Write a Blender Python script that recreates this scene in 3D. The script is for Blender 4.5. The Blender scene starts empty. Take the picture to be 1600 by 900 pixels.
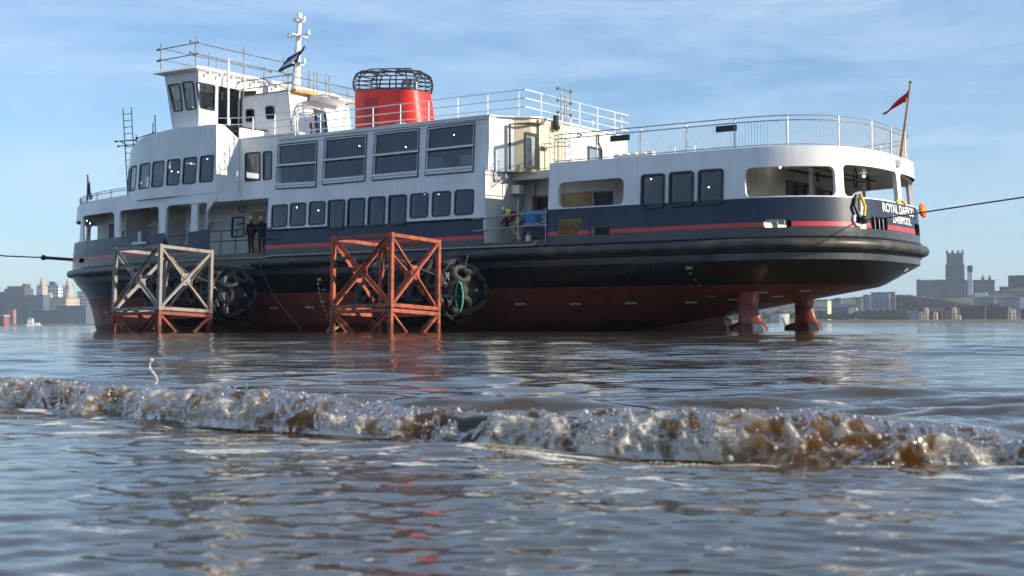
import bpy, bmesh, math, random
import numpy as np
from mathutils import Vector, Matrix
from mathutils.bvhtree import BVHTree

R = math.radians
random.seed(7)
rng = np.random.default_rng(7)
sc = bpy.context.scene
COL = sc.collection

# ------------------------------------------------------------------ camera
F = 2150.0                      # focal length in pixels of a 1600 px wide picture
CH = 0.30                       # lens height over the water
PITCH = math.atan(56.2 / F)
ROLL = 0.0035
cam = bpy.data.cameras.new('camera')
cam.sensor_width = 36.0
cam.lens = 36.0 * F / 1600.0
cam.clip_start = 0.05
cam.clip_end = 20000
cam_ob = bpy.data.objects.new('camera', cam)
COL.objects.link(cam_ob)
_fw = Vector((0, math.cos(PITCH), math.sin(PITCH)))
_up0 = Vector((0, -math.sin(PITCH), math.cos(PITCH)))
_r0 = Vector((1, 0, 0))
_rt = _r0 * math.cos(ROLL) - _up0 * math.sin(ROLL)
_up = _r0 * math.sin(ROLL) + _up0 * math.cos(ROLL)
M4 = Matrix((( _rt.x, _up.x, -_fw.x, 0), (_rt.y, _up.y, -_fw.y, 0), (_rt.z, _up.z, -_fw.z, CH), (0, 0, 0, 1)))
cam_ob.matrix_world = M4
cam.dof.use_dof = True
cam.dof.focus_distance = 13.0
cam.dof.aperture_fstop = 8.0
sc.camera = cam_ob
CP = Vector((0, 0, CH))

# ------------------------------------------------------------------ light
SUN_AZ = math.atan2(0.93, -0.37)        # clockwise from +Y
SUN_EL = R(21)
world = bpy.data.worlds.new('World')
sc.world = world
world.use_nodes = True
wn = world.node_tree
wn.nodes.clear()
w_out = wn.nodes.new('ShaderNodeOutputWorld')
w_bg = wn.nodes.new('ShaderNodeBackground')
w_bg.inputs['Strength'].default_value = 0.10
sky = wn.nodes.new('ShaderNodeTexSky')
sky.sky_type = 'NISHITA'
sky.sun_disc = False
sky.sun_elevation = SUN_EL
sky.sun_rotation = SUN_AZ
sky.air_density = 1.0
sky.dust_density = 0.3
sky.ozone_density = 3.5
# thin streaked cirrus
tc = wn.nodes.new('ShaderNodeTexCoord')
mp = wn.nodes.new('ShaderNodeMapping')
mp.inputs['Scale'].default_value = (1.6, 1.6, 9.0)
mp.inputs['Rotation'].default_value = (0.0, R(8), R(10))
nz = wn.nodes.new('ShaderNodeTexNoise')
nz.inputs['Scale'].default_value = 2.3
nz.inputs['Detail'].default_value = 12
nz.inputs['Roughness'].default_value = 0.68
nz.inputs['Distortion'].default_value = 0.35
cr = wn.nodes.new('ShaderNodeValToRGB')
cr.color_ramp.elements[0].position = 0.36
cr.color_ramp.elements[1].position = 0.78
cr.color_ramp.elements[1].color = (0.8, 0.8, 0.8, 1)
cr.color_ramp.elements[0].color = (0.10, 0.10, 0.10, 1)
mx = wn.nodes.new('ShaderNodeMixRGB')
mx.inputs['Color2'].default_value = (5.6, 6.1, 6.9, 1)
wn.links.new(tc.outputs['Generated'], mp.inputs['Vector'])
wn.links.new(mp.outputs['Vector'], nz.inputs['Vector'])
wn.links.new(nz.outputs['Fac'], cr.inputs['Fac'])
wn.links.new(cr.outputs['Color'], mx.inputs['Fac'])
wn.links.new(sky.outputs['Color'], mx.inputs['Color1'])
wb = wn.nodes.new('ShaderNodeMixRGB')          # camera white balance, slightly cool
wb.blend_type = 'MULTIPLY'
wb.inputs['Fac'].default_value = 1.0
wb.inputs['Color2'].default_value = (0.87, 1.01, 1.12, 1)
wn.links.new(mx.outputs['Color'], wb.inputs['Color1'])
wn.links.new(wb.outputs['Color'], w_bg.inputs['Color'])
wn.links.new(w_bg.outputs['Background'], w_out.inputs['Surface'])

sun = bpy.data.lights.new('sun', 'SUN')
sun.energy = 5.0
sun.angle = R(0.5)
sun.color = (1.0, 0.86, 0.68)
sun_ob = bpy.data.objects.new('sun', sun)
COL.objects.link(sun_ob)
_sd = Vector((math.sin(SUN_AZ) * math.cos(SUN_EL), math.cos(SUN_AZ) * math.cos(SUN_EL), math.sin(SUN_EL)))
sun_ob.rotation_euler = _sd.to_track_quat('Z', 'Y').to_euler()

sc.view_settings.view_transform = 'Standard'
sc.view_settings.look = 'None'
sc.view_settings.gamma = 1.0
sc.view_settings.exposure = 0.55
sc.view_settings.use_curve_mapping = False
sc.render.engine = 'CYCLES'
sc.cycles.use_denoising = True
sc.cycles.use_adaptive_sampling = True
sc.cycles.adaptive_threshold = 0.015
sc.cycles.max_bounces = 8
sc.cycles.transparent_max_bounces = 12
sc.cycles.volume_bounces = 0
sc.cycles.sample_clamp_indirect = 6.0
sc.cycles.caustics_reflective = False
sc.cycles.caustics_refractive = False

# ------------------------------------------------------------------ materials
def mat(name, col, rough=0.5, metal=0.0, var=0.0, vscale=1.0, bump=0.0, bscale=20.0, spec=0.5, coat=0.0, streak=None, col2=None, thr=(0.45, 0.6), detail=5, sss=0.0):
    """Procedural material: base colour with a noise-driven second colour, optional vertical streaks of dirt, and bump."""
    m = bpy.data.materials.new(name)
    m.use_nodes = True
    nt = m.node_tree
    b = nt.nodes['Principled BSDF']
    b.inputs['Roughness'].default_value = rough
    b.inputs['Metallic'].default_value = metal
    b.inputs['Specular IOR Level'].default_value = spec
    b.inputs['Coat Weight'].default_value = coat
    t = nt.nodes.new('ShaderNodeTexCoord')
    n = nt.nodes.new('ShaderNodeTexNoise')
    n.inputs['Scale'].default_value = vscale
    n.inputs['Detail'].default_value = detail
    nt.links.new(t.outputs['Object'], n.inputs['Vector'])
    r = nt.nodes.new('ShaderNodeValToRGB')
    c = tuple(col)
    c2 = tuple(col2) if col2 else tuple(max(0, x * (1 - var)) for x in c)
    r.color_ramp.elements[0].position = thr[0]
    r.color_ramp.elements[1].position = thr[1]
    r.color_ramp.elements[0].color = (*c, 1)
    r.color_ramp.elements[1].color = (*c2, 1)
    nt.links.new(n.outputs['Fac'], r.inputs['Fac'])
    out = r.outputs['Color']
    if streak:
        mpn = nt.nodes.new('ShaderNodeMapping')
        mpn.inputs['Scale'].default_value = (3.0, 3.0, 0.22)
        n2 = nt.nodes.new('ShaderNodeTexNoise')
        n2.inputs['Scale'].default_value = 1.6
        n2.inputs['Detail'].default_value = 6
        nt.links.new(t.outputs['Object'], mpn.inputs['Vector'])
        nt.links.new(mpn.outputs['Vector'], n2.inputs['Vector'])
        r2 = nt.nodes.new('ShaderNodeValToRGB')
        r2.color_ramp.elements[0].position = 0.5
        r2.color_ramp.elements[1].position = 0.78
        r2.color_ramp.elements[0].color = (0, 0, 0, 1)
        r2.color_ramp.elements[1].color = (streak[3],) * 3 + (1,)
        nt.links.new(n2.outputs['Fac'], r2.inputs['Fac'])
        mm = nt.nodes.new('ShaderNodeMixRGB')
        mm.inputs['Color2'].default_value = (*streak[:3], 1)
        nt.links.new(r2.outputs['Color'], mm.inputs['Fac'])
        nt.links.new(out, mm.inputs['Color1'])
        out = mm.outputs['Color']
    nt.links.new(out, b.inputs['Base Color'])
    # roughness breakup
    rr = nt.nodes.new('ShaderNodeMapRange')
    rr.inputs['To Min'].default_value = max(0.02, rough - 0.08)
    rr.inputs['To Max'].default_value = min(1, rough + 0.1)
    nt.links.new(n.outputs['Fac'], rr.inputs['Value'])
    nt.links.new(rr.outputs['Result'], b.inputs['Roughness'])
    if bump:
        bn = nt.nodes.new('ShaderNodeBump')
        bn.inputs['Strength'].default_value = 1.0
        bn.inputs['Distance'].default_value = bump
        n3 = nt.nodes.new('ShaderNodeTexNoise')
        n3.inputs['Scale'].default_value = bscale
        n3.inputs['Detail'].default_value = 4
        nt.links.new(t.outputs['Object'], n3.inputs['Vector'])
        nt.links.new(n3.outputs['Fac'], bn.inputs['Height'])
        nt.links.new(bn.outputs['Normal'], b.inputs['Normal'])
    return m

def emis(name, col, s):
    m = bpy.data.materials.new(name)
    m.use_nodes = True
    b = m.node_tree.nodes['Principled BSDF']
    b.inputs['Base Color'].default_value = (0.8, 0.8, 0.8, 1)
    b.inputs['Emission Color'].default_value = (*col, 1)
    b.inputs['Emission Strength'].default_value = s
    return m

WHITE = mat('white_paint', (0.78, 0.79, 0.80), 0.38, var=0.09, vscale=0.7, bump=0.009, bscale=1.2, streak=(0.52, 0.49, 0.43, 0.38))
WHITE2 = mat('white_primer', (0.74, 0.73, 0.69), 0.5, var=0.12, vscale=1.3, streak=(0.5, 0.44, 0.33, 0.3))
CREAM = mat('cream_primer', (0.70, 0.60, 0.42), 0.6, var=0.1, vscale=1.2)
NAVY = mat('navy_paint', (0.020, 0.036, 0.066), 0.36, var=0.25, vscale=1.1, bump=0.006, bscale=0.9, spec=0.35, streak=(0.06, 0.07, 0.08, 0.3))
REDSTRIPE = mat('red_stripe_paint', (0.62, 0.045, 0.06), 0.4, var=0.12, vscale=1.5, bump=0.003, bscale=1.0)
BLACKH = mat('black_hull_paint', (0.012, 0.013, 0.016), 0.24, var=0.3, vscale=0.8, bump=0.012, bscale=0.8, streak=(0.05, 0.043, 0.035, 0.5))
BOOT = mat('antifouling_red', (0.31, 0.075, 0.05), 0.42, var=0.25, vscale=1.4, bump=0.008, bscale=1.2, streak=(0.11, 0.05, 0.035, 0.4))
RUBBER = mat('black_rubber', (0.022, 0.022, 0.023), 0.55, var=0.3, vscale=3, bump=0.006, bscale=9, col2=(0.06, 0.057, 0.05), thr=(0.5, 0.75))
TYRE = mat('tyre_rubber', (0.02, 0.02, 0.02), 0.62, vscale=5, bump=0.02, bscale=12, col2=(0.065, 0.06, 0.05), thr=(0.5, 0.8))
FUNNEL = mat('funnel_red', (0.70, 0.025, 0.015), 0.45, var=0.18, vscale=1, bump=0.008, bscale=1.3, streak=(0.30, 0.02, 0.015, 0.45))
DARKM = mat('dark_metal', (0.03, 0.033, 0.038), 0.45, metal=0.3, var=0.2, vscale=4)
GASKET = mat('window_gasket', (0.018, 0.026, 0.038), 0.5)
GREYM = mat('grey_deck_paint', (0.20, 0.20, 0.19), 0.7, var=0.2, vscale=2)
RAILW = mat('white_rail_paint', (0.72, 0.74, 0.75), 0.4)
GALV = mat('galvanised_steel', (0.42, 0.43, 0.44), 0.45, metal=0.6, var=0.25, vscale=6)
SCAF = mat('scaffold_tube', (0.16, 0.155, 0.14), 0.5, metal=0.5, var=0.4, vscale=5, col2=(0.35, 0.31, 0.24), thr=(0.5, 0.65))
CRATER = mat('rusty_red_oxide', (0.37, 0.082, 0.04), 0.62, vscale=3.4, col2=(0.17, 0.05, 0.03), thr=(0.46, 0.62), bump=0.004, bscale=14, streak=(0.16, 0.06, 0.035, 0.5))
CRATEG = mat('weathered_grey_paint', (0.24, 0.245, 0.235), 0.65, vscale=2.4, col2=(0.24, 0.12, 0.06), thr=(0.52, 0.66), bump=0.004, bscale=14, streak=(0.3, 0.14, 0.07, 0.6))
CRATED = mat('dark_red_oxide', (0.24, 0.05, 0.03), 0.65, vscale=2.4, col2=(0.10, 0.05, 0.035), thr=(0.5, 0.68), bump=0.004, bscale=14)
def wet_foot(m, z0=0.30):
    """dark, slick tide band that the water has left on what stands in it"""
    nt = m.node_tree; b = nt.nodes['Principled BSDF']; g = nt.nodes.new('ShaderNodeNewGeometry'); sp = nt.nodes.new('ShaderNodeSeparateXYZ'); nt.links.new(g.outputs['Position'], sp.inputs[0])
    n = nt.nodes.new('ShaderNodeTexNoise'); n.inputs['Scale'].default_value = 1.7; n.inputs['Detail'].default_value = 6; nt.links.new(g.outputs['Position'], n.inputs['Vector'])
    a = nt.nodes.new('ShaderNodeMath'); a.operation = 'MULTIPLY_ADD'; a.inputs[1].default_value = -0.5; nt.links.new(n.outputs['Fac'], a.inputs[0]); nt.links.new(sp.outputs['Z'], a.inputs[2])
    r = nt.nodes.new('ShaderNodeMapRange'); r.inputs['From Min'].default_value = z0 - 0.25; r.inputs['From Max'].default_value = z0 - 0.18; r.inputs['To Min'].default_value = 1; r.inputs['To Max'].default_value = 0; nt.links.new(a.outputs[0], r.inputs['Value'])
    src = b.inputs['Base Color'].links[0].from_socket; mx_ = nt.nodes.new('ShaderNodeMixRGB'); mx_.blend_type = 'MULTIPLY'; mx_.inputs['Color2'].default_value = (.42, .45, .40, 1)
    nt.links.new(r.outputs[0], mx_.inputs['Fac']); nt.links.new(src, mx_.inputs['Color1']); nt.links.new(mx_.outputs[0], b.inputs['Base Color'])
for m_ in (BOOT, CRATER, CRATED): wet_foot(m_)
PLY = mat('plywood_sheet', (0.55, 0.36, 0.18), 0.7, vscale=2.2, var=0.3, streak=(0.35, 0.2, 0.1, 0.5))
TIMBER = mat('timber_board', (0.60, 0.32, 0.10), 0.7, vscale=5, var=0.35)
BRASS = mat('propeller_bronze', (0.75, 0.50, 0.16), 0.28, metal=0.85, var=0.2, vscale=4)
ZINC = mat('zinc_anode', (0.62, 0.63, 0.64), 0.4, var=0.2, vscale=9)
BLUEP = mat('blue_machine_paint', (0.015, 0.20, 0.48), 0.4, var=0.15, vscale=3)
BLACKC = mat('black_cloth', (0.016, 0.018, 0.024), 0.85, var=0.3, vscale=9)
NAVYC = mat('navy_cloth', (0.012, 0.02, 0.05), 0.85, var=0.3, vscale=9)
MAROON = mat('maroon_cloth', (0.16, 0.02, 0.025), 0.85, var=0.3, vscale=9)
HIVIS = mat('hivis_yellow_cloth', (0.55, 0.72, 0.06), 0.7, var=0.15, vscale=9)
KHAKI = mat('khaki_cloth', (0.38, 0.30, 0.12), 0.85, var=0.3, vscale=9)
SKIN = mat('skin_tone', (0.55, 0.30, 0.21), 0.55)
HATW = mat('white_helmet_plastic', (0.80, 0.80, 0.78), 0.3)
YELR = mat('yellow_hose', (0.75, 0.50, 0.03), 0.5, var=0.3, vscale=6)
ORANGE = mat('orange_buoy', (0.85, 0.20, 0.02), 0.5, var=0.2, vscale=6)
ROPEG = mat('green_rope', (0.05, 0.50, 0.36), 0.8, var=0.3, vscale=20)
ROPEW = mat('pale_rope', (0.55, 0.53, 0.47), 0.85, var=0.3, vscale=20)
ROPEB = mat('blue_rope', (0.05, 0.09, 0.14), 0.85, var=0.3, vscale=20)
CABLE = mat('dark_tow_cable', (0.02, 0.025, 0.03), 0.6)
TEXTW = mat('white_lettering', (0.80, 0.80, 0.78), 0.5)
FLAGR = mat('red_flag_cloth', (0.55, 0.02, 0.03), 0.8, var=0.2, vscale=6)
FLAGN = mat('navy_flag_cloth', (0.02, 0.04, 0.14), 0.8, var=0.2, vscale=6)
FLAGW = mat('white_flag_cloth', (0.6, 0.6, 0.65), 0.8, var=0.2, vscale=6)
WOODV = mat('varnished_wood', (0.36, 0.16, 0.06), 0.4, var=0.2, vscale=6)
LAMP = emis('lit_lamp', (1.0, 0.96, 0.85), 9)
DOORR = mat('dark_red_door', (0.16, 0.03, 0.03), 0.5)

def glass_mat(name, tint=(0.55, 0.64, 0.72), base=0.03):
    m = bpy.data.materials.new(name)
    m.use_nodes = True
    nt = m.node_tree
    nt.nodes.clear()
    o = nt.nodes.new('ShaderNodeOutputMaterial')
    g = nt.nodes.new('ShaderNodeBsdfGlossy')
    g.inputs['Roughness'].default_value = 0.015
    g.inputs['Color'].default_value = (0.9, 0.95, 1, 1)
    t = nt.nodes.new('ShaderNodeBsdfTransparent')
    t.inputs['Color'].default_value = (*tint, 1)
    fr = nt.nodes.new('ShaderNodeFresnel')
    fr.inputs['IOR'].default_value = 1.5
    ad = nt.nodes.new('ShaderNodeMath')
    ad.operation = 'ADD'
    ad.inputs[1].default_value = base
    nn = nt.nodes.new('ShaderNodeTexNoise')
    nn.inputs['Scale'].default_value = 0.9
    tc_ = nt.nodes.new('ShaderNodeTexCoord')
    bp = nt.nodes.new('ShaderNodeBump')
    bp.inputs['Distance'].default_value = 0.006
    nt.links.new(tc_.outputs['Object'], nn.inputs['Vector'])
    nt.links.new(nn.outputs['Fac'], bp.inputs['Height'])
    nt.links.new(bp.outputs['Normal'], g.inputs['Normal'])
    mxs = nt.nodes.new('ShaderNodeMixShader')
    nt.links.new(fr.outputs['Fac'], ad.inputs[0])
    nt.links.new(ad.outputs[0], mxs.inputs['Fac'])
    nt.links.new(t.outputs[0], mxs.inputs[1])
    nt.links.new(g.outputs[0], mxs.inputs[2])
    nt.links.new(mxs.outputs[0], o.inputs['Surface'])
    return m
GLASS = glass_mat('window_glass')
GLASSC = glass_mat('clear_glass', (0.75, 0.8, 0.84), 0.04)

# ------------------------------------------------------------------ mesh helpers
class MB:
    def __init__(s):
        s.v = []; s.f = []; s.m = []
    def add(s, vs, fs, mi=0):
        o = len(s.v)
        s.v += [tuple(p) for p in vs]
        s.f += [tuple(i + o for i in f) for f in fs]
        s.m += [mi] * len(fs)
    def bx(s, x0, x1, y0, y1, z0, z1, mi=0):
        s.add([(x0, y0, z0), (x1, y0, z0), (x1, y1, z0), (x0, y1, z0), (x0, y0, z1), (x1, y0, z1), (x1, y1, z1), (x0, y1, z1)],
              [(0, 3, 2, 1), (4, 5, 6, 7), (0, 1, 5, 4), (1, 2, 6, 5), (2, 3, 7, 6), (3, 0, 4, 7)], mi)
    def hexa(s, p, mi=0):
        s.add(p, [(0, 3, 2, 1), (4, 5, 6, 7), (0, 1, 5, 4), (1, 2, 6, 5), (2, 3, 7, 6), (3, 0, 4, 7)], mi)
    def beam(s, a, b, w=0.1, h=0.1, mi=0):
        a = Vector(a); b = Vector(b); d = (b - a).normalized()
        up = Vector((0, 0, 1)) if abs(d.z) < 0.95 else Vector((0, 1, 0))
        x = d.cross(up).normalized() * w / 2; y = x.cross(d).normalized() * h / 2
        s.hexa([a - x - y, a + x - y, a + x + y, a - x + y, b - x - y, b + x - y, b + x + y, b - x + y], mi)
    def tube(s, pts, r, n=8, mi=0, closed=False, cap=True):
        pts = [Vector(p) for p in pts]
        N = len(pts)
        rs = r if isinstance(r, (list, tuple)) else [r] * N
        rings = []
        px = None
        for i, p in enumerate(pts):
            if closed: d = pts[(i + 1) % N] - pts[i - 1]
            elif i == 0: d = pts[1] - p
            elif i == N - 1: d = p - pts[-2]
            else: d = (pts[i + 1] - pts[i - 1])
            if d.length < 1e-9: d = Vector((0, 0, 1))
            d.normalize()
            if px is None:
                up = Vector((0, 0, 1)) if abs(d.z) < 0.9 else Vector((0, 1, 0))
                px = d.cross(up).normalized()
            else:
                px = (px - d * px.dot(d))
                px = px.normalized() if px.length > 1e-6 else d.orthogonal().normalized()
            py = d.cross(px)
            rings.append([p + (px * math.cos(2 * math.pi * k / n) + py * math.sin(2 * math.pi * k / n)) * rs[i] for k in range(n)])
        vs = [q for rg in rings for q in rg]
        fs = []
        M = N if closed else N - 1
        for i in range(M):
            j = (i + 1) % N
            for k in range(n):
                l = (k + 1) % n
                fs.append((i * n + k, i * n + l, j * n + l, j * n + k))
        if not closed and cap:
            fs.append(tuple(range(n - 1, -1, -1)))
            fs.append(tuple((N - 1) * n + k for k in range(n)))
        s.add(vs, fs, mi)
    def torus(s, c, ax, R_, r, n=20, k=8, mi=0):
        ax = Vector(ax).normalized(); x = ax.orthogonal().normalized(); y = ax.cross(x); c = Vector(c)
        s.tube([c + (x * math.cos(2 * math.pi * i / n) + y * math.sin(2 * math.pi * i / n)) * R_ for i in range(n)], r, k, mi, closed=True)
    def sph(s, c, r, nu=12, nv=8, mi=0, sc_=(1, 1, 1)):
        vs = []; fs = []
        for i in range(nv + 1):
            th = math.pi * i / nv
            for j in range(nu):
                ph = 2 * math.pi * j / nu
                vs.append((c[0] + r * sc_[0] * math.sin(th) * math.cos(ph), c[1] + r * sc_[1] * math.sin(th) * math.sin(ph), c[2] + r * sc_[2] * math.cos(th)))
        for i in range(nv):
            for j in range(nu):
                l = (j + 1) % nu
                fs.append((i * nu + j, (i + 1) * nu + j, (i + 1) * nu + l, i * nu + l))
        s.add(vs, fs, mi)
    def prism(s, poly, fn, mi=0):
        """poly: 2D outline; fn(a, b, k) -> 3D point for k = 0, 1 (the two ends)."""
        n = len(poly)
        vs = [fn(a, b, 0) for a, b in poly] + [fn(a, b, 1) for a, b in poly]
        fs = [tuple(range(n)), tuple(range(2 * n - 1, n - 1, -1))]
        for i in range(n):
            j = (i + 1) % n
            fs.append((i, n + i, n + j, j))
        s.add(vs, fs, mi)
    def build(s, name, mats, parent=None, smooth=False, weld=False, fixn=True):
        me = bpy.data.meshes.new(name)
        me.from_pydata([tuple(p) for p in s.v], [], s.f)
        if not isinstance(mats, (list, tuple)): mats = [mats]
        for m in mats: me.materials.append(m)
        if len(mats) > 1: me.polygons.foreach_set('material_index', s.m)
        if fixn or weld:
            bm = bmesh.new(); bm.from_mesh(me)
            if weld: bmesh.ops.remove_doubles(bm, verts=bm.verts, dist=0.0008)
            if fixn: bmesh.ops.recalc_face_normals(bm, faces=bm.faces)
            bm.to_mesh(me); bm.free()
        if smooth:
            me.polygons.foreach_set('use_smooth', [True] * len(me.polygons))
            try: me.set_sharp_from_angle(angle=R(35))
            except Exception: pass
        me.update()
        o = bpy.data.objects.new(name, me)
        COL.objects.link(o)
        if parent: o.parent = parent
        return o

def tag(o, label=None, cat=None, group=None, kind=None):
    if label: o['label'] = label
    if cat: o['category'] = cat
    if group: o['group'] = group
    if kind: o['kind'] = kind
    return o
def empty(name, loc=(0, 0, 0), rz=0.0, parent=None):
    o = bpy.data.objects.new(name, None)
    COL.objects.link(o)
    o.location = loc; o.rotation_euler = (0, 0, rz)
    o.empty_display_size = 0.5
    if parent: o.parent = parent
    return o
def copy_tree(o, parent=None):
    c = o.copy(); COL.objects.link(c); c.parent = parent
    for ch in list(o.children): copy_tree(ch, c)
    return c

# ------------------------------------------------------------------ ship frame
ANG = R(-33.9)
P0 = Vector((-1.094, 56.0, 0.0))
UX = Vector((math.cos(ANG), math.sin(ANG), 0)); UY = Vector((-math.sin(ANG), math.cos(ANG), 0))
B = 11.7
def ray(px, py):
    return _fw + _rt * ((px - 800) / F) - _up * ((py - 450) / F)
def w2s(P):
    q = P - P0
    return Vector((q.dot(UX), q.dot(UY), q.z))
def s2w(s, v, z): return P0 + UX * s + UY * v + Vector((0, 0, z))
def onv(px, py, v, tum=0.0):
    """point of the ship's fore-and-aft plane at v that is seen at this place of the photograph, ship frame"""
    d = ray(px, py); z = 5.0
    for _ in range(12):
        vv = v + tum * (z - 3.7)
        t = (vv - (CP - P0).dot(UY)) / d.dot(UY); z = (CP + d * t).z
    return w2s(CP + d * t)
def ons(px, py, s):
    d = ray(px, py); t = (s - (CP - P0).dot(UX)) / d.dot(UX)
    return w2s(CP + d * t)
def onz(px, py, z):
    d = ray(px, py); t = (z - CH) / d.z
    return w2s(CP + d * t)
def aty(px, py, D):
    d = ray(px, py); return CP + d * (D / d.y)

TUM = 0.08
def sup(c, a, b, n, k, fwd=True, vm=B / 2):
    """superellipse end from the centre-line tip to the ship's side"""
    out = []
    for i in range(k + 1):
        t = (i / k) * math.pi / 2
        ds = a * abs(math.cos(t)) ** (2 / n); dv = b * abs(math.sin(t)) ** (2 / n)
        out.append((c - ds if fwd else c + ds, vm - dv))
    return out
class Shell:
    """vertical wall that follows a plan outline, leaning in by TUM above the main deck; u runs from the bow round port to the stern and on"""
    def __init__(s, port, vm=B / 2, tum=TUM, zk=3.7):
        pts = list(port) + [(a, 2 * vm - b) for a, b in reversed(port[:-1])]
        P = np.array(pts, float)
        seg = np.hypot(*np.diff(P, axis=0).T)
        keep = np.concatenate([[True], seg > 1e-6])
        P = P[keep]
        seg = np.hypot(*np.diff(P, axis=0).T)
        U = np.concatenate([[0], np.cumsum(seg)])
        s.L2 = U[-1]
        n = int(s.L2 / 0.12)
        s.U = np.linspace(0, s.L2, n)
        s.P = np.stack([np.interp(s.U, U, P[:, 0]), np.interp(s.U, U, P[:, 1])], 1)
        T = np.gradient(s.P, axis=0)
        # smooth the tangent a little
        for _ in range(3):
            T[1:-1] = (T[:-2] + 2 * T[1:-1] + T[2:]) / 4
        T /= np.hypot(T[:, 0], T[:, 1])[:, None]
        s.T = T
        s.N = np.stack([T[:, 1], -T[:, 0]], 1)
        s.tum = tum; s.zk = zk
    def pos(s, u, z, d=0.0):
        p0 = np.interp(u, s.U, s.P[:, 0]); p1 = np.interp(u, s.U, s.P[:, 1])
        n0 = np.interp(u, s.U, s.N[:, 0]); n1 = np.interp(u, s.U, s.N[:, 1])
        k = d - s.tum * max(0.0, z - s.zk)
        return Vector((p0 + n0 * k, p1 + n1 * k, z))
    def us(s, sv):
        """u of the port side at station sv"""
        h = len(s.U) // 2
        return float(np.interp(sv, s.P[:h, 0], s.U[:h]))
    def bp(s, px, py, umax=None):
        """(u, z) of the wall point seen at this place of the photograph"""
        d = ray(px, py)
        z = 6.0
        h = len(s.U) if umax is None else int(np.searchsorted(s.U, umax))
        u = 0
        o = CP - P0
        ox, oy = o.dot(UX), o.dot(UY); dx, dy = d.dot(UX), d.dot(UY)
        for _ in range(8):
            k = -s.tum * max(0.0, z - s.zk)
            Q = s.P[:h] + s.N[:h] * k
            g = (Q[:, 0] - ox) * dy - (Q[:, 1] - oy) * dx
            face = s.N[:h, 0] * dx + s.N[:h, 1] * dy
            idx = [i for i in range(h - 1) if g[i] * g[i + 1] <= 0 and face[i] < 0]
            if not idx:
                i = int(np.argmin(np.abs(g) + (face >= 0) * 0.5)); f = 0
                i = min(i, h - 2)
            else:
                i = idx[0]; f = g[i] / (g[i] - g[i + 1] + 1e-12)
            q = Q[i] * (1 - f) + Q[i + 1] * f
            u = s.U[i] * (1 - f) + s.U[i + 1] * f
            t = (q[0] - ox) / dx
            z = CH + d.z * t
        return (u, z)
class Flat:
    """flat vertical wall from plan point a to plan point b, outward normal to the right of a->b"""
    def __init__(s, a, b):
        s.a = Vector(a); s.b = Vector(b); s.t = (s.b - s.a).normalized(); s.n = Vector((s.t.y, -s.t.x)); s.L = (s.b - s.a).length
    def pos(s, u, z, d=0.0):
        q = s.a + s.t * u + s.n * d
        return Vector((q.x, q.y, z))
    def bp(s, px, py):
        d = ray(px, py); o = CP - P0
        ox, oy = o.dot(UX), o.dot(UY); dx, dy = d.dot(UX), d.dot(UY)
        t = ((s.a.x - ox) * s.n.x + (s.a.y - oy) * s.n.y) / (dx * s.n.x + dy * s.n.y)
        P = CP + d * t; q = w2s(P)
        return ((Vector((q.x, q.y)) - s.a).dot(s.t), q.z)

def rquad(c, r, n=4):
    """rounded outline of a quad given by corners TL, TR, BR, BL in (u, z)"""
    c = [Vector(p) for p in c]
    out = []
    for i in range(4):
        p = c[i]; a = (c[i - 1] - p); b = (c[(i + 1) % 4] - p)
        rr = min(r, a.length * 0.45, b.length * 0.45)
        a = p + a.normalized() * rr; b = p + b.normalized() * rr
        if r <= 0.001: out.append(p); continue
        for k in range(n + 1):
            t = k / n
            out.append(a * (1 - t) ** 2 + p * 2 * t * (1 - t) + b * t * t)
    return out
def rangez(poly, u):
    zs = []
    n = len(poly)
    for i in range(n):
        a = poly[i]; b = poly[(i + 1) % n]
        if (a[0] - u) * (b[0] - u) <= 0:
            if abs(a[0] - b[0]) < 1e-9: zs += [a[1], b[1]]
            else: zs.append(a[1] + (b[1] - a[1]) * (u - a[0]) / (b[0] - a[0]))
    return (min(zs), max(zs)) if zs else None
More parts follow.
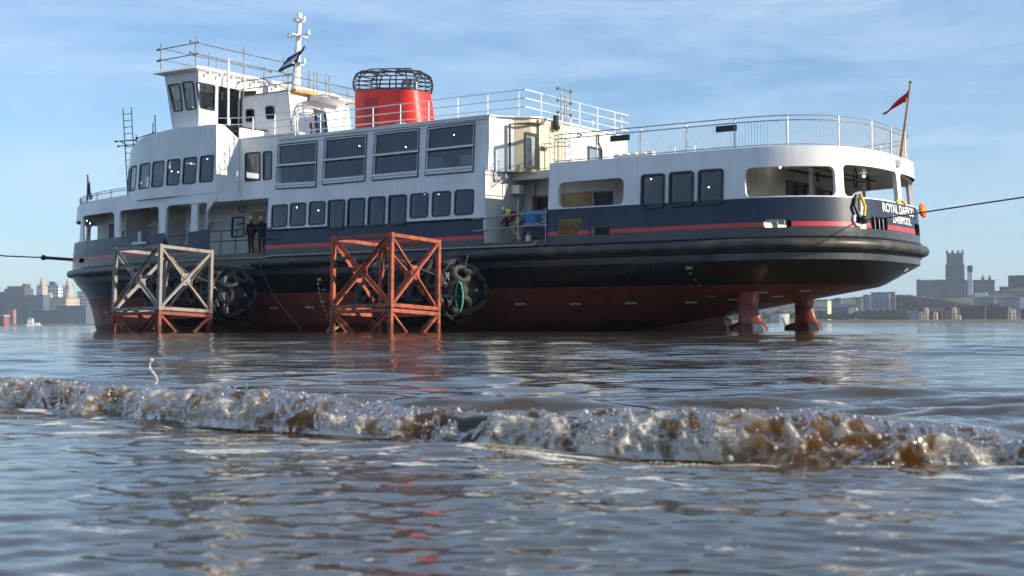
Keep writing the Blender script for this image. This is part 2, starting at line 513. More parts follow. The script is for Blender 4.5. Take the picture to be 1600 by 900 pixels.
def panel(mb, S, bot, top, holes=(), th=0.08, mi=0, step=0.3, d0=0.0, ends=True):
    """wall sheet between the polylines bot and top in (u, z), with convex holes, thickness th inward"""
    bu = np.array(bot, float); tu = np.array(top, float)
    u0 = max(bu[0, 0], tu[0, 0]); u1 = min(bu[-1, 0], tu[-1, 0])
    zb = lambda u: float(np.interp(u, bu[:, 0], bu[:, 1])); zt = lambda u: float(np.interp(u, tu[:, 0], tu[:, 1]))
    br = {round(u0, 4), round(u1, 4)}
    k = max(1, int((u1 - u0) / step))
    for i in range(1, k): br.add(round(u0 + (u1 - u0) * i / k, 4))
    for p in list(bot) + list(top):
        if u0 < p[0] < u1: br.add(round(float(p[0]), 4))
    for h in holes:
        for p in h:
            if u0 < p[0] < u1: br.add(round(float(p[0]), 4))
    br = sorted(br)
    e = 1e-5
    for a, b in zip(br[:-1], br[1:]):
        if b - a < 2e-4: continue
        cuts = []
        for h in holes:
            m = rangez(h, (a + b) / 2)
            if m:
                ra = rangez(h, a + e) or m; rb = rangez(h, b - e) or m
                cuts.append((m[0], ra, rb))
        cuts.sort(key=lambda q: q[0])
        za, zbb = zb(a), zb(b); ta, tb = zt(a), zt(b)
        lo = (za, zbb)
        spans = []
        for _, ra, rb in cuts:
            spans.append((lo, (ra[0], rb[0]))); lo = (ra[1], rb[1])
        spans.append((lo, (ta, tb)))
        for (l, h_) in spans:
            l0 = min(max(l[0], za), ta); l1 = min(max(l[1], zbb), tb); h0 = min(max(h_[0], za), ta); h1 = min(max(h_[1], zbb), tb)
            if h0 - l0 < 1e-4 and h1 - l1 < 1e-4: continue
            o = [S.pos(a, l0, d0), S.pos(b, l1, d0), S.pos(b, h1, d0), S.pos(a, h0, d0)]
            i_ = [S.pos(a, l0, d0 - th), S.pos(b, l1, d0 - th), S.pos(b, h1, d0 - th), S.pos(a, h0, d0 - th)]
            mb.add(o, [(0, 1, 2, 3)], mi)
            mb.add(i_, [(3, 2, 1, 0)], mi)
            if abs(l0 - za) < 1e-6 and abs(l1 - zbb) < 1e-6: mb.add([o[0], i_[0], i_[1], o[1]], [(0, 1, 2, 3)], mi)
            if abs(h0 - ta) < 1e-6 and abs(h1 - tb) < 1e-6: mb.add([o[3], o[2], i_[2], i_[3]], [(0, 1, 2, 3)], mi)
    # reveals
    for h in holes:
        n = len(h)
        for i in range(n):
            a = h[i]; b = h[(i + 1) % n]
            def cl(p):
                u = min(max(p[0], u0), u1); return (u, min(max(p[1], zb(u)), zt(u)))
            a2, b2 = cl(a), cl(b)
            if (abs(a2[0] - a[0]) + abs(a2[1] - a[1]) > 1e-4) and (abs(b2[0] - b[0]) + abs(b2[1] - b[1]) > 1e-4): continue
            if abs(a2[0] - b2[0]) + abs(a2[1] - b2[1]) < 1e-5: continue
            mb.add([S.pos(*a2, d0), S.pos(*b2, d0), S.pos(*b2, d0 - th), S.pos(*a2, d0 - th)], [(0, 1, 2, 3)], mi)
    if ends:
        for u in (u0, u1):
            mb.add([S.pos(u, zb(u), d0), S.pos(u, zt(u), d0), S.pos(u, zt(u), d0 - th), S.pos(u, zb(u), d0 - th)], [(0, 1, 2, 3)], mi)
def inset(poly, d):
    P = [Vector(p) for p in poly]; c = sum(P, Vector((0, 0))) / len(P)
    n = len(P); out = []
    for i in range(n):
        a = P[i - 1]; b = P[(i + 1) % n]
        t = (b - a)
        if t.length < 1e-9: out.append(P[i]); continue
        t.normalize(); m = Vector((-t.y, t.x))
        if m.dot(c - P[i]) < 0: m = -m
        out.append(P[i] + m * d)
    return out
def window(S, poly, parent, fw=0.055, out=0.02, rec=0.03, name='window', frame_mat=None, glass=None, bars=(), lining=0):
    """frame ring standing slightly proud of the wall, with its pane as a sub-part"""
    frame_mat = frame_mat or GASKET; glass = glass or GLASS
    o = inset(poly, -0.012); i_ = inset(poly, fw)
    mb = MB(); n = len(poly)
    vs = [S.pos(p[0], p[1], out) for p in o] + [S.pos(p[0], p[1], out) for p in i_] + [S.pos(p[0], p[1], -rec - 0.02) for p in i_] + [S.pos(p[0], p[1], -rec - 0.02) for p in o]
    fs = []
    for k in range(n):
        l = (k + 1) % n
        fs += [(k, l, n + l, n + k), (n + k, n + l, 2 * n + l, 2 * n + k), (3 * n + k, 3 * n + l, l, k)]
    mb.add(vs, fs)
    for (a, b, w) in bars:
        A = S.pos(*a, out - 0.005); Bv = S.pos(*b, out - 0.005)
        mb.beam(A, Bv, w, w)
    fr = mb.build(name, frame_mat, parent)
    pm = MB()
    pp = inset(poly, fw * 0.8)
    pm.add([S.pos(p[0], p[1], -rec) for p in pp], [tuple(range(n - 1, -1, -1))])
    pm.build('pane', glass, fr, fixn=False)
    if lining:
        lm = MB()
        vs = [S.pos(p[0], p[1], -0.06) for p in i_] + [S.pos(p[0], p[1], -0.06 - lining) for p in i_]
        lm.add(vs, [(k, (k + 1) % n, n + (k + 1) % n, n + k) for k in range(n)])
        lm.build('window_lining', WHITE2, fr)
    return fr
def railing(name, pts, h, levels, parent, spacing=1.6, r=0.022, post=0.028, mats=RAILW, balus=None, closed=False, flat=False, ob=None):
    """posts and rails along a 3D line; balus = (z0, z1, spacing, radius) adds balusters"""
    mb = ob or MB()
    P = [Vector(p) for p in pts]
    seg = [0]
    for a, b in zip(P[:-1], P[1:]): seg.append(seg[-1] + (b - a).length)
    def at(t):
        for i in range(len(P) - 1):
            if t <= seg[i + 1] + 1e-6:
                f = (t - seg[i]) / max(1e-6, seg[i + 1] - seg[i]); return P[i].lerp(P[i + 1], f)
        return P[-1]
    n = max(1, round(seg[-1] / spacing))
    for i in range(n + 1):
        p = at(seg[-1] * i / n)
        if flat: mb.beam(p, p + Vector((0, 0, h)), post * 0.8, post * 2.2)
        else: mb.tube([p, p + Vector((0, 0, h))], post, 6)
    for z in levels:
        mb.tube([p + Vector((0, 0, z)) for p in P], r, 6)
    if balus:
        k = int(seg[-1] / balus[2])
        for i in range(k + 1):
            p = at(seg[-1] * i / k)
            mb.tube([p + Vector((0, 0, balus[0])), p + Vector((0, 0, balus[1]))], balus[3], 4, cap=False)
    if ob: return mb
    return mb.build(name, mats, parent, smooth=False, fixn=False)

# ------------------------------------------------------------------ the ferry
FERRY = empty('ferry_boat', P0, ANG)
tag(FERRY, 'white, navy and red passenger ferry with a red funnel aground at the water edge', 'ferry')
VM = B / 2
port_line = sup(-14.5, 17.5, VM, 1.85, 60) + sup(9.8, 5.54, VM, 2.9, 60, fwd=False)[::-1]
HS = Shell(port_line)
U = HS.us
# forward deckhouse: follows the side, then rounds off earlier
_k = [p for p in sup(-14.5, 17.5, VM, 1.85, 60)[::-1] if p[0] > -18.0]
_v0 = _k[-1][1]
port_fd = sup(-18.0, 7.9, VM - _v0, 2.35, 40) + _k[::-1]
FD = Shell([(a, b) for a, b in port_fd] + [(-15.6, 0.02)], tum=0.07)

def cc(x0, y0, k): return lambda x, y: (x0 + x / k, y0 + y / k)
c1 = cc(100, 180, 5.293); c2 = cc(100, 350, 5.0); c3 = cc(230, 20, 4.5); c4 = cc(400, 180, 4.286)
c5 = cc(540, 90, 3.81); c6 = cc(840, 230, 4.706); c8 = cc(1100, 110, 4.0); c6b = cc(740, 180, 4.286)
cs = cc(1200, 200, 3.461)
def quad(S, conv, pts, r, **k):
    return rquad([S.bp(*conv(*p), **k) for p in pts], r)

# --- hull: lofted from water lines
levels = [  # z, bow tip, bow centre, n, half breadth, stern end, stern centre, n
    (3.60, -32.0, -14.5, 1.85, 5.85, 15.34, 9.8, 2.9),
    (2.95, -32.0, -14.5, 1.85, 5.85, 15.34, 9.8, 2.9),
    (2.58, -31.8, -14.4, 1.78, 5.84, 15.34, 9.8, 2.9),
    (2.20, -31.66, -14.1, 1.63, 5.70, 14.95, 5.5, 2.6),
    (1.75, -31.50, -13.6, 1.50, 5.50, 14.35, -1.0, 2.25),
    (1.62, -31.45, -13.4, 1.47, 5.44, 13.75, -1.8, 2.2),
    (1.45, -31.42, -13.2, 1.44, 5.37, 12.8, -2.5, 2.1),
    (1.25, -31.38, -13.0, 1.40, 5.27, 11.6, -3.0, 2.05),
    (0.90, -31.3, -13.0, 1.36, 5.05, 9.6, -3.5, 2.0),
    (0.50, -31.2, -12.6, 1.33, 4.80, 7.2, -4.2, 2.0),
    (0.10, -31.1, -12.3, 1.30, 4.50, 4.5, -5.0, 2.0),
    (-0.6, -30.4, -12.0, 1.28, 4.00, 0.5, -6.0, 2.0)]
def ring(L, nb=64, nm=24, ns=64):
    z, tip, c, n, b, end, c2_, n2 = L
    a = sup(c, c - tip, b, n, nb)
    bb = sup(c2_, end - c2_, b, n2, ns, fwd=False)[::-1]
    mid = [(c + (c2_ - c) * i / nm, VM - b) for i in range(1, nm)]
    port = a + mid + bb
    return [(p[0], p[1], z) for p in port] + [(p[0], 2 * VM - p[1], z) for p in reversed(port[1:-1])]
def finer(levels, k=3):
    """Catmull-Rom subdivision between the drawn water lines"""
    A = np.array(levels); out = []
    for i in range(len(A) - 1):
        p0 = A[max(i - 1, 0)]; p1 = A[i]; p2 = A[i + 1]; p3 = A[min(i + 2, len(A) - 1)]
        kk = 1 if i < 2 else k
        if i == 2: p0 = p1
        for j in range(kk):
            t = j / kk
            if i < 2: out.append(p1)
            else: out.append(0.5 * (2 * p1 + (p2 - p0) * t + (2 * p0 - 5 * p1 + 4 * p2 - p3) * t * t + (3 * p1 - p0 - 3 * p2 + p3) * t ** 3))
    out.append(A[-1])
    return [tuple(x) for x in out]
LV = finer(levels)
rings = [ring(l) for l in LV]
hb = MB(); n = len(rings[0])
for i, rg in enumerate(rings): hb.v += rg
for i in range(len(rings) - 1):
    zt_ = LV[i][0]; zb_ = LV[i + 1][0]
    for k in range(n):
        l = (k + 1) % n
        hb.f.append((i * n + k, (i + 1) * n + k, (i + 1) * n + l, i * n + l)); hb.m.append(2 if zb_ > 2.57 else 0 if zb_ > 1.749 else 1)
hb.f.append(tuple(range(n))); hb.m.append(0)
STRAKE = mat('grey_black_strake_paint', (0.045, 0.05, 0.052), 0.26, var=0.3, vscale=0.7, bump=0.008, bscale=0.9, streak=(0.09, 0.08, 0.065, 0.5))
hull = hb.build('hull', [BLACKH, BOOT, STRAKE], FERRY, smooth=True)
try: hull.data.set_sharp_from_angle(angle=R(20))
except Exception: pass
_bv = BVHTree.FromPolygons([tuple(v) for v in hb.v], hb.f)
def hit(px, py, fallback_v=0.0):
    """where a line of sight meets the hull plating: ship-frame point and outward normal"""
    d = ray(px, py); o = w2s(CP); dd = Vector((d.dot(UX), d.dot(UY), d.z)).normalized()
    loc, nor, idx, dist = _bv.ray_cast(o, dd)
    if loc is None: return None
    if nor.dot(dd) > 0: nor = -nor
    return loc, nor
# skeg under the stern
mb = MB()
mb.prism([(1.0, -0.6), (8.2, -0.6), (8.1, 0.4), (7.4, 0.8), (1.0, 0.6)], lambda a, b, k: (a, VM - 0.28 + 0.56 * k, b))
mb.build('skeg', BOOT, FERRY)

# --- fender tube (D rubber) round the sheer
mb = MB()
def shell_tube(mb, S, u0, u1, z, d, r, n=12, step=0.3, mi=0):
    k = max(2, int((u1 - u0) / step))
    mb.tube([S.pos(u0 + (u1 - u0) * i / k, z, d) for i in range(k + 1)], r, n, mi)
shell_tube(mb, HS, 0.05, U(-20.0), 3.13, 0.12, 0.19)
shell_tube(mb, HS, U(-12.9), HS.L2 - U(-12.9), 3.13, 0.14, 0.21)
shell_tube(mb, HS, HS.L2 - U(-20.0), HS.L2 - 0.05, 3.13, 0.12, 0.19)
# bolted flat below and above
for u in np.arange(U(3.0), HS.L2 - U(3.0), 0.55):
    p = HS.pos(u, 3.40, 0.02); mb.bx(p.x - 0.03, p.x + 0.03, p.y - 0.03, p.y + 0.03, 3.38, 3.44)
mb.build('rubbing_fender', mat('weathered_fender_rubber', (0.035, 0.034, 0.033), 0.42, vscale=1.6, col2=(0.10, 0.09, 0.07), thr=(0.45, 0.7), bump=0.006, bscale=5), FERRY, smooth=True, fixn=False)
mb = MB()
for (a, b) in ((U(-28), U(-13.0)), (U(-13), HS.L2 - U(-13))):
    k = int((b - a) / 0.3)
    for z0, z1, d in ((3.36, 3.42, 0.03), (2.84, 2.88, 0.03)):
        pts = [HS.pos(a + (b - a) * i / k, (z0 + z1) / 2, d) for i in range(k + 1)]
        mb.tube(pts, 0.035, 6)
mb.build('fender_retaining_bar', BLACKH, FERRY, smooth=True, fixn=False)

# --- bulwarks: black strake, red stripe, navy band
def band(name, u0, u1, ztop, holes=(), zs=((3.60, 3.77, 0), (3.77, 3.93, 1)), zn0=3.93, mats=None):
    mb = MB()
    for a, b, mi in zs:
        panel(mb, HS, [(u0, a), (u1, a)], [(u0, b), (u1, b)], holes, mi=mi, th=0.05, step=0.08)
    zt2 = ztop if isinstance(ztop, list) else [(u0, ztop), (u1, ztop)]
    panel(mb, HS, [(u0, zn0), (u1, zn0)], zt2, holes, mi=2, th=0.05, step=0.08)
    return mb.build(name, mats or [STRAKE, REDSTRIPE, NAVY], FERRY, weld=True)
ua, ub = U(2.98), HS.L2 - U(2.98)
def mirr(h): return [Vector((HS.L2 - p[0], p[1])) for p in h][::-1]
fp1 = rquad([(HS.bp(1193, 350)[0], 4.02), (HS.bp(1237, 350)[0], 4.02), (HS.bp(1237, 350)[0], 3.72), (HS.bp(1193, 350)[0], 3.72)], 0.14)
fp2 = rquad([(HS.bp(1361, 350)[0], 4.18), (HS.bp(1387, 350)[0], 4.18), (HS.bp(1387, 350)[0], 3.72), (HS.bp(1361, 350)[0], 3.72)], 0.14)
scup = quad(HS, c6, [(375, 592), (530, 588), (530, 640), (375, 652)], 0.05)
gate1 = quad(HS, c6, [(145, 530), (325, 520), (300, 640), (142, 646)], 0.12)
gate2 = quad(HS, c6, [(226, 445), (257, 442), (256, 560), (225, 562)], 0.02)
nav_top = 4.82
# gap above gate merges into the opening over it
aft_bulwark = band('aft_bulwark', ua, ub, nav_top, [fp1, fp2, scup, mirr(fp1), mirr(fp2)] + [gate1])
main_bulwark = band('midship_side_plating', HS.bp(414, 385)[0], U(-0.05), 4.62)
fore_u = HS.bp(256, 380)[0]
fore_bulwark = band('fore_bulwark', 0.0, fore_u, 4.80, [rquad([HS.bp(*c2(118, 268)), HS.bp(*c2(157, 268)), HS.bp(*c2(157, 305)), HS.bp(*c2(118, 305))], 0.02)])
mb = MB()
for a, b, mi in ((3.6, 3.77, 0), (3.77, 3.93, 1), (3.93, 4.80, 2)):
    panel(mb, HS, [(HS.L2 - fore_u, a), (HS.L2 - 0.0, a)], [(HS.L2 - fore_u, b), (HS.L2, b)], mi=mi, th=0.05)
    panel(mb, HS, [(HS.L2 - U(2.9), a), (HS.L2 - U(-18), a)], [(HS.L2 - U(2.9), b), (HS.L2 - U(-18), b)], mi=mi, th=0.05)
mb.build('starboard_bulwark', [BLACKH, REDSTRIPE, NAVY], FERRY, smooth=True, weld=True)
# white capping on the aft bulwark inside the openings
mb = MB()
shell_tube(mb, HS, HS.bp(1163, 300)[0], HS.L2 - HS.bp(1163, 300)[0], nav_top + 0.01, -0.04, 0.035, 8, 0.15)
shell_tube(mb, HS, U(3.6), U(6.2), nav_top + 0.01, -0.04, 0.035, 6)
mb.build('bulwark_capping', WHITE, FERRY, smooth=True, fixn=False)
# ledge over the midship navy plating
mb = MB()
for (a, b) in ((HS.bp(417, 362)[0], HS.bp(512, 350)[0]), (HS.bp(634, 345)[0], U(-0.1))):
    k = int((b - a) / 0.5)
    mb = MB(); mb.tube([HS.pos(a + (b - a) * i / k, 4.62, 0.03) for i in range(k + 1)], 0.045, 6); mb.build('side_ledge', BLACKH, FERRY, fixn=False)

# bars inside the freeing ports
for h in (fp1, fp2):
    u0 = min(p[0] for p in h); u1 = max(p[0] for p in h)
    mb = MB()
    for i in range(1, 4):
        u = u0 + (u1 - u0) * i / 4
        mb.tube([HS.pos(u, 3.7, -0.03), HS.pos(u, max(p[1] for p in h), -0.03)], 0.011, 6)
    mb.build('freeing_port_bars', RAILW, FERRY, fixn=False)

# --- decks
def deck(name, S, u0, u1, z, m, d=-0.06, th=0.06, extra=None):
    k = int((u1 - u0) / 0.3)
    P = [S.pos(u0 + (u1 - u0) * i / k, z, d) for i in range(k + 1)]
    P = [(p.x, p.y) for p in P] + (extra or [])
    mb = MB()
    mb.prism(P, lambda a, b, k: (a, b, z - th * k))
    return mb.build(name, m, FERRY)
deck('main_deck', HS, 0.0, HS.L2 - 0.01, 3.615, GREYM, d=-0.06, th=0.05)

# --- aft white shell
opA = quad(HS, c6, [(155, 262), (635, 222), (628, 425), (152, 447)], 0.28)
opA = [Vector((p[0], max(p[1], 4.80))) for p in opA]
opB = quad(HS, c8, [(255, 610), (815, 600), (828, 785), (258, 793)], 0.25)
uC0, uC1 = HS.bp(1318.5, 285)[0], HS.L2 / 2 - 0.22
opC = rquad([(uC0, 6.02), (uC1, 6.02), (uC1, 4.86), (uC0, 4.86)], 0.22)
zB = min(p[1] for p in opB)
winA = [quad(HS, c6, q, 0.13) for q in ([(768, 205), (936, 192), (930, 443), (762, 452)], [(973, 187), (1149, 173), (1144, 428), (968, 438)], [(1187, 170), (1367, 157), (1362, 415), (1182, 425)])]
mb = MB()
holes = [opA, opB, opC] + winA
holes += [mirr(h) for h in (opA, opB, opC)]
panel(mb, HS, [(ua, nav_top), (ub, nav_top)], [(ua, 6.68), (ub, 6.68)], holes, th=0.16, step=0.07)
aft_shell = mb.build('aft_side_shell', WHITE, FERRY, weld=True)
print('openings', [(round(p[0] - HS.L2 / 2, 2), round(p[1], 2)) for p in opB[::5]], round(uC0 - HS.L2 / 2, 2), HS.bp(1417, 290)[0] - HS.L2 / 2)
# windows reach below the navy line: cut the navy too by standing the window proud
for q in winA:
    window(HS, q, FERRY, fw=0.07, out=0.075, rec=0.0, lining=0.22)
# aft upper deck
mb = MB()
k = 160; a, b = U(2.98), HS.L2 - U(2.98)
P = [HS.pos(a + (b - a) * i / k, 6.6, -0.17) for i in range(k + 1)]
P = [(p.x, p.y) for p in P]
P = [(0.02, 2.0), (2.9, 2.2)] + P + [(2.9, 9.5), (0.02, 9.7)]
mb.prism(P, lambda x, y, k: (x, y, 6.62 - 0.12 * k), 0)
mb.build('upper_aft_deck', WHITE2, FERRY)
mb = MB(); mb.bx(0.02, 2.98, 1.98, 2.08, 6.32, 6.66); mb.bx(0.02, 2.98, 9.62, 9.72, 6.32, 6.66)
for i in range(9):
    s_ = 3.4 + i * 1.4
    mb.bx(s_, s_ + 0.08, 0.6, 11.1, 6.30, 6.50) if s_ < 11.5 else None
mb.build('deck_beam', WHITE2, FERRY)

# aft inner walls on the main deck
W = []
wall_long = Flat((0.0, 3.0), (6.6, 3.0))
dA, dB = onv(927, 310, 3.0).x, min(6.4, onv(958, 310, 3.0).x); print('lobby', dA, dB)
mb = MB()
panel(mb, wall_long, [(0, 3.6), (6.6, 3.6)], [(0, 6.5), (6.6, 6.5)], [[Vector(p) for p in ((0.45, 5.65), (1.45, 5.65), (1.45, 3.62), (0.45, 3.62))], [Vector(p) for p in ((dA, 5.75), (dB, 5.75), (dB, 3.62), (dA, 3.62))]], th=0.08)
mb.bx(6.6, 6.68, 0.25, 3.0, 3.6, 6.5)
mb.bx(6.6, 6.68, 3.0, 11.4, 3.6, 6.5)
mb.build('side_lobby_wall', WHITE2, FERRY)
mb = MB(); mb.bx(0.5, 1.4, 3.12, 3.16, 3.62, 5.6); mb.build('lobby_door', DARKM, FERRY); mb = MB(); mb.bx(dA + .02, dB - .02, 3.10, 3.14, 3.62, 5.7)
mb.build('lobby_door', DARKM, FERRY)
mb = MB()
for x0, x1, z0, z1 in ((0.37, 0.45, 3.62, 5.73), (1.45, 1.53, 3.62, 5.73), (0.37, 1.53, 5.65, 5.73)): mb.bx(x0, x1, 2.93, 2.99, z0, z1)
mb.build('door_frame', TIMBER, FERRY)
mb = MB(); mb.bx(onv(868, 310, 2.93).x, onv(922, 310, 2.93).x, 2.93, 2.985, 3.7, 5.75)
mb.build('plywood_screen', PLY, FERRY)
mb = MB(); mb.bx(3.2, 3.45, 0.1, 0.14, 3.62, 4.95)
mb.build('timber_post', PLY, FERRY)
# inner stair rails seen through the side opening
mb = MB()
for k in range(2): mb.tube([(5.0 + 0.12 * k, 1.9 + 0.5 * k, 4.6), (6.3, 1.9 + 0.5 * k, 5.95)], 0.025, 6)
for k in range(7): mb.tube([(5.1 + 0.18 * k, 1.9, 3.7), (5.1 + 0.18 * k, 1.9, 4.7 + 0.187 * k)], 0.015, 5)
for k in range(5): mb.bx(5.2 + 0.25 * k, 5.45 + 0.25 * k, 1.9, 2.4, 3.8 + 0.26 * k, 3.84 + 0.26 * k)
mb.build('inner_stair', RAILW, FERRY, fixn=False)
# saloon behind the three tall windows and its aft bulkhead with doors
aftb = Flat((10.55, 0.3), (10.55, 11.4))
aftb2 = Flat((10.55, 0.32), (10.55, 11.38))
mb = MB()
def dq(S, pts): return [Vector(S.bp(*p)) for p in pts]
d1 = [Vector(p) for p in ((5.7, 6.05), (8.7, 6.05), (8.7, 3.7), (5.7, 3.7))]
d2 = [Vector(p) for p in ((9.75, 5.95), (10.75, 5.95), (10.75, 3.7), (9.75, 3.7))]
panel(mb, aftb, [(0, 3.6), (11.1, 3.6)], [(0, 6.5), (11.1, 6.5)], [d1, d2], th=0.08)
mb.build('saloon_aft_bulkhead', CREAM if False else WHITE2, FERRY, fixn=True)
for dd, nb_ in ((d1, 3), (d2, 1)):
    u0, u1, z0, z1 = min(p[0] for p in dd), max(p[0] for p in dd), min(p[1] for p in dd), max(p[1] for p in dd)
    window(aftb, rquad([(u0, z1), (u1, z1), (u1, z0), (u0, z0)], 0.0), FERRY, fw=0.09, out=0.03, rec=0.03, name='saloon_door', bars=[((u0 + (u1 - u0) * i / nb_, z0), (u0 + (u1 - u0) * i / nb_, z1), 0.07) for i in range(1, nb_)])
mb = MB(); mb.bx(10.57, 10.62, 9.3, 9.85, 3.7, 6.0); mb.build('fire_cabinet', DOORR, FERRY)
mb = MB(); mb.bx(6.7, 10.5, 5.6, 5.7, 3.62, 6.4); mb.bx(6.7, 10.5, 0.35, 0.55, 3.62, 3.9)
for i in range(4): mb.bx(7.0 + i, 7.5 + i, 1.2, 1.7, 3.62, 4.05); mb.bx(7.0 + i, 7.06 + i, 1.2, 1.7, 4.05, 4.5)
mb.build('saloon_interior', GREYM, FERRY)
# ceiling services and coiled hoses in the stern
mb = MB()
for (px, py, r_) in ((1336.5, 279, 0.38), (1357, 286, 0.30), (1277.5, 276, 0.2)):
    p = ons(px, py, 13.2 if px > 1300 else 11.2); mb.torus(p, (1, 0.2, 0), r_, 0.028, 26, 6)
    mb.tube([p + Vector((0, 0, r_)), p + Vector((0, 0.05, 6.45 - p.z))], 0.02, 5)
mb.tube([(11.5, 4, 6.2), (12.0, 7.5, 6.15), (12.4, 10, 6.2)], 0.05, 6); mb.tube([(12.4, 3, 6.25), (12.6, 10.6, 6.25)], 0.035, 6)
mb.build('hanging_hose', GASKET, FERRY, smooth=True, fixn=False)
mb = MB(); mb.tube([(11.3, 9.4, 3.7), (11.3, 9.4, 6.5)], 0.06, 8); mb.tube([(11.3, 9.8, 3.7), (11.3, 9.8, 6.5)], 0.04, 8)
mb.build('fire_main_pipe', DOORR, FERRY, smooth=True, fixn=False)
mb = MB(); mb.bx(11.8, 11.95, 5.3, 5.45, 3.6, 6.5); mb.bx(12.3, 12.42, 9.9, 10.02, 3.6, 6.5)
mb.build('deck_pillar', WHITE2, FERRY)
for i, (px, py) in enumerate(((1219, 260.5), (1350, 275), (1368.5, 281), (1378, 283), (1288, 284))):
    p = onz(px, py, 6.38)
    mb = MB(); mb.sph((p.x, p.y, 6.37), 0.05, 8, 6); mb.build('deck_lamp', LAMP, FERRY, smooth=True, fixn=False)

# --- main block, port side wall
LW = Shell(port_line, tum=TUM)
m0l = HS.bp(418, 340)[0]; m0u = HS.bp(434, 250)[0]; zmid = HS.bp(431.5, 296)[1]
wl = [[(108, 603), (213, 596), (207, 744), (103, 752)], [(232, 590), (337, 585), (330, 737), (226, 744)], [(360, 580), (466, 575), (460, 729), (352, 736)],
      [(487, 570), (598, 563), (590, 758), (482, 765)], [(620, 560), (732, 552), (724, 745), (612, 752)], [(757, 549), (869, 542), (860, 738), (749, 745)],
      [(893, 538), (1011, 530), (1003, 732), (887, 740)], [(1036, 527), (1157, 519), (1150, 682), (1030, 690)], [(1183, 514), (1306, 506), (1300, 672), (1178, 680)],
      [(1334, 502), (1461, 494), (1454, 662), (1328, 670)]]
wlow = [quad(HS, c4, q, 0.13) for q in wl]
wb_ = [[(152, 200), (412, 172), (403, 480), (136, 493)], [(465, 158), (744, 130), (730, 440), (447, 465)], [(800, 122), (1096, 88), (1085, 410), (780, 437)], [(1152, 85), (1467, 45), (1455, 377), (1135, 403)]]
wbig = [quad(HS, c4, q, 0.0) for q in wb_]
uc = U(0.0)
sl_ = HS.pos(m0l, 4).x; su_ = HS.pos(m0u, 7).x; print('sl', sl_, su_)
mb = MB()
panel(mb, HS, [(m0l, 4.62), (uc, 4.62)], [(m0l, zmid), (uc, zmid)], wlow, th=0.1, step=0.5)
panel(mb, HS, [(m0u, zmid), (uc, zmid)], [(m0u, 8.83), (uc, 8.83)], wbig, th=0.1, step=0.5)
mb.build('midship_side_wall', WHITE, FERRY, weld=True)
for q in wlow:
    window(HS, q, FERRY, fw=0.05, out=0.03 if min(p[1] for p in q) > 4.66 else 0.06, rec=0.0, lining=0.26)
for q in wbig:
    # q: TL TR BR BL; a sash window: outer frame, middle bar, deeper sill board
    TL, TR, BR, BL = [Vector(p) for p in q]
    mL = TL.lerp(BL, 0.47); mR = TR.lerp(BR, 0.47)
    bL = TL.lerp(BL, 0.905); bR = TR.lerp(BR, 0.905)
    fr = window(HS, [TL, TR, BR, BL], FERRY, fw=0.09, out=0.035, rec=0.05, name='sash_window', frame_mat=WHITE, bars=[(mL, mR, 0.085), (bL, bR, 0.10)])
    mb = MB()
    a, b_, c_, d_ = HS.pos(*bL, 0.03), HS.pos(*bR, 0.03), HS.pos(*BR, 0.03), HS.pos(*BL, 0.03)
    a2, b2, c2_, d2_ = HS.pos(*bL, -0.04), HS.pos(*bR, -0.04), HS.pos(*BR, -0.04), HS.pos(*BL, -0.04)
    mb.hexa([d_, c_, c2_, d2_, a, b_, b2, a2]); mb.build('sill_board', WHITE, fr)
    mb = MB()
    for A_, B_ in ((TL, BL), (BL, BR), (TR, BR), (TL, TR)):
        mb.beam(HS.pos(A_[0], A_[1], 0.028), HS.pos(B_[0], B_[1], 0.028), 0.03, 0.05)
    mb.beam(HS.pos(mL[0], mL[1] - 0.06, 0.03), HS.pos(mR[0], mR[1] - 0.06, 0.03), 0.03, 0.03)
    mb.build('window_seal', GASKET, fr)
# thin roof lip above the big windows
mb = MB()
mb.beam(HS.pos(m0u, 8.80, 0.04), HS.pos(uc, 8.80, 0.04), 0.08, 0.09)
mb.beam(HS.pos(m0u + 0.1, 8.60, 0.008), HS.pos(uc - 0.1, 8.60, 0.008), 0.03, 0.03)
mb.build('roof_edge_strip', WHITE, FERRY)
# aft end walls of the main block
mb = MB()
panel(mb, Flat((0.0, 0.03), (0.0, 3.0)), [(0, 3.6), (2.97, 3.6)], [(0, 6.6), (2.97, 6.6)], [rquad([(1.35, 4.95), (1.85, 4.95), (1.85, 4.3), (1.35, 4.3)], 0.08)], th=0.1)
mb.build('lower_end_wall', WHITE2, FERRY)
mb = MB()
va, vb = 0.32, 0.41
ew = [(0.0, va), (0.08, 0.75), (0.55, 1.35), (1.1, 1.75), (1.35, 2.2), (1.35, VM), (1.35, B - 2.2), (0.55, B - 1.35), (0.0, B - va)]
mb.v += [(a, b, 6.6) for a, b in ew] + [(a, b, 8.84) for a, b in ew]
nn_ = len(ew)
# drawn as one bent sheet; the door is let in as its own part
for i in range(nn_ - 1):
    mb.f.append((i, i + 1, nn_ + i + 1, nn_ + i)); mb.m.append(0)
mb.v += [(0.0, 0.23, 6.6), (0.0, 0.40, 8.83)]
mb.build('upper_end_wall', WHITE, FERRY, fixn=False)
def on_end(px, py, s=1.45): 
    p = ons(px, py, s); return p
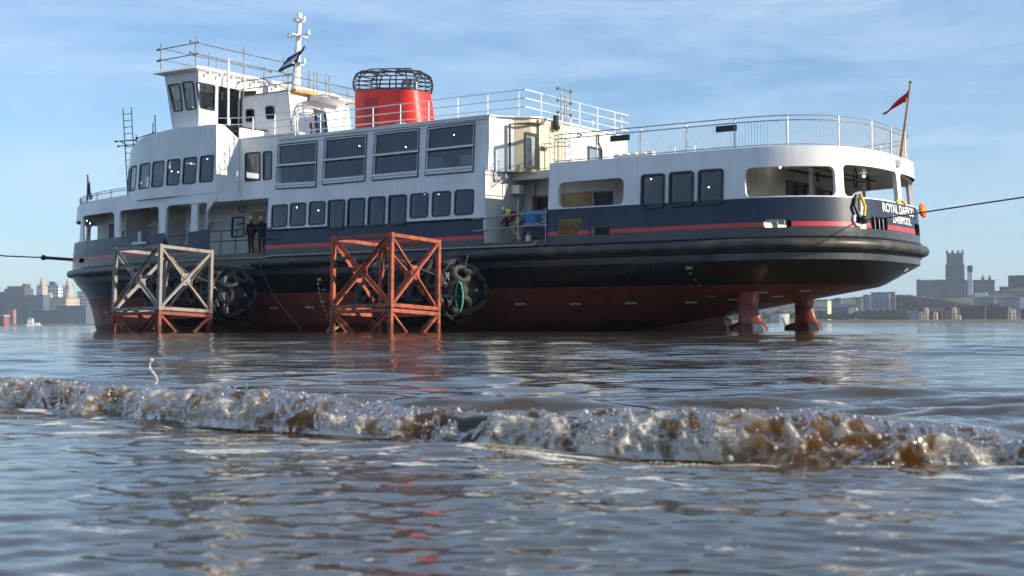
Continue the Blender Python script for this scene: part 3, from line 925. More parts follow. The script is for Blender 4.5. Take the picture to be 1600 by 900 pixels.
# cream primer patch round the door and door itself
A = on_end(793, 190); Bp = on_end(852, 205)
ew2 = Flat((1.35, 2.0), (1.35, VM + 2))
ud0, zd1 = ew2.bp(818.5, 206); ud1, _ = ew2.bp(838.5, 210)
mb = MB(); panel(mb, ew2, [(-0.0, 6.62), (2.0, 6.62)], [(-0.0, 8.8), (2.0, 8.8)], [[Vector(p) for p in ((ud0, zd1), (ud1, zd1), (ud1, 6.7), (ud0, 6.7))]], th=0.005, d0=0.008)
for a_, b_ in (((0.55, 1.35), (1.1, 1.75)), ((1.1, 1.75), (1.35, 2.2))):
    fl_ = Flat(a_, b_); panel(mb, fl_, [(0, 6.62), (fl_.L, 6.62)], [(0, 8.8), (fl_.L, 8.8)], [], th=0.005, d0=0.008)
mb.build('primer_patch', CREAM, FERRY)
window(ew2, rquad([(ud0, zd1), (ud1, zd1), (ud1, 6.68), (ud0, 6.68)], 0.12), FERRY, fw=0.12, out=0.06, rec=-0.02, name='upper_door')
u2, z2 = ew2.bp(918, 228); u3, _ = ew2.bp(938, 232)
window(ew2, rquad([(u2, z2), (u3, z2), (u3, 6.75), (u2, 6.75)], 0.05), FERRY, fw=0.08, out=0.05, rec=-0.02, name='upper_window')
# drain pipe, cable tray and boxes on the end wall
mb = MB()
p = ew2.pos(-0.42, 6.7, 0.12); mb.tube([(0.5, 1.1, 6.65), (0.5, 1.1, 8.55), (1.1, 1.55, 8.58), (1.5, 2.1, 8.6), (1.5, 2.3, 8.84)], 0.05, 8)
u_, _ = ew2.bp(937, 210); q = ew2.pos(u_, 0, 0.1); mb.tube([(q.x, q.y, 6.65), (q.x, q.y, 8.0), (q.x, q.y - 0.3, 8.3), (q.x, q.y - 0.3, 8.7)], 0.05, 8)
mb.build('drain_pipe', DARKM, FERRY, smooth=True, fixn=False)
mb = MB()
for u_ in (-0.0, 0.12, 0.24): q = ew2.pos(u_ + 0.15, 7.55, 0.05); mb.bx(q.x - 0.05, q.x + 0.05, q.y - 0.04, q.y + 0.04, 7.5, 7.68)
for px, py in ((903, 209), (903, 214), (907, 211)): p = ew2.bp(px, py); q = ew2.pos(p[0], p[1], 0.03); mb.bx(q.x - 0.03, q.x + 0.03, q.y - 0.05, q.y + 0.05, q.z - 0.04, q.z + 0.04)
mb.build('cable_box', DARKM, FERRY)
# main roof
mb = MB()
roof = [(su_, 0.36), (0.05, 0.30), (0.16, 0.7), (0.65, 1.28), (1.2, 1.68), (1.45, 2.2), (1.45, B - 2.2), (0.65, B - 1.28), (0.1, B - 0.3), (su_, B - 0.36)]
mb.prism(roof, lambda a, b, k: (a, b, 8.90 - 0.06 * k))
mb.build('boat_deck', WHITE2, FERRY)
# closing walls, inner floors and ceilings
mb = MB()
mb.bx(su_ + .01, su_ + .09, 0.45, B - 0.45, 6.2, 8.83); mb.bx(sl_ + .01, sl_ + .09, 0.25, B - 0.2, 3.6, 6.4); mb.bx(-19.0, -12.7, 4.5, 4.6, 3.62, 6.1)
mb.bx(-12.9, -0.1, B - 0.45, B - 0.38, 6.5, 8.83); mb.bx(-12.9, -0.1, B - 0.2, B - 0.12, 3.6, 6.5)
mb.bx(-0.1, -0.03, 3.0, B - 0.2, 3.6, 6.6); mb.bx(-0.1, -0.03, 0.45, B - 0.4, 6.6, 8.83)
mb.build('inner_bulkhead', WHITE2, FERRY)
mb = MB(); mb.bx(sl_ + .1, -0.1, 0.34, B - 0.4, 6.30, 6.5)
mb.build('saloon_deck', GREYM, FERRY)
INT = mat('interior_lining', (0.22, 0.23, 0.25), 0.7, var=0.2, vscale=0.8)
mb = MB(); mb.bx(-12.3, -0.2, 4.6, 4.7, 3.65, 8.8)
for i in range(11): mb.bx(-12.1 + i * 1.15, -12.05 + i * 1.15, 0.9, 1.1, 3.65, 6.28)
for i in range(5): mb.bx(su_ + .3 + i * 2.8, -12.0 + i * 2.9, 1.6, 1.8, 6.5, 8.8)
for i in range(7): mb.bx(-11.3 + i * 1.65, -10.5 + i * 1.65, 2.2, 2.9, 6.5, 7.35)
for i in range(12): mb.bx(su_ + .2, -0.2, 0.9 + 0.3 * i, 1.0 + 0.3 * i, 8.68, 8.76)
mb.build('saloon_fittings', INT, FERRY)
mb = MB(); mb.bx(-4.7, -3.2, 2.0, 2.06, 6.5, 7.6); mb.bx(-1.9, -1.3, 0.9, 1.3, 7.0, 7.4); mb.bx(-1.0, -0.5, 0.9, 1.3, 7.0, 7.4)
mb.build('saloon_partition', WHITE2, FERRY)
# interior lamps
for conv, L_, v in ((c4, [(272, 618), (418, 638), (1130, 530), (1222, 528)], 1.2), (c4, [(693, 205), (1003, 213), (1326, 132)], 2.0), (c1, [(890, 465), (1053, 400), (1185, 362), (945, 470)], 1.6), (c6, [(1258, 295), (1350, 310), (835, 235)], 1.4), (c1, [(190, 872), (215, 895)], 2.5)):
    for q in L_:
        p = onv(*conv(*q), v); mb = MB(); mb.sph(p, 0.026, 8, 6); mb.build('cabin_lamp', LAMP, FERRY, smooth=True, fixn=False)

# --- midship gangway recess and set-back wall
SB = Flat((-17.0, 1.65), (-11.6, 1.65))
mb = MB()
sbw = [quad(SB, lambda x, y: (x, y), q, 0.12) for q in ([(383, 239), (407, 237), (406.5, 281.5), (383, 284)], [(411, 237), (425, 235.5), (424.5, 280), (411, 281.5)])]
panel(mb, SB, [(0.0, 6.12), (5.35, 6.12)], [(0.0, 9.25), (5.35, 9.25)], sbw, th=0.08)
panel(mb, Flat((-15.55, 0.12), (-15.55, 1.7)), [(0, 6.2), (1.55, 6.2)], [(0, 9.82), (0.5, 9.8), (1.55, 9.2)], [], th=0.08)
mb.bx(-19.0, sl_ + .3, 0.25, 2.5, 6.12, 6.2)
mb.build('setback_side_wall', WHITE, FERRY)
for q in sbw: window(SB, q, FERRY, fw=0.06, out=0.03, rec=0.02)
mb = MB(); mb.bx(-17.0, -11.7, 1.6, B - 1.6, 9.2, 9.27); mb.build('bridge_deck', WHITE2, FERRY)
LR = Flat((-19.5, 2.4), (-12.4, 2.4))
mb = MB()
lw_ = quad(LR, lambda x, y: (x, y), [(362.5, 339.5), (382, 338.5), (381.5, 370), (361.5, 371.5)], 0.1)
panel(mb, LR, [(0, 3.6), (7.1, 3.6)], [(0, 6.15), (7.1, 6.15)], [lw_], th=0.08)
mb.build('gangway_inner_wall', WHITE2, FERRY)
window(LR, lw_, FERRY, fw=0.06, out=0.03, rec=0.02)
ud, _ = LR.bp(396, 350); ud2, _ = LR.bp(414, 350)
mb = MB(); p = LR.pos(ud, 3.6, 0.05); q = LR.pos(ud2, 3.6, 0.05); mb.bx(p.x, q.x, p.y - 0.03, p.y, 3.62, 5.75)
mb.build('plywood_door', PLY, FERRY)
mb = MB(); mb.torus((-16.0, 2.25, 5.95), (0.1, 1, 0), 0.2, 0.02, 22, 6); mb.build('hose_coil', DARKM, FERRY, smooth=True, fixn=False)

# --- fore white shell on the main deck
conv0 = lambda x, y: (x, y)
def oq(pts, r): return rquad([HS.bp(*p) for p in pts], r)
op1 = oq([(129, 338), (178.5, 331), (178.5, 375.5), (129.5, 381)], 0.3)
op2 = oq([(186.5, 329.5), (249, 322.5), (249.5, 371.5), (187, 375)], 0.3)
u3a, u3b = HS.bp(258, 350)[0], HS.bp(297.5, 350)[0]
op3 = rquad([(u3a, HS.bp(258, 322.5)[1]), (u3b, HS.bp(297, 319)[1]), (u3b, 3.0), (u3a, 3.0)], 0.25)
op4 = oq([(308, 317), (327.5, 315), (326.5, 363), (307.5, 365)], 0.3)
u5 = HS.bp(343, 350)[0]
op1 = [Vector((p[0], max(p[1], 4.80))) for p in op1]; op2 = [Vector((p[0], max(p[1], 4.80))) for p in op2]
u1l = min(p[0] for p in op1)
op0 = rquad([(0.15, 6.0), (u1l - 0.35, 6.0), (u1l - 0.35, 4.84), (0.15, 4.84)], 0.2)
ufe = U(-16.3)
mb = MB()
panel(mb, HS, [(0, 4.80), (fore_u, 4.80)], [(0, 6.86), (fore_u, 6.86)], [op0, op1, op2], th=0.12, step=0.1)
panel(mb, HS, [(fore_u, 3.62), (ufe, 3.62)], [(fore_u, 6.86), (ufe, 6.86)], [op3, op4], th=0.12, step=0.2)
panel(mb, HS, [(ufe, 6.16), (U(-15.52), 6.16)], [(ufe, 6.86), (U(-15.52), 6.86)], [], th=0.12, step=0.1)
fs_ = mb.build('fore_side_shell', WHITE, FERRY, weld=True)
mb = MB()
panel(mb, HS, [(HS.L2 - U(-12), 4.62), (HS.L2, 4.62)], [(HS.L2 - U(-12), 6.86), (HS.L2, 6.86)], [mirr(h) for h in (op0, op1, op2)], th=0.12, step=0.3)
panel(mb, HS, [(HS.L2 - U(2.95), 4.62), (HS.L2 - U(-12), 4.62)], [(HS.L2 - U(2.95), 6.6), (HS.L2 - U(-12), 6.6)], [], th=0.05, step=0.5)
mb.build('starboard_side_shell', WHITE, FERRY, weld=True)
# chamfer at the forward corner of the gangway opening
mb = MB(); mb.add([HS.pos(ufe, 6.15, 0), HS.pos(ufe, 5.65, 0), HS.pos(ufe + 0.5, 6.15, 0), HS.pos(ufe, 6.15, -0.1), HS.pos(ufe, 5.65, -0.1), HS.pos(ufe + 0.5, 6.15, -0.1)], [(0, 1, 2), (5, 4, 3), (1, 4, 5, 2)])
mb.build('corner_gusset', WHITE, FERRY)
# navy gate panel hung on the side, lower gap rails
ug0, ug1 = HS.bp(295, 380)[0], HS.bp(328, 380)[0]
mb = MB(); panel(mb, HS, [(ug0, 3.72), (ug1, 3.72)], [(ug0, 4.75), (ug1, 4.83)], [], th=0.05, d0=0.07); mb.build('side_gate', NAVY, FERRY)
mb = MB()
for z in (4.62, 4.12): mb.tube([HS.pos(HS.bp(256, 380)[0], z, -0.05), HS.pos(ug0, z, -0.05)], 0.02, 6)
for z in (4.72, 4.22):
    mb.tube([HS.pos(HS.bp(330, 380)[0], z, 0.02), HS.pos(HS.bp(424 if z > 4.5 else 427, 380)[0], z, 0.04)], 0.03, 6)
for px in (345, 368, 392): u_ = HS.bp(px, 380)[0]; mb.tube([HS.pos(u_, 3.62, 0), HS.pos(u_, 4.72, 0)], 0.025, 6)
mb.build('gangway_guard_rail', DARKM, FERRY, smooth=True, fixn=False)
mb = MB()
for z in (4.72, 4.22):
    mb.tube([(-0.6, -0.02, z - 0.12), (2.0, 0.05, z), (2.95, 0.1, z)], 0.03, 6)
mb.tube([(1.55, 0.1, 3.62), (1.55, 0.1, 5.35)], 0.035, 6)
mb.tube([(2.95, -0.04, 3.5), (2.95, -0.04, 4.9)], 0.02, 6)
mb.build('aft_guard_rail', GALV, FERRY, smooth=True, fixn=False)
mb = MB(); mb.torus(HS.pos(fore_u + 0.15, 4.35, 0.05), (0.2, 1, 0), 0.13, 0.07, 16, 8); mb.build('fairlead', DARKM, FERRY, smooth=True, fixn=False)
# inner forward walls
FI = Flat((-29.0, 4.2), (-16.5, 2.4))
mb = MB()
panel(mb, FI, [(0, 3.6), (12.6, 3.6)], [(0, 6.5), (12.6, 6.5)], [], th=0.08)
mb.bx(-29.0, -28.9, 4.2, B - 4.2, 3.6, 6.5)
mb.bx(-20.4, -20.3, 0.9, 2.6, 3.6, 6.5)
mb.bx(-24.2, -24.1, 2.0, 3.6, 3.6, 6.5)
mb.build('fore_inner_wall', WHITE2, FERRY)
mb = MB()
for u_ in (1.2, 3.2): p = FI.pos(u_, 3.62, 0.03); q = FI.pos(u_ + 0.9, 3.62, 0.03); mb.hexa([p, q, FI.pos(u_ + .9, 3.62, 0), FI.pos(u_, 3.62, 0), p + Vector((0, 0, 2.2)), q + Vector((0, 0, 2.2)), FI.pos(u_ + .9, 5.82, 0), FI.pos(u_, 5.82, 0)])
mb.build('fore_door', DARKM, FERRY)
mb = MB(); p = onv(195, 366, 3.0); mb.sph(p, 0.26, 14, 8, sc_=(1, 0.15, 1)); mb.build('roundel', GASKET, FERRY, smooth=True, fixn=False)
mb = MB()
mb.beam((-19.6, 1.7, 4.1), (-18.0, 1.7, 5.6), 0.05, 0.1); mb.beam((-19.6, 2.3, 4.1), (-18.0, 2.3, 5.6), 0.05, 0.1)
for k in range(7): mb.bx(-19.5 + .22 * k, -19.3 + .22 * k, 1.7, 2.3, 4.2 + .2 * k, 4.24 + .2 * k)
mb.tube([(-17.6, 1.4, 3.6), (-17.6, 1.4, 6.4)], 0.04, 6); mb.tube([(-17.6, 1.4, 5.3), (-16.6, 1.4, 5.4)], 0.04, 6)
mb.build('fore_stair', RAILW, FERRY, fixn=False)
mb = MB(); mb.bx(-26.8, -26.4, 3.2, 3.6, 3.6, 4.9); mb.tube([(-22.3, 1.9, 5.3), (-22.2, 2.3, 5.6), (-22.0, 2.3, 5.3)], 0.05, 6)
mb.build('deck_locker', WHITE2, FERRY)
mb = MB()
p = HS.pos(HS.bp(221, 387)[0], 4.35, 0.1); mb.bx(p.x - 0.5, p.x + 0.5, p.y - 0.1, p.y + 0.02, 4.32, 4.44); mb.bx(p.x - 0.08, p.x + 0.08, p.y - 0.06, p.y + 0.02, 4.3, 4.95)
mb.build('mooring_bracket', WHITE2, FERRY)
# fore upper deck and ceiling
deck('fore_upper_deck', HS, 0.0, HS.L2 - 0.01, 6.55, WHITE2, d=-0.5, th=0.06) if False else None
mb = MB()
k = 120; a = U(-16.3)
P = [HS.pos(a * (1 - i / k), 6.6, -0.13) for i in range(k + 1)]; P = [(p.x, p.y) for p in P]
P = P + [(x, B - y) for x, y in reversed(P)]
mb.prism(P, lambda x, y, k: (x, y, 6.60 - 0.1 * k)); mb.build('fore_upper_deck', WHITE2, FERRY)

# --- forward deckhouse
uE = FD.us(-15.62)
tp = [(640 / 5.293 + 100 + 0, 0)]
prof_px = [(201.5, 246), (206, 232), (213, 222), (225, 214), (244, 207.5), (262, 203), (278, 200), (300, 197.5), (336, 194.5), (343, 194.5)]
prof = [FD.bp(x, y, umax=FD.L2 / 2) for x, y in prof_px]
prof = sorted(prof, key=lambda q: q[0])
cl = [prof[0]]
for q in prof[1:]:
    if q[0] > cl[-1][0] + 0.05: cl.append(q)
prof = cl
zf = prof[0][1]
prof = [(0.0, min(zf, 8.75))] + [p for p in prof if p[0] > 0.3] + [(uE, prof[-1][1])]
prof = [p for i, p in enumerate(prof) if i == 0 or p[0] > prof[i - 1][0]]
fw_ = [[(537, 432), (602, 415), (588, 622), (528, 632)], [(630, 408), (713, 395), (702, 600), (616, 614)], [(735, 390), (829, 377), (817, 590), (722, 602)], [(857, 373), (963, 361), (950, 575), (845, 585)], [(990, 355), (1101, 343), (1089, 562), (978, 572)], [(1130, 336), (1243, 324), (1230, 548), (1116, 556)]]
wf = []
for i, q in enumerate(fw_):
    Q = [FD.bp(*c1(*p), umax=FD.L2 / 2) for p in q]
    ul = (Q[0][0] + Q[3][0]) / 2; ur = (Q[1][0] + Q[2][0]) / 2
    zt_ = (Q[0][1] + Q[1][1]) / 2; zb_ = (Q[2][1] + Q[3][1]) / 2
    if i == 0: ul = max(ul, ur - 1.1); zt_ = wf0z[1] if False else zt_
    wf.append([ul, ur, zt_, zb_])
for i in range(6):
    wf[i][2] = np.mean([w[2] for w in wf[2:]]); wf[i][3] = np.mean([w[3] for w in wf[2:]])
wfq = [rquad([(a, t), (b, t), (b, z), (a, z)], 0.13) for a, b, t, z in wf]
print('fwd', prof, wf)
uf = wf[0][0] - 0.3
front = []
while uf - 1.0 > 0.1:
    front.append(rquad([(uf - 0.95, wf[0][2]), (uf, wf[0][2]), (uf, wf[0][3]), (uf - 0.95, wf[0][3])], 0.13)); uf -= 1.25
mb = MB()
panel(mb, FD, [(0, 6.56), (uE, 6.56)], prof, wfq + front, th=0.08, step=0.1)
panel(mb, FD, [(FD.L2 - uE, 6.56), (FD.L2, 6.56)], [(FD.L2 - p[0], p[1]) for p in reversed(prof)], [[Vector((FD.L2 - p[0], p[1])) for p in h][::-1] for h in wfq + front], th=0.08, step=0.2)
mb.build('fore_deckhouse_wall', WHITE, FERRY, weld=True)
for q in wfq + front: window(FD, q, FERRY, fw=0.055, out=0.02, rec=0.02, lining=0.08)
mb = MB()
K = 40
pu = [p[0] for p in prof]; pz = [p[1] for p in prof]
rows = []
for i in range(K + 1):
    u = uE * i / K; z = float(np.interp(u, pu, pz)) - 0.005
    p = FD.pos(u, z, -0.01); rows.append(p)
for i, p in enumerate(rows):
    for j in range(9):
        f = j / 8; mb.v.append((p.x, p.y + (B - 2 * p.y) * f, p.z + 0.12 * math.sin(math.pi * f)))
for i in range(K):
    for j in range(8):
        mb.f.append((i * 9 + j, i * 9 + j + 1, (i + 1) * 9 + j + 1, (i + 1) * 9 + j)); mb.m.append(0)
mb.build('fore_deckhouse_roof', WHITE, FERRY, smooth=True)
mb = MB(); mb.bx(-23.5, -15.8, 4.5, 4.6, 6.6, 9.0); mb.bx(-19.5, -19.4, 1.5, 4.5, 6.6, 8.8); mb.bx(-21.6, -21.2, 1.6, 2.0, 6.6, 7.6); mb.build('deckhouse_fittings', INT, FERRY)
mb = MB(); mb.bx(-15.6, -15.55, 1.6, B - 1.6, 6.56, 9.8); mb.build('deckhouse_aft_wall', WHITE, FERRY)

# --- wheelhouse
# corners of its plan at roof and floor; walls lean outward going up
s0, s1, vN, vF = -19.55, -17.75, 1.05, B - 1.05       # at eye level
def whp(s, v, z):
    k = (z - 10.0) * 0.085
    cs_, cv = (s0 + s1) / 2, (vN + vF) / 2
    return Vector((s + (k if s > cs_ else -k * 1.6), v + (k if v > cv else -k), z))
class WFace:
    def __init__(s, a, b): s.a = a; s.b = b; s.L = (Vector(b) - Vector(a)).length
    def pos(s, u, z, d=0.0):
        f = u / s.L
        p = whp(*s.a, z).lerp(whp(*s.b, z), f)
        t = (Vector(s.b) - Vector(s.a)).normalized(); n_ = Vector((t.y, -t.x, 0))
        return p + n_ * d
    def bp(s, px, py):
        u, z = 1.0, 11.5
        for _ in range(12):
            p = s.pos(u, z); e = Flat((s.pos(0, z).x, s.pos(0, z).y), (s.pos(s.L, z).x, s.pos(s.L, z).y)).bp(px, py)
            u, z = e[0] * s.L / (s.pos(s.L, z) - s.pos(0, z)).length, e[1]
        return (u, z)
zW0, zW1 = 9.55, 12.62
Wp = WFace((s0, vN), (s1, vN)); Wa = WFace((s1, vN), (s1, vF)); Wf = WFace((s1, vF), (s0, vF)); Wb = WFace((s0, vF), (s0, vN))
wh = empty('wheelhouse', (0, 0, 0), 0, FERRY)
pw = [rquad([Wp.bp(*c3(*p)) for p in q], 0.1) for q in ([(147, 505), (232, 497), (253, 688), (188, 696)], [(246, 488), (325, 480), (347, 675), (275, 686)])]
aw = [rquad([Wa.bp(*c3(*p)) for p in q], 0.1) for q in ([(345, 484), (478, 510), (474, 692), (372, 672)], [(655, 545), (752, 565), (752, 625), (655, 625)], [(770, 568), (830, 580), (830, 625), (770, 625)])]
u_a = Wa.bp(*c3(500, 520))[0]; u_b = Wa.bp(*c3(650, 560))[0]
doorh = [Vector(p) for p in ((u_a, 12.1), (u_b, 12.1), (u_b, 10.05), (u_a, 10.05))]
fwn = [rquad([(0.4 + i * 1.55, 12.2), (1.7 + i * 1.55, 12.2), (1.7 + i * 1.55, 10.9), (0.4 + i * 1.55, 10.9)], 0.1) for i in range(6)]
fwp = [rquad([(0.15 + i * .85, 12.2), (.85 + i * .85, 12.2), (.85 + i * .85, 10.9), (0.15 + i * .85, 10.9)], 0.1) for i in range(2)]
print('wh', [tuple(round(x, 2) for x in p) for p in pw[0][::5]], [tuple(round(x, 2) for x in p) for p in aw[0][::5]], u_a, u_b)
mb = MB()
for S, h in ((Wp, pw), (Wa, aw + [doorh]), (Wf, fwp), (Wb, fwn)):
    panel(mb, S, [(0, zW0), (S.L, zW0)], [(0, zW1), (S.L, zW1)], h, th=0.06, step=0.8)
mb.bx(s0, s1, vN, vF, 9.9, 9.96)
mb.build('wheelhouse_wall', WHITE, wh)
for S, h in ((Wp, pw), (Wa, aw), (Wf, fwp), (Wb, fwn)):
    for q in h:
        mbw = window(S, q, wh, fw=0.06, out=0.03, rec=0.02, glass=GLASSC)
        # keep it to three levels: the pane joins its frame
        pn = mbw.children[0]
        me, pm_ = mbw.data, pn.data
        bm = bmesh.new(); bm.from_mesh(me); nf = len(bm.faces); bm.from_mesh(pm_); bm.faces.ensure_lookup_table()
        for f in bm.faces[nf:]: f.material_index = 1
        bm.to_mesh(me); bm.free(); me.materials.append(GLASSC); bpy.data.objects.remove(pn)
mb = MB()
r0 = [(s0 - 0.85, vN - 0.62), (s1 + 0.42, vN - 0.55), (s1 + 0.42, vF + 0.55), (s0 - 0.85, vF + 0.62)]
mb.v += [(a, b, 12.72) for a, b in r0] + [(a + (0.4 if a < s0 else -0.25), b + (0.35 if b < VM else -0.35), 12.92) for a, b in r0] + [whp(a, b, zW1 - 0.02) for a, b in ((s0, vN), (s1, vN), (s1, vF), (s0, vF))]
mb.f += [(4, 5, 6, 7)] + [(i, (i + 1) % 4, 4 + (i + 1) % 4, 4 + i) for i in range(4)] + [(8 + i, 8 + (i + 1) % 4, (i + 1) % 4, i) for i in range(4)] + [(11, 10, 9, 8)]
mb.m += [0] * 10
mb.build('wheelhouse_roof', WHITE, wh)
mb = MB(); mb.bx(s0 + 0.3, s0 + 0.8, vN + 1, vF - 1, 9.96, 10.9); mb.bx(s1 - 1.4, s1 - 0.9, 4.8, 5.4, 9.96, 11.1); mb.bx(s1 - 1.2, s1 - 0.8, 2.4, 2.9, 9.96, 11.2)
mb.tube([(s0 + 1.0, 2.2, 9.96), (s0 + 1.0, 2.2, 12.5)], 0.04, 6); mb.tube([(s0 + 1.5, 2.9, 11.5), (s0 + 1.5, 2.9, 12.6)], 0.05, 6)
mb.build('helm_console', DARKM, wh)
mb = MB(); P_ = Wa.pos(u_b, 10.05, 0.05); t_ = Vector((0.75, 0.35, 0)); mb.add([P_, P_ + t_, P_ + t_ + Vector((0.1, 0, 2.0)), P_ + Vector((0.1, 0, 2.0))], [(0, 1, 2, 3)])
mb.build('bridge_door', DARKM, wh)
mb = MB(); p = onz(*c3(490, 340), 13.3); mb.tube([(s1 + 0.55, 2.5, 10.0), (s1 + 0.55, 2.5, 13.35)], 0.055, 8); mb.sph((s1 + 0.55, 2.5, 13.4), 0.12, 10, 6, sc_=(1, 1, 0.4))
mb.build('vent_pipe', RAILW, wh, smooth=True, fixn=False)
mb = MB()
for u_ in np.arange(0.4, 9, 0.75): q = Wa.pos(u_, 12.55, 0.25); mb = MB(); mb.bx(q.x - 0.12, q.x + 0.12, q.y - 0.05, q.y + 0.05, 12.5, 12.62); mb.build('floodlight', WHITE, wh)

# --- mast house with portholes, aft face lit
vM_ = 3.6
q0 = onv(378, 153, vM_); q1 = onv(450, 141, vM_); q2 = onv(377, 214, vM_); q3 = onv(459, 208, vM_)
sM0, sM1 = q0.x, q1.x; zM = (q0.z + q1.z) / 2; zF = 9.27
print('masthouse', q0, q1, q2, q3)
mh = empty('mast_house', (0, 0, 0), 0, FERRY)
class MFace:
    def __init__(s, a, b, a2, b2, za, zb): s.a = Vector(a); s.b = Vector(b); s.a2 = Vector(a2); s.b2 = Vector(b2); s.za = za; s.zb = zb; s.L = (s.b - s.a).length
    def pos(s, u, z, d=0.0):
        f = (z - s.za) / (s.zb - s.za); A = s.a.lerp(s.a2, f); Bq = s.b.lerp(s.b2, f)
        p = A.lerp(Bq, u / s.L); t = (s.b - s.a).normalized(); return Vector((p.x + t.y * d, p.y - t.x * d, z))
    def bp(s, px, py):
        return Flat((s.a.x, s.a.y), (s.b.x, s.b.y)).bp(px, py)
bx_ = q3.x - q1.x
Mp = MFace((sM0, vM_), (sM1 + bx_, vM_), (sM0, vM_), (sM1, vM_), zF - 0.5, zM)
Ma = MFace((sM1 + bx_, vM_), (sM1 + bx_, B - vM_), (sM1, vM_), (sM1, B - vM_), zF - 0.5, zM)
Mq = MFace((sM0, B - vM_), (sM0, vM_), (sM0, B - vM_), (sM0, vM_), zF - 0.5, zM)
ph = [rquad([Mp.bp(*c3(*p)) for p in q], 0.14) for q in ([(698, 680), (760, 676), (760, 765), (698, 768)], [(848, 657), (913, 652), (914, 743), (850, 747)])]
udA = Ma.bp(*c3(1203, 670))[0]; udB = Ma.bp(*c3(1283, 680))[0]
mb = MB()
panel(mb, Mp, [(0, 8.8), (Mp.L, 8.8)], [(0, zM), (Mp.L, zM)], ph, th=0.06)
panel(mb, Ma, [(0, 8.8), (Ma.L, 8.8)], [(0, zM), (Ma.L, zM)], [], th=0.06)
panel(mb, Mq, [(0, 8.8), (Mq.L, 8.8)], [(0, zM), (Mq.L, zM)], [], th=0.06)
panel(mb, MFace((sM1, B - vM_), (sM0, B - vM_), (sM1, B - vM_), (sM0, B - vM_), 9, 12), [(0, 8.8), (3, 8.8)], [(0, zM), (3, zM)], [], th=0.06)
mb.build('mast_house_wall', WHITE, mh)
for q in ph:
    w_ = window(Mp, q, mh, fw=0.06, out=0.03, rec=0.02); bpy.data.objects.remove(w_.children[0])
    m2 = MB(); m2.add([Mp.pos(p[0], p[1], 0.0) for p in inset(q, 0.05)], [tuple(range(len(q) - 1, -1, -1))]); m2.build('porthole_glass', GLASS, mh, fixn=False)
mb = MB(); mb.bx(sM0, sM1 + 0.02, vM_ - 0.03, B - vM_ + 0.03, zM, zM + 0.06); mb.build('mast_house_roof', GREYM, mh)
mb = MB()
a, b_ = Ma.pos(0.3, zM, 0.04), Ma.pos(3.0, zM, 0.04)
for (y0, y1) in ((vM_ + 0.2, vM_ + 1.9), (vM_ + 2.5, vM_ + 5.4)):
    mb.bx(sM1 + 0.02, sM1 + 0.32, y0, y1, zM - 0.02, zM + 0.12)
mb.build('timber_edge_board', TIMBER, mh)
mb = MB()
yy = Ma.pos(udA, zM).y - 0.35
mb.hexa([(sM1 + 0.05, yy, zM - 0.30), (sM1 + 0.95, yy, zM - 0.16), (sM1 + 0.95, yy + 2.2, zM - 0.16), (sM1 + 0.05, yy + 2.2, zM - 0.30), (sM1 + 0.05, yy, zM - 0.03), (sM1 + 1.0, yy, zM - 0.06), (sM1 + 1.0, yy + 2.2, zM - 0.06), (sM1 + 0.05, yy + 2.2, zM - 0.03)])
mb.build('door_canopy', WHITE, mh)
window(Ma, rquad([(udA, 11.0), (udB, 11.0), (udB, 9.0), (udA, 9.0)], 0.05), mh, fw=0.12, out=0.05, rec=-0.03, name='mast_house_door').children[0].name = 'door_glass'
# --- casing block between mast house and funnel
mb = MB(); mb.tube([(-11.4, 2.2, 8.9), (-11.4, 2.2, 9.5)], 0.07, 8); mb.tube([(-11.4, 2.2, 9.5), (-11.4, 2.2, 9.75)], 0.13, 8); mb.build('deck_valve', DARKM, FERRY, fixn=False)

# --- mast
mast = empty('signal_mast', (0, 0, 0), 0, FERRY)
mb = MB()
mA = onv(462, 141, VM); mB_ = onv(468, 29, VM)
mb.tube([Vector((mA.x, VM, zM - 0.5)), Vector((mA.x, VM, mA.z)), mB_], [0.26, 0.24, 0.10], 10)
mb.build('mast_pole', WHITE, mast, smooth=True, fixn=False)
for (zz, w_, px_) in ((mB_.z - 0.15, 0.3, 0), (mB_.z - 0.9, 0.62, 1), (mA.z + (mB_.z - mA.z) * 0.36, 0.45, 0)):
    f = (zz - mA.z) / (mB_.z - mA.z); x_ = mA.x + (mB_.x - mA.x) * f
    mb = MB(); mb.bx(x_ - 0.1, x_ + 0.1, VM - w_, VM + w_, zz, zz + 0.05); mb.bx(x_ - w_ * 1.2, x_ + w_ * 1.2, VM - 0.08, VM + 0.08, zz + 0.01, zz + 0.06)
    for s_ in (-1, 1): mb.tube([(x_ + s_ * w_ * 1.1, VM, zz + 0.06), (x_ + s_ * w_ * 1.1, VM, zz + 0.22)], 0.07, 8)
    mb.build('mast_crosstree', WHITE, mast)
mb = MB(); mb.tube([mB_, mB_ + Vector((0, 0, 0.25))], 0.13, 8); mb.build('masthead_lamp', WHITE, mast, fixn=False)
def flag(name, pts, mats, parent, thick=0.02, split=None):
    """pts: rows of ship-frame points from hoist to fly, each row (upper, lower)"""
    mb = MB()
    n_ = len(pts)
    for j, (a, b) in enumerate(pts):
        a = Vector(a); b = Vector(b)
        for k in range(7):
            f = k / 6; p = a.lerp(b, f); w = 0.05 * math.sin(j * 1.7 + k * 0.9)
            mb.v.append((p.x + w * 0.4, p.y + w, p.z))
    for j in range(n_ - 1):
        for k in range(6):
            mb.f.append((j * 7 + k, j * 7 + k + 1, (j + 1) * 7 + k + 1, (j + 1) * 7 + k))
            mb.m.append(split(j, k) if split else 0)
    o = mb.build(name, mats, parent, smooth=True, fixn=False)
    md = o.modifiers.new('thick', 'SOLIDIFY'); md.thickness = thick
    return o
fl = empty('signal_flag', P0, ANG)
tag(fl, 'navy and white flag hanging limp from the white mast above the bridge', 'flag')
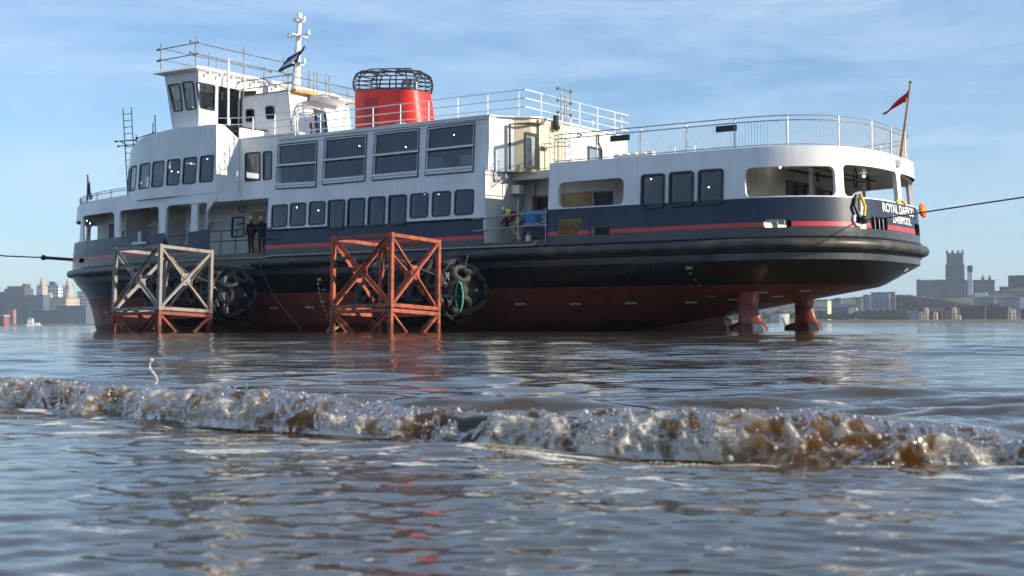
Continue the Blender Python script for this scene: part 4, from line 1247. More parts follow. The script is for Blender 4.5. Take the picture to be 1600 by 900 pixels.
v_ = VM - 0.25
F_ = lambda px, py, v=v_: onv(px, py, v)
flag('flag_cloth', [(F_(477, 70), F_(468, 92)), (F_(470, 78), F_(464, 97)), (F_(462, 84), F_(457, 103)), (F_(452, 90), F_(449, 107)), (F_(444, 97), F_(442, 111)), (F_(437, 108), F_(436, 113))], [FLAGN, FLAGW], fl, split=lambda j, k: 1 if 2 <= k <= 3 and 0 < j < 4 else 0)
mb = MB(); mb.tube([F_(476, 60), F_(478, 70), F_(432, 112)], 0.012, 5); mb.build('halyard', ROPEW, fl, fixn=False)

# --- funnel
fun = empty('funnel', (0, 0, 0), 0, FERRY)
def fpl(z, k=48, top=False):
    f = (z - 8.88) / (11.45 - 8.88)
    sF, sA = -11.4, -7.2 - 0.38 * f
    w = 1.15; out = []
    zz = z
    for i in range(k):
        t = 2 * math.pi * i / k
        n_ = 3.4
        x = (sF + sA) / 2 + (sA - sF) / 2 * math.copysign(abs(math.cos(t)) ** (2 / n_), math.cos(t))
        y = VM + w * math.copysign(abs(math.sin(t)) ** (2 / n_), math.sin(t))
        if top: zz = z - 0.28 * (x - sF) / (sA - sF)
        out.append((x, y, zz))
    return out
mb = MB()
ra_, rb_, rc_ = fpl(8.86), fpl(11.62, top=True), [(x * 0.985 + (-9.3) * 0.015, VM + (y - VM) * 0.93, z - 0.10) for x, y, z in fpl(11.62, top=True)]
mb.v = ra_ + rb_ + rc_
for i in range(48):
    j = (i + 1) % 48; mb.f += [(i, j, 48 + j, 48 + i), (48 + i, 48 + j, 96 + j, 96 + i)]; mb.m += [0, 0]
mb.f.append(tuple(range(96, 144))); mb.m.append(1)
mb.build('funnel_shell', [FUNNEL, DARKM], fun, smooth=True)
mb = MB()
a_ = onv(569, 155, VM - 1.16); b_ = onv(590, 153, VM - 1.16)
mb.bx(a_.x, b_.x, VM - 1.165, VM - 1.1, 9.1, 11.1); mb.build('funnel_door', mat('funnel_door_red', (0.38, 0.02, 0.02), 0.5), fun)
# wire cage: hoops round and bent ribs
cage = MB()
base = fpl(11.62, top=True)
lv = [(0.0, 1.01), (0.2, 1.045), (0.4, 1.055), (0.6, 1.03), (0.78, 0.98)]
for dz, k in lv:
    cage.tube([(-9.3 + (x + 9.3) * k, VM + (y - VM) * k, z + dz + 0.03) for x, y, z in base], 0.03, 6, closed=True)
ribs = [i for i in range(0, 48) if i % 4 == 2]
def cpt(i, dz, k): x, y, z = base[i]; return Vector((-9.3 + (x + 9.3) * k, VM + (y - VM) * k, z + dz + 0.03))
for i in range(0, 24, 3):
    j = (48 - i) % 48
    A = [cpt(i, dz, k) for dz, k in lv] + [cpt(i, 0.93, 0.84)]
    Bq = [cpt(j, dz, k) for dz, k in lv] + [cpt(j, 0.93, 0.84)]
    if i == 0: continue
    mid = (A[-1] + Bq[-1]) / 2 + Vector((0, 0, 0.07))
    cage.tube(A + [mid] + Bq[::-1], 0.038, 6)
for y_ in (-0.4, 0.4): cage.tube([cpt(24, 0.6, 0.99) + Vector((0.1, y_, 0)), (-10.6, VM + y_, 12.68), (-8.1, VM + y_, 12.45), cpt(0, 0.6, 0.99) + Vector((-0.1, y_, 0))], 0.03, 6)
cage.build('funnel_cage', DARKM, fun, smooth=True, fixn=False)
mb = MB()
for x_ in (-8.9, -8.5, -8.1): mb.tube([(x_, VM, 11.3), (x_, VM, 11.85), (x_ + 0.15, VM, 12.05)], 0.09, 8)
mb.build('exhaust_pipe', GALV, fun, smooth=True, fixn=False)
mb = MB(); p = onv(628, 186, 3.4); mb.bx(p.x - 0.25, p.x + 0.2, 3.2, 3.6, 9.1, 9.5); mb.tube([(p.x, 3.4, 8.9), (p.x, 3.4, 9.1)], 0.1, 8)
mb.build('roof_ventilator', GALV, FERRY)

# --- railings
railing('roof_railing', [(su_, 1.5, 8.9), (1.0, 1.5, 8.9), (1.0, B - 1.5, 8.9), (su_, B - 1.5, 8.9)], 1.1, [1.1, 0.74, 0.38], FERRY, spacing=1.55, r=0.024, post=0.022, flat=True)
rp = [onv(445.6, 180, 1.75), onv(345.6, 187, 1.75)]
mb = MB()
railing('x', [(su_ - .1, 1.75, 9.27), (-15.4, 1.75, 9.27), (-17.6, 1.4, 9.4)], 1.0, [1.0, 0.68, 0.35], None, spacing=1.3, r=0.022, flat=True, ob=mb)
mb.build('bridge_railing', RAILW, FERRY, fixn=False)
# aft deck railing with balusters round the stern
ar0 = [HS.pos(u_, 6.66, -0.2) for u_ in np.linspace(U(3.1), HS.L2 - U(3.1), 170)]
railing('stern_railing', ar0, 1.15, [1.15, 0.98, 0.10], FERRY, spacing=1.95, r=0.022, post=0.026, balus=(0.10, 0.98, 0.115, 0.0085), mats=GALV)
railing('slab_railing', [(0.1, 2.05, 6.64), (2.9, 2.1, 6.64), HS.pos(U(3.1), 6.66, -0.2)], 1.12, [1.12, 0.95, 0.1], FERRY, spacing=1.5, r=0.02, balus=(0.1, 0.95, 0.13, 0.008), mats=GALV)
mb = MB()
railing('x', [(0.22, 2.0, 6.62), (0.22, 0.5, 5.95)], 0.95, [0.95, 0.05], None, spacing=0.8, r=0.02, ob=mb, balus=(0.05, 0.95, 0.12, 0.006))
mb.build('stair_railing', RAILW, FERRY, fixn=False)
# dark name boards / vents lashed to the stern railing and slanted rail inside
for (x0, x1, y0) in ((950, 980, 218.5), (1115, 1148, 202.5)):
    u0 = HS.bp(x0, 240)[0]; u1 = HS.bp(x1, 232)[0]
    mb = MB(); panel(mb, HS, [(u0, 7.35), (u1, 7.35)], [(u0, 7.58), (u1, 7.58)], [], th=0.06, d0=-0.12); mb.build('railing_board', DARKM, FERRY)
mb = MB()
for s_ in (6.2, 7.1):
    mb.tube([(s_ - 1.2, 4.4, 6.62), (s_, 4.4, 7.5), (s_ + 0.2, 4.4, 7.5), (s_ + 0.2, 4.4, 6.62)], 0.03, 6); mb.tube([(s_ - 1.2, 5.4, 6.62), (s_, 5.4, 7.5), (s_ + 0.2, 5.4, 7.5)], 0.03, 6)
mb.build('companionway_rail', RAILW, FERRY, fixn=False)
mb = MB()
for x_ in np.arange(3.2, 5.2, 0.4): mb.bx(x_, x_ + 0.25, 5.0, 5.3, 6.62, 7.5)
mb.build('deck_bench', WHITE2, FERRY)
# bow railing
br_ = [HS.pos(u_, 6.86, -0.12) for u_ in np.linspace(0.0, HS.bp(196, 300)[0], 40)]
br2 = [Vector((p.x, B - p.y, p.z)) for p in br_[:0:-1]]
railing('bow_railing', br2 + br_, 0.46, [0.46, 0.36, 0.06], FERRY, spacing=1.9, r=0.022, balus=(0.06, 0.36, 0.2, 0.009), mats=GALV)

# --- azimuth thrusters under the stern
def thruster(sc_, v):
    t = empty('azimuth_thruster', (sc_, v, 0), 0, FERRY); t.scale = (0.68, 0.8, 1)
    mb = MB()
    # faired strut: half-width profile per level
    L_ = [(1.45, -0.62, 0.50, 0.34), (1.05, -0.62, 0.50, 0.34), (0.8, -0.62, 0.56, 0.28), (0.55, -0.62, 0.66, 0.26), (0.38, -0.64, 0.80, 0.28), (0.24, -0.66, 1.0, 0.34), (0.10, -0.7, 1.15, 0.38), (-0.15, -0.7, 1.15, 0.4), (-0.5, -0.7, 1.1, 0.4)]
    k = 20
    for z, a, b, w in L_:
        for i in range(k):
            th_ = 2 * math.pi * i / k; x = (a + b) / 2 + (b - a) / 2 * math.cos(th_); y = w * math.copysign(abs(math.sin(th_)) ** 0.8, math.sin(th_)) * (1 - 0.25 * math.cos(th_))
            mb.v.append((x, y, z))
    for j in range(len(L_) - 1):
        for i in range(k): mb.f.append((j * k + i, j * k + (i + 1) % k, (j + 1) * k + (i + 1) % k, (j + 1) * k + i)); mb.m.append(0)
    mb.build('thruster_leg', BOOT, t, smooth=True)
    mb = MB(); mb.tube([(0, 0, 1.02), (0, 0, 1.5)], [0.50, 0.62], 24); mb.build('slewing_ring', BOOT, t, smooth=True, fixn=False)
    mb = MB(); mb.tube([(-1.3, 0, 0.02), (-1.0, 0, 0.05), (-0.6, 0, 0.05), (0.5, 0, -.05), (0.9, 0, -.1), (1.1, 0, -0.15)], [0.12, 0.22, 0.30, 0.32, 0.2, 0.05], 16); mb.build('thruster_pod', BOOT, t, smooth=True, fixn=False)
    mb = MB()
    P = [(0.45, -0.1), (0.45, 0.28), (0.95, 0.26), (1.12, 0.12), (1.15, -0.1)]
    mb.prism(P, lambda a, b, k: (a, -0.42 + 0.04 * k, b)); mb.build('cover_plate', ZINC, t)
    mb = MB()
    for q in range(4):
        an = math.pi / 4 + q * math.pi / 2 + 0.3
        c_, s_ = math.cos(an), math.sin(an)
        P = [(-0.10, 0.12), (-0.24, 0.4), (-0.20, 0.72), (0.0, 0.86), (0.16, 0.7), (0.18, 0.4), (0.08, 0.12)]
        mb.prism(P, lambda a, b, k, c_=c_, s_=s_: (-1.15 + a * 0.55 + 0.03 * k, b * c_ - a * s_, 0.05 + b * s_ + a * c_))
    mb.sph((-1.2, 0, 0.05), 0.17, 12, 8); mb.build('propeller', BRASS, t)
    return t
pA = onv(1173, 470, 2.95); pB = onv(1258, 474, 8.75)
print('thr', pA, pB)
thruster(10.25, 3.0); thruster(10.2, 8.75)

# --- marks and lettering
def text_mesh(body, size):
    cu = bpy.data.curves.new('t', 'FONT'); cu.body = body; cu.size = size; cu.align_x = 'CENTER'; cu.align_y = 'CENTER'; cu.offset = size * 0.02
    o = bpy.data.objects.new('t', cu); COL.objects.link(o)
    bpy.context.view_layer.update()
    me = bpy.data.meshes.new_from_object(o.evaluated_get(bpy.context.evaluated_depsgraph_get()))
    bpy.data.objects.remove(o); bpy.data.curves.remove(cu)
    return me
def letter_on(S, body, size, uc_, zc, parent, d=0.012, xs=1.0, name='lettering'):
    me = text_mesh(body, size)
    for v in me.vertices: v.co = S.pos(uc_ + v.co.x * xs, zc + v.co.y, d)
    me.materials.append(TEXTW); o = bpy.data.objects.new(name, me); COL.objects.link(o); o.parent = parent
uM = HS.L2 / 2
letter_on(HS, 'ROYAL DAFFODIL', 0.46, uM + 0.0, 4.56, FERRY, xs=1.05, name='ship_name')
letter_on(HS, 'LIVERPOOL', 0.38, uM + 0.0, 4.17, FERRY, xs=1.1, name='port_of_registry')
def mark(body, px, py, size, name='draught_mark'):
    h = hit(px, py)
    if not h: return
    loc, nor = h
    t = Vector((0, 0, 1)).cross(nor).normalized(); up_ = nor.cross(t).normalized()
    me = text_mesh(body, size)
    for v in me.vertices: v.co = loc + t * v.co.x + up_ * v.co.y + nor * 0.03
    me.materials.append(TEXTW); o = bpy.data.objects.new(name, me); COL.objects.link(o); o.parent = FERRY
for b_, x, y in (('3M', 499, 436.5), ('8', 497.5, 443), ('6', 498.5, 450), ('4', 499.3, 457), ('2', 501, 464), ('2M', 504, 471), ('8', 505, 478), ('6', 508, 485), ('4', 512, 492)): mark(b_, x, y, 0.19)
for b_, x, y in (('3M', 1077, 418), ('8', 1079, 427), ('6', 1085.5, 436), ('4', 1092, 444.5), ('2', 1099.5, 453.5), ('2M', 1112, 462)): mark(b_, x, y, 0.22)
for b_, x, y in (('3M', 1415, 421), ('8', 1408, 429), ('6', 1401, 438)): mark(b_, x, y, 0.26)
def plate(px, py, w, h_, m, name, t_=0.03):
    r_ = hit(px, py)
    if not r_: return
    loc, nor = r_; t = Vector((0, 0, 1)).cross(nor).normalized(); up_ = nor.cross(t).normalized()
    mb = MB(); a = loc - nor * 0.05
    c_ = [a - t * w / 2 - up_ * h_ / 2, a + t * w / 2 - up_ * h_ / 2, a + t * w / 2 + up_ * h_ / 2, a - t * w / 2 + up_ * h_ / 2]
    mb.hexa(c_ + [p + nor * (t_ + 0.05) for p in c_]); return mb.build(name, m, FERRY)
for x, y in ((428, 481), (484, 480), (813, 475), (899, 475), (986, 473.5), (1080, 472.5), (166, 488), (1147, 468), (1190, 457), (1215, 463), (1258, 454)): plate(x, y, 0.45, 0.075, ZINC, 'zinc_anode')
plate(506, 452.5, 0.2, 0.03, TEXTW, 'load_mark', 0.02)
# tarnished working patches on the plating beside the side door
for x, y, w in ((430, 425, 1.6), (880, 404, 2.8)): pass

# --- stern mooring gear
hose = empty('chafe_hose_rope', P0, ANG)
tag(hose, 'yellow rope with a loop passed through the round white fairlead at the stern', 'rope')
uY = HS.bp(1338, 325)[0]
mb = MB(); mb.tube([HS.pos(uY + 0.15, 4.15, 0.2), HS.pos(uY + 0.28, 4.5, 0.16), HS.pos(uY + 0.2, 4.95, 0.06), HS.pos(uY + 0.05, 4.86, -0.1)], 0.06, 8); mb.build('yellow_length', YELR, hose, smooth=True, fixn=False)
mb = MB(); mb.tube([HS.pos(uY, 4.1, 0.14), HS.pos(uY - 0.18, 4.5, 0.1), HS.pos(uY - 0.02, 4.92, 0.04)], 0.06, 8); mb.sph(HS.pos(uY + 0.22, 4.02, 0.12), 0.16, 10, 8); mb.build('black_length', RUBBER, hose, smooth=True, fixn=False)
mb = MB(); pc = HS.pos(uY, 4.02, 0.03); mb.torus(pc, pc - HS.pos(uY, 4.02, -1), 0.2, 0.06, 24, 10); mb.build('stern_fairlead', WHITE, FERRY, smooth=True, fixn=False)
u1_, u2_ = HS.bp(1342, 325)[0], HS.bp(1351, 330)[0]
mb = MB(); panel(mb, HS, [(u1_, 3.70), (u2_ + 0.25, 3.70)], [(u1_, 4.84), (u2_, 4.84)], [], th=0.01, d0=0.016); mb.build('white_patch', WHITE, FERRY)  # thin white patch over the bulwark beside the fairlead, wider at the foot
mb = MB(); mb.tube([HS.pos(uM - 0.5, 4.86, 0.0), HS.pos(uM, 4.98, 0.03), HS.pos(uM + 0.5, 4.86, 0.0)], 0.06, 8)
o = mb.build('rail_rope', YELR, None, smooth=True, fixn=False); o.location = P0; o.rotation_euler = (0, 0, ANG); tag(o, 'short yellow rope draped over the white rail above the ship name', 'rope')
mb = MB(); p = HS.pos(HS.bp(1440, 327)[0], 4.75, 0.2); p = onv(1442, 329, 7.8)
mb.sph(p, 0.24, 16, 10, sc_=(0.6, 1.0, 1.0)); mb.torus(p, (1, 0, 0.2), 0.22, 0.07, 18, 8)
o = mb.build('orange_buoy', ORANGE, None, smooth=True, fixn=False); o.location = P0; o.rotation_euler = (0, 0, ANG); tag(o, 'orange buoy hung on the stern rail beside the ship name', 'buoy')

# --- flags on staffs
def staff(name, label, A, Bt, rows, m, sm=None, cloth=FLAGR):
    e = empty(name, P0, ANG); tag(e, label, 'flag')
    mb = MB(); mb.tube([A, Bt], [0.06, 0.035], 8); mb.build('flag_staff', sm or WOODV, e, smooth=True, fixn=False)
    mb = MB(); mb.sph(Bt, 0.08, 10, 6, sc_=(1, 1, 0.5)); mb.build('staff_truck', WOODV, e, smooth=True, fixn=False)
    if rows: flag('flag_cloth', rows, m, e)
    return e
Fv = lambda px, py, v=VM: onv(px, py, v)
staff('stern_ensign', 'red ensign drooping from a varnished staff at the stern rail', Fv(1407, 246), Fv(1422.5, 128), [(Fv(1420.5, 140), Fv(1416.5, 160)), (Fv(1414, 146), Fv(1411, 160)), (Fv(1406, 154), Fv(1403, 165)), (Fv(1397, 163), Fv(1395, 171)), (Fv(1388, 171), Fv(1387, 177)), (Fv(1381, 177), Fv(1380, 179))], [FLAGR])
mb = MB(); p = Fv(1404, 250); mb.bx(p.x - 0.1, p.x + 0.12, VM - 0.15, VM + 0.15, p.z - 0.25, p.z); mb.build('staff_socket', WHITE, FERRY)
staff('bow_jack', 'small navy flag hanging against its staff at the bow rail', Fv(137, 314), Fv(137, 274), [(Fv(137.5, 277), Fv(137.5, 296)), (Fv(139, 287), Fv(139, 312)), (Fv(141, 292), Fv(142, 312)), (Fv(143, 303), Fv(143, 312))], [FLAGN], DARKM)

# --- scaffolding and ladders
def scaffold(name, label, posts, rails, r=0.026, m=SCAF, cat='scaffolding', group=None):
    e = empty(name, P0, ANG); tag(e, label, cat, group)
    for a, b in posts:
        mb = MB(); mb.tube([a, b], r, 6); mb.build('scaffold_pole', m, e, smooth=True, fixn=False)
    for a, b in rails:
        mb = MB(); mb.tube([a, b], r, 6)
        for q in (Vector(a), Vector(b)): mb.bx(q.x - 0.05, q.x + 0.05, q.y - 0.05, q.y + 0.05, q.z - 0.05, q.z + 0.05)
        mb.build('guard_tube', m, e, smooth=True, fixn=False)
    return e
sR = s1 + 0.1
V3 = Vector
yA, yD = vN - 0.3, 8.0
xB = s1 + 0.1; xA = s0 - 0.55
pz = 12.9
posts = [(V3((xA, yA, pz)), V3((xA, yA, pz + 1.35))), (V3((xB, yA, pz - 0.1)), V3((xB, yA, pz + 1.4))), (V3((xB, 4.0, pz - 0.1)), V3((xB, 4.0, pz + 1.45))), (V3((xB, 6.9, pz - 0.1)), V3((xB, 6.9, pz + 1.5))),
         (V3((xA, 4.5, pz)), V3((xA, 4.5, pz + 1.3))), (V3((xA, 8.0, pz)), V3((xA, 8.0, pz + 1.3))), (V3((xB - 0.6, 2.2, pz)), V3((xB - 0.6, 2.2, pz + 0.9)))]
rails = []
for h_ in (1.1, 0.55):
    rails += [(V3((xA - 0.2, yA, pz + h_ - 0.05)), V3((xB + 0.2, yA, pz + h_))), (V3((xB, yA - 0.3, pz + h_ + 0.02)), V3((xB, 7.3, pz + h_))), (V3((xA, yA, pz + h_)), V3((xA, 8.5, pz + h_ + 0.02)))]
scaffold('roof_scaffold', 'tube scaffolding guard rail round the flat wheelhouse roof', posts, rails)
# whip aerials on the wheelhouse roof
sm0, sm1 = sM0 + 0.0, sM1 + 0.1
posts = []; rails = []
for x_ in (sm0 + 0.2, sm0 + 1.6, sm1): posts.append((V3((x_, vM_ - 0.1, zM - 0.1)), V3((x_, vM_ - 0.1, zM + 1.1))))
for h_ in (0.75, 0.35):
    rails.append((V3((sm0 - 0.6, vM_ - 0.1, zM + h_)), V3((sm1 + 0.3, vM_ - 0.1, zM + h_ + 0.03))))
    rails.append((V3((sm1, vM_ - 0.2, zM + h_)), V3((sm1, B - vM_ + 0.9, zM + h_))))
for y_ in (5.0, 5.35, 5.6, 6.25, 6.5, 7.9, 8.9): posts.append((V3((sm1, y_, zM - 0.3)), V3((sm1, y_, zM + (1.2 if y_ < 7 else 0.7)))))
scaffold('mast_scaffold', 'tube scaffolding standing round the mast house roof beside the white mast', posts, rails)
# bow ladder tower
A0, A1 = onv(192, 169, 4.6), onv(205, 169, 4.6)
def ladder(name, label, a, b, zb_, zt2, rung=0.36, m=DARKM, r=0.028, lean=0.0):
    e = empty(name, P0, ANG); tag(e, label, 'ladder')
    a = Vector(a); b = Vector(b)
    for p in (a, b):
        mb = MB(); mb.tube([(p.x + lean, p.y, zb_), (p.x, p.y, zt2)], r, 6); mb.build('stile', m, e, smooth=True, fixn=False)
    z = zb_ + 0.2
    while z < zt2 - 0.05:
        f = (zt2 - z) / (zt2 - zb_); mb = MB(); mb.tube([(a.x + lean * f, a.y, z), (b.x + lean * f, b.y, z)], r * 0.7, 5); mb.build('rung', m, e, fixn=False); z += rung
    return e
ladder('access_ladder', 'tall dark ladder rising in front of the rounded forward deckhouse', (A0.x, 4.6, 0), (A1.x, 4.6, 0), 6.6, A0.z, lean=0.5)
bl0 = onv(181, 221, 4.6); bl1 = onv(212, 219, 4.6); bl2 = onv(185, 228.5, 4.6); bl3 = onv(210, 226, 4.6)
k0 = onv(213, 211, 3.2); k1 = onv(213, 222, 3.2); k2 = onv(243, 207, 3.2)
scaffold('bow_scaffold', 'short dark scaffold tubes on the curved roof edge beside the tall ladder', [(k0, k1), (onv(242, 180, 2.5), k2), (onv(239, 192, 2.5), onv(239, 208, 2.5))], [(bl0, bl1), (bl2, bl3), (onv(214, 216, 3.2), onv(240, 208, 3.2)), (onv(190, 221, 4.6), onv(197, 227, 4.6))], m=DARKM)
la = ons(877, 205, 1.9); lb = ons(890, 205, 1.9)
ladder('aft_ladder', 'aluminium ladder leaning on the aft end of the upper deckhouse', (1.9, ons(878, 200, 1.9).y, 0), (1.9, ons(891.5, 200, 1.9).y, 0), 6.64, 8.95, m=GALV, rung=0.3)
posts = []
for px_, t_ in ((875, 138), (890, 132), (881, 150), (884, 150)):
    p = ons(px_, t_, 1.55); posts.append((V3((1.6, p.y, 6.7 if px_ in (890,) else 8.9)), V3((1.6, p.y, p.z))))
y0_, y1_ = ons(872, 160, 1.6).y, ons(892, 160, 1.6).y
rails = [(V3((1.6, y0_, z)), V3((1.6, y1_, z))) for z in (10.2, 9.7, 9.2)]
scaffold('ladder_scaffold', 'small scaffold gate at the head of the aluminium ladder', posts, rails)
mb = MB(); p = ons(868, 199, 1.5); mb.sph((1.55, p.y, p.z), 0.16, 12, 8); mb.bx(1.45, 1.6, p.y - 0.1, p.y + 0.1, p.z, p.z + 0.5); mb.build('wall_floodlight', DARKM, FERRY)
mb = MB(); mb.bx(0.05, 0.45, 1.85, 2.25, 5.75, 6.1); mb.build('junction_box', WHITE2, FERRY)
mb = MB(); mb.tube([(0.3, 2.6, 6.3), (0.25, 2.4, 5.2), (0.1, 1.2, 4.3)], 0.02, 5); mb.tube([(0.6, 2.9, 6.3), (0.5, 2.9, 5.2), (0.3, 2.9, 4.6)], 0.02, 5); mb.build('hanging_cable', DARKM, FERRY, smooth=True, fixn=False)

# ------------------------------------------------------------------ steel standoff cages and pneumatic fenders in front of the hull
def rolled(o, rx, ry):
    o.rotation_euler = (Matrix.Rotation(ANG, 3, 'Z') @ Matrix.Rotation(ry, 3, 'Y') @ Matrix.Rotation(rx, 3, 'X')).to_euler()
def cage(name, label, px, v0, mu, ml, zj=0.93, H=2.72, L=2.85, W=2.9, group='steel cages between the beach and the hull'):
    """near lower corner is seen at column px; a along the ship towards the bow, b towards the hull"""
    p = onv(px, 500, v0)
    e = empty(name, s2w(p.x, v0, zj)); rolled(e, R(-2.6), R(-1.2))
    tag(e, label, 'steel cage', group)
    w = 0.155
    def P(a, b, z): return Vector((-a * L, b * W, z))
    corners = [(0, 0), (1, 0), (1, 1), (0, 1)]
    for (za, zb_, m, sx) in ((0.10, H, mu, 0), (-2.4, -0.10, ml, 1)):
        for a, b in corners:
            mb = MB(); q = P(a, b, 0)
            mb.bx(q.x - w / 2, q.x + w / 2, q.y - w / 2, q.y + w / 2, za - 0.09, zb_ + 0.09); mb.build('corner_post', m, e)
        for i in range(4):
            c0, c1_ = corners[i], corners[(i + 1) % 4]
            for z in ((za, zb_) if not sx else (zb_,)):
                A_, B_ = P(*c0, z), P(*c1_, z); d = (B_ - A_).normalized() * w / 2
                mb = MB(); mb.beam(A_ + d, B_ - d, w * 0.85, w * 0.9); rb = mb.build('edge_beam', m, e)
                if i == 0:
                    for f in (0.35, 0.62):
                        q = A_.lerp(B_, f); mb = MB(); mb.bx(q.x - 0.05, q.x + 0.05, q.y - w * 0.43 - 0.006, q.y - w * 0.3, q.z - 0.04, q.z + 0.04); mb.build('bolt_hole', DARKM, rb)
            c = (P(*c0, (za + zb_) / 2) + P(*c1_, (za + zb_) / 2)) / 2
            nrm = (P(*c1_, 0) - P(*c0, 0)).cross(Vector((0, 0, 1))).normalized()
            t = (P(*c1_, 0) - P(*c0, 0)).normalized()
            for q0_, q1_, o_ in ((P(*c0, za), P(*c1_, zb_), 0.045), (P(*c1_, za), P(*c0, zb_), -0.045)):
                d = (q1_ - q0_).normalized()
                mb = MB()
                A_ = q0_ + d * 0.16 + nrm * o_; B_ = q1_ - d * 0.16 + nrm * o_
                side = d.cross(nrm).normalized()
                # angle iron: two flanges
                x_ = side * 0.075; y_ = nrm * 0.012
                mb.hexa([A_ - x_ - y_, A_ + x_ - y_, A_ + x_ + y_, A_ - x_ + y_, B_ - x_ - y_, B_ + x_ - y_, B_ + x_ + y_, B_ - x_ + y_])
                y2 = nrm * 0.11; x2 = side * 0.012; o2 = side * 0.075
                mb.hexa([A_ + o2 - x2 - y2 * 0, A_ + o2 + x2, A_ + o2 + x2 - y2, A_ + o2 - x2 - y2, B_ + o2 - x2, B_ + o2 + x2, B_ + o2 + x2 - y2, B_ + o2 - x2 - y2])
                mb.build('cross_brace', m, e)
            if not sx:
                mb = MB(); P8 = [(-0.26, -0.16), (-0.16, -0.26), (0.16, -0.26), (0.26, -0.16), (0.26, 0.16), (0.16, 0.26), (-0.16, 0.26), (-0.26, 0.16)]
                mb.prism(P8, lambda a, b, k: c + t * a + Vector((0, 0, 1)) * b + nrm * (-0.015 + 0.03 * k)); mb.build('gusset_plate', m, e)
    # half-height diagonal across the inside
    mb = MB(); mb.beam(P(0, 0, H), P(1, 1, H), 0.12, 0.1); mb.build('top_diagonal', mu, e)
    return e
cage('steel_cage', 'weathered grey steel cage on a red base, in front of the bow half', 248.5, -6.0, CRATEG, CRATED)
cage('steel_cage', 'orange red steel cage in front of the middle of the ferry', 610.5, -6.0, CRATER, CRATER)

def fender(px_right, label, zc=1.62, r=1.32, L=5.4, green=False):
    v = -1.75
    p = onv(px_right, 460, v)
    e = empty('pneumatic_fender', s2w(p.x - L / 2, v, zc), ANG)
    tag(e, label, 'fender', 'tyre-clad fenders against the hull')
    mb = MB(); N = 30; pts = []; rs = []
    for i in range(N + 1):
        x = -L / 2 + L * i / N; k = min(1, (L / 2 - abs(x)) / 1.15)
        rs.append(max(0.05, (r - 0.22) * math.sqrt(max(0, 1 - (1 - k) ** 2)))); pts.append((x, 0, 0))
    mb.tube(pts, rs, 28); mb.build('fender_body', RUBBER, e, smooth=True, fixn=False)
    rr = random.Random(int(px_right))
    tm = None
    def rad(x):
        k = min(1, (L / 2 - abs(x)) / 1.15); return (r - 0.22) * math.sqrt(max(0, 1 - (1 - k) ** 2))
    n_ = 0
    for i, x in enumerate(np.linspace(-L / 2 + 0.35, L / 2 - 0.3, 7)):
        for j in range(8):
            a = 2 * math.pi * (j + 0.5 * (i % 2)) / 8 + rr.uniform(-.08, .08)
            rx = rad(x); dn = 0.0
            if abs(x) > L / 2 - 1.0: dn = math.copysign(0.9 * (abs(x) - (L / 2 - 1.15)) / 1.15, x)
            nrm = Vector((dn, math.cos(a), math.sin(a))).normalized()
            c = Vector((x, math.cos(a) * rx, math.sin(a) * rx)) + nrm * 0.10
            mb = MB(); mb.torus((0, 0, 0), nrm + Vector((rr.uniform(-.25, .25), rr.uniform(-.2, .2), rr.uniform(-.2, .2))), 0.33 + rr.uniform(-.03, .03), 0.135, 20, 8)
            mb.v = [tuple(Vector(q) + c) for q in mb.v]
            mb.build('tyre', TYRE, e, smooth=True, fixn=False)
    # chain net and loose rope at the end
    mb = MB()
    for j in range(8):
        a = 2 * math.pi * j / 8 + 0.2
        mb.tube([(x, math.cos(a + 0.12 * math.sin(x * 3)) * (rad(x) + 0.24), math.sin(a + 0.12 * math.sin(x * 3)) * (rad(x) + 0.24)) for x in np.linspace(-L / 2 + 0.1, L / 2 - 0.05, 22)], 0.022, 5)
    for x in np.linspace(-L / 2 + 0.7, L / 2 - 0.7, 5):
        mb.tube([(x, math.cos(a) * (rad(x) + 0.25), math.sin(a) * (rad(x) + 0.25)) for a in np.linspace(0, 2 * math.pi, 26)], 0.02, 5)
    mb.build('chain_net', mat('net_chain_%d' % int(px_right), (0.07, 0.066, 0.06), 0.8, var=0.3, vscale=6), e, smooth=True, fixn=False)
    mb = MB()
    for q in range(8):
        P = []; c = Vector((L / 2 - 0.35 + rr.uniform(-.3, .15), -0.75 + rr.uniform(-.3, .2), 0.1 + rr.uniform(-.7, .55)))
        for k in range(9): P.append(c + Vector((rr.uniform(-.16, .16), rr.uniform(-.12, .05), rr.uniform(-.3, .3))))
        mb.tube(P, 0.013, 5)
    mb.tube([(L / 2 - 2.6, -1.35, 1.25), (L / 2 - 1.8, -1.5, 0.95), (L / 2 - 0.9, -1.3, 0.6), (L / 2 - 0.5, -0.9, 0.1)], 0.028, 5)
    mb.build('tangled_rope', ROPEW, e, smooth=False, fixn=False)
    mb = MB(); mb.tube([(L / 2 - 0.1, 0, 0), (L / 2 + 0.1, 0, 0)], 0.05, 10); mb.sph((L / 2 + 0.1, 0, 0), 0.07, 10, 6); mb.build('end_fitting', GALV, e, smooth=True, fixn=False)
    if green:
        mb = MB(); c = Vector((L / 2 - 0.1, -0.85, -0.25))
        for q in range(5):
            mb.tube([c + Vector((0.17 * math.cos(t) + q * 0.02, -0.05 * q * 0.6, 0.55 * math.sin(t) + 0.03 * rr.uniform(-1, 1))) for t in np.linspace(0, 2 * math.pi, 18, endpoint=False)], 0.028, 6, closed=True)
        mb.build('green_rope_coil', ROPEG, e, smooth=True, fixn=False)
    return e
fender(381, 'black tyre-clad cylindrical fender behind the grey steel cage', L=5.6)
fender(741, 'black tyre-clad cylindrical fender with a green rope coil, behind the orange cage', L=5.4, green=True)

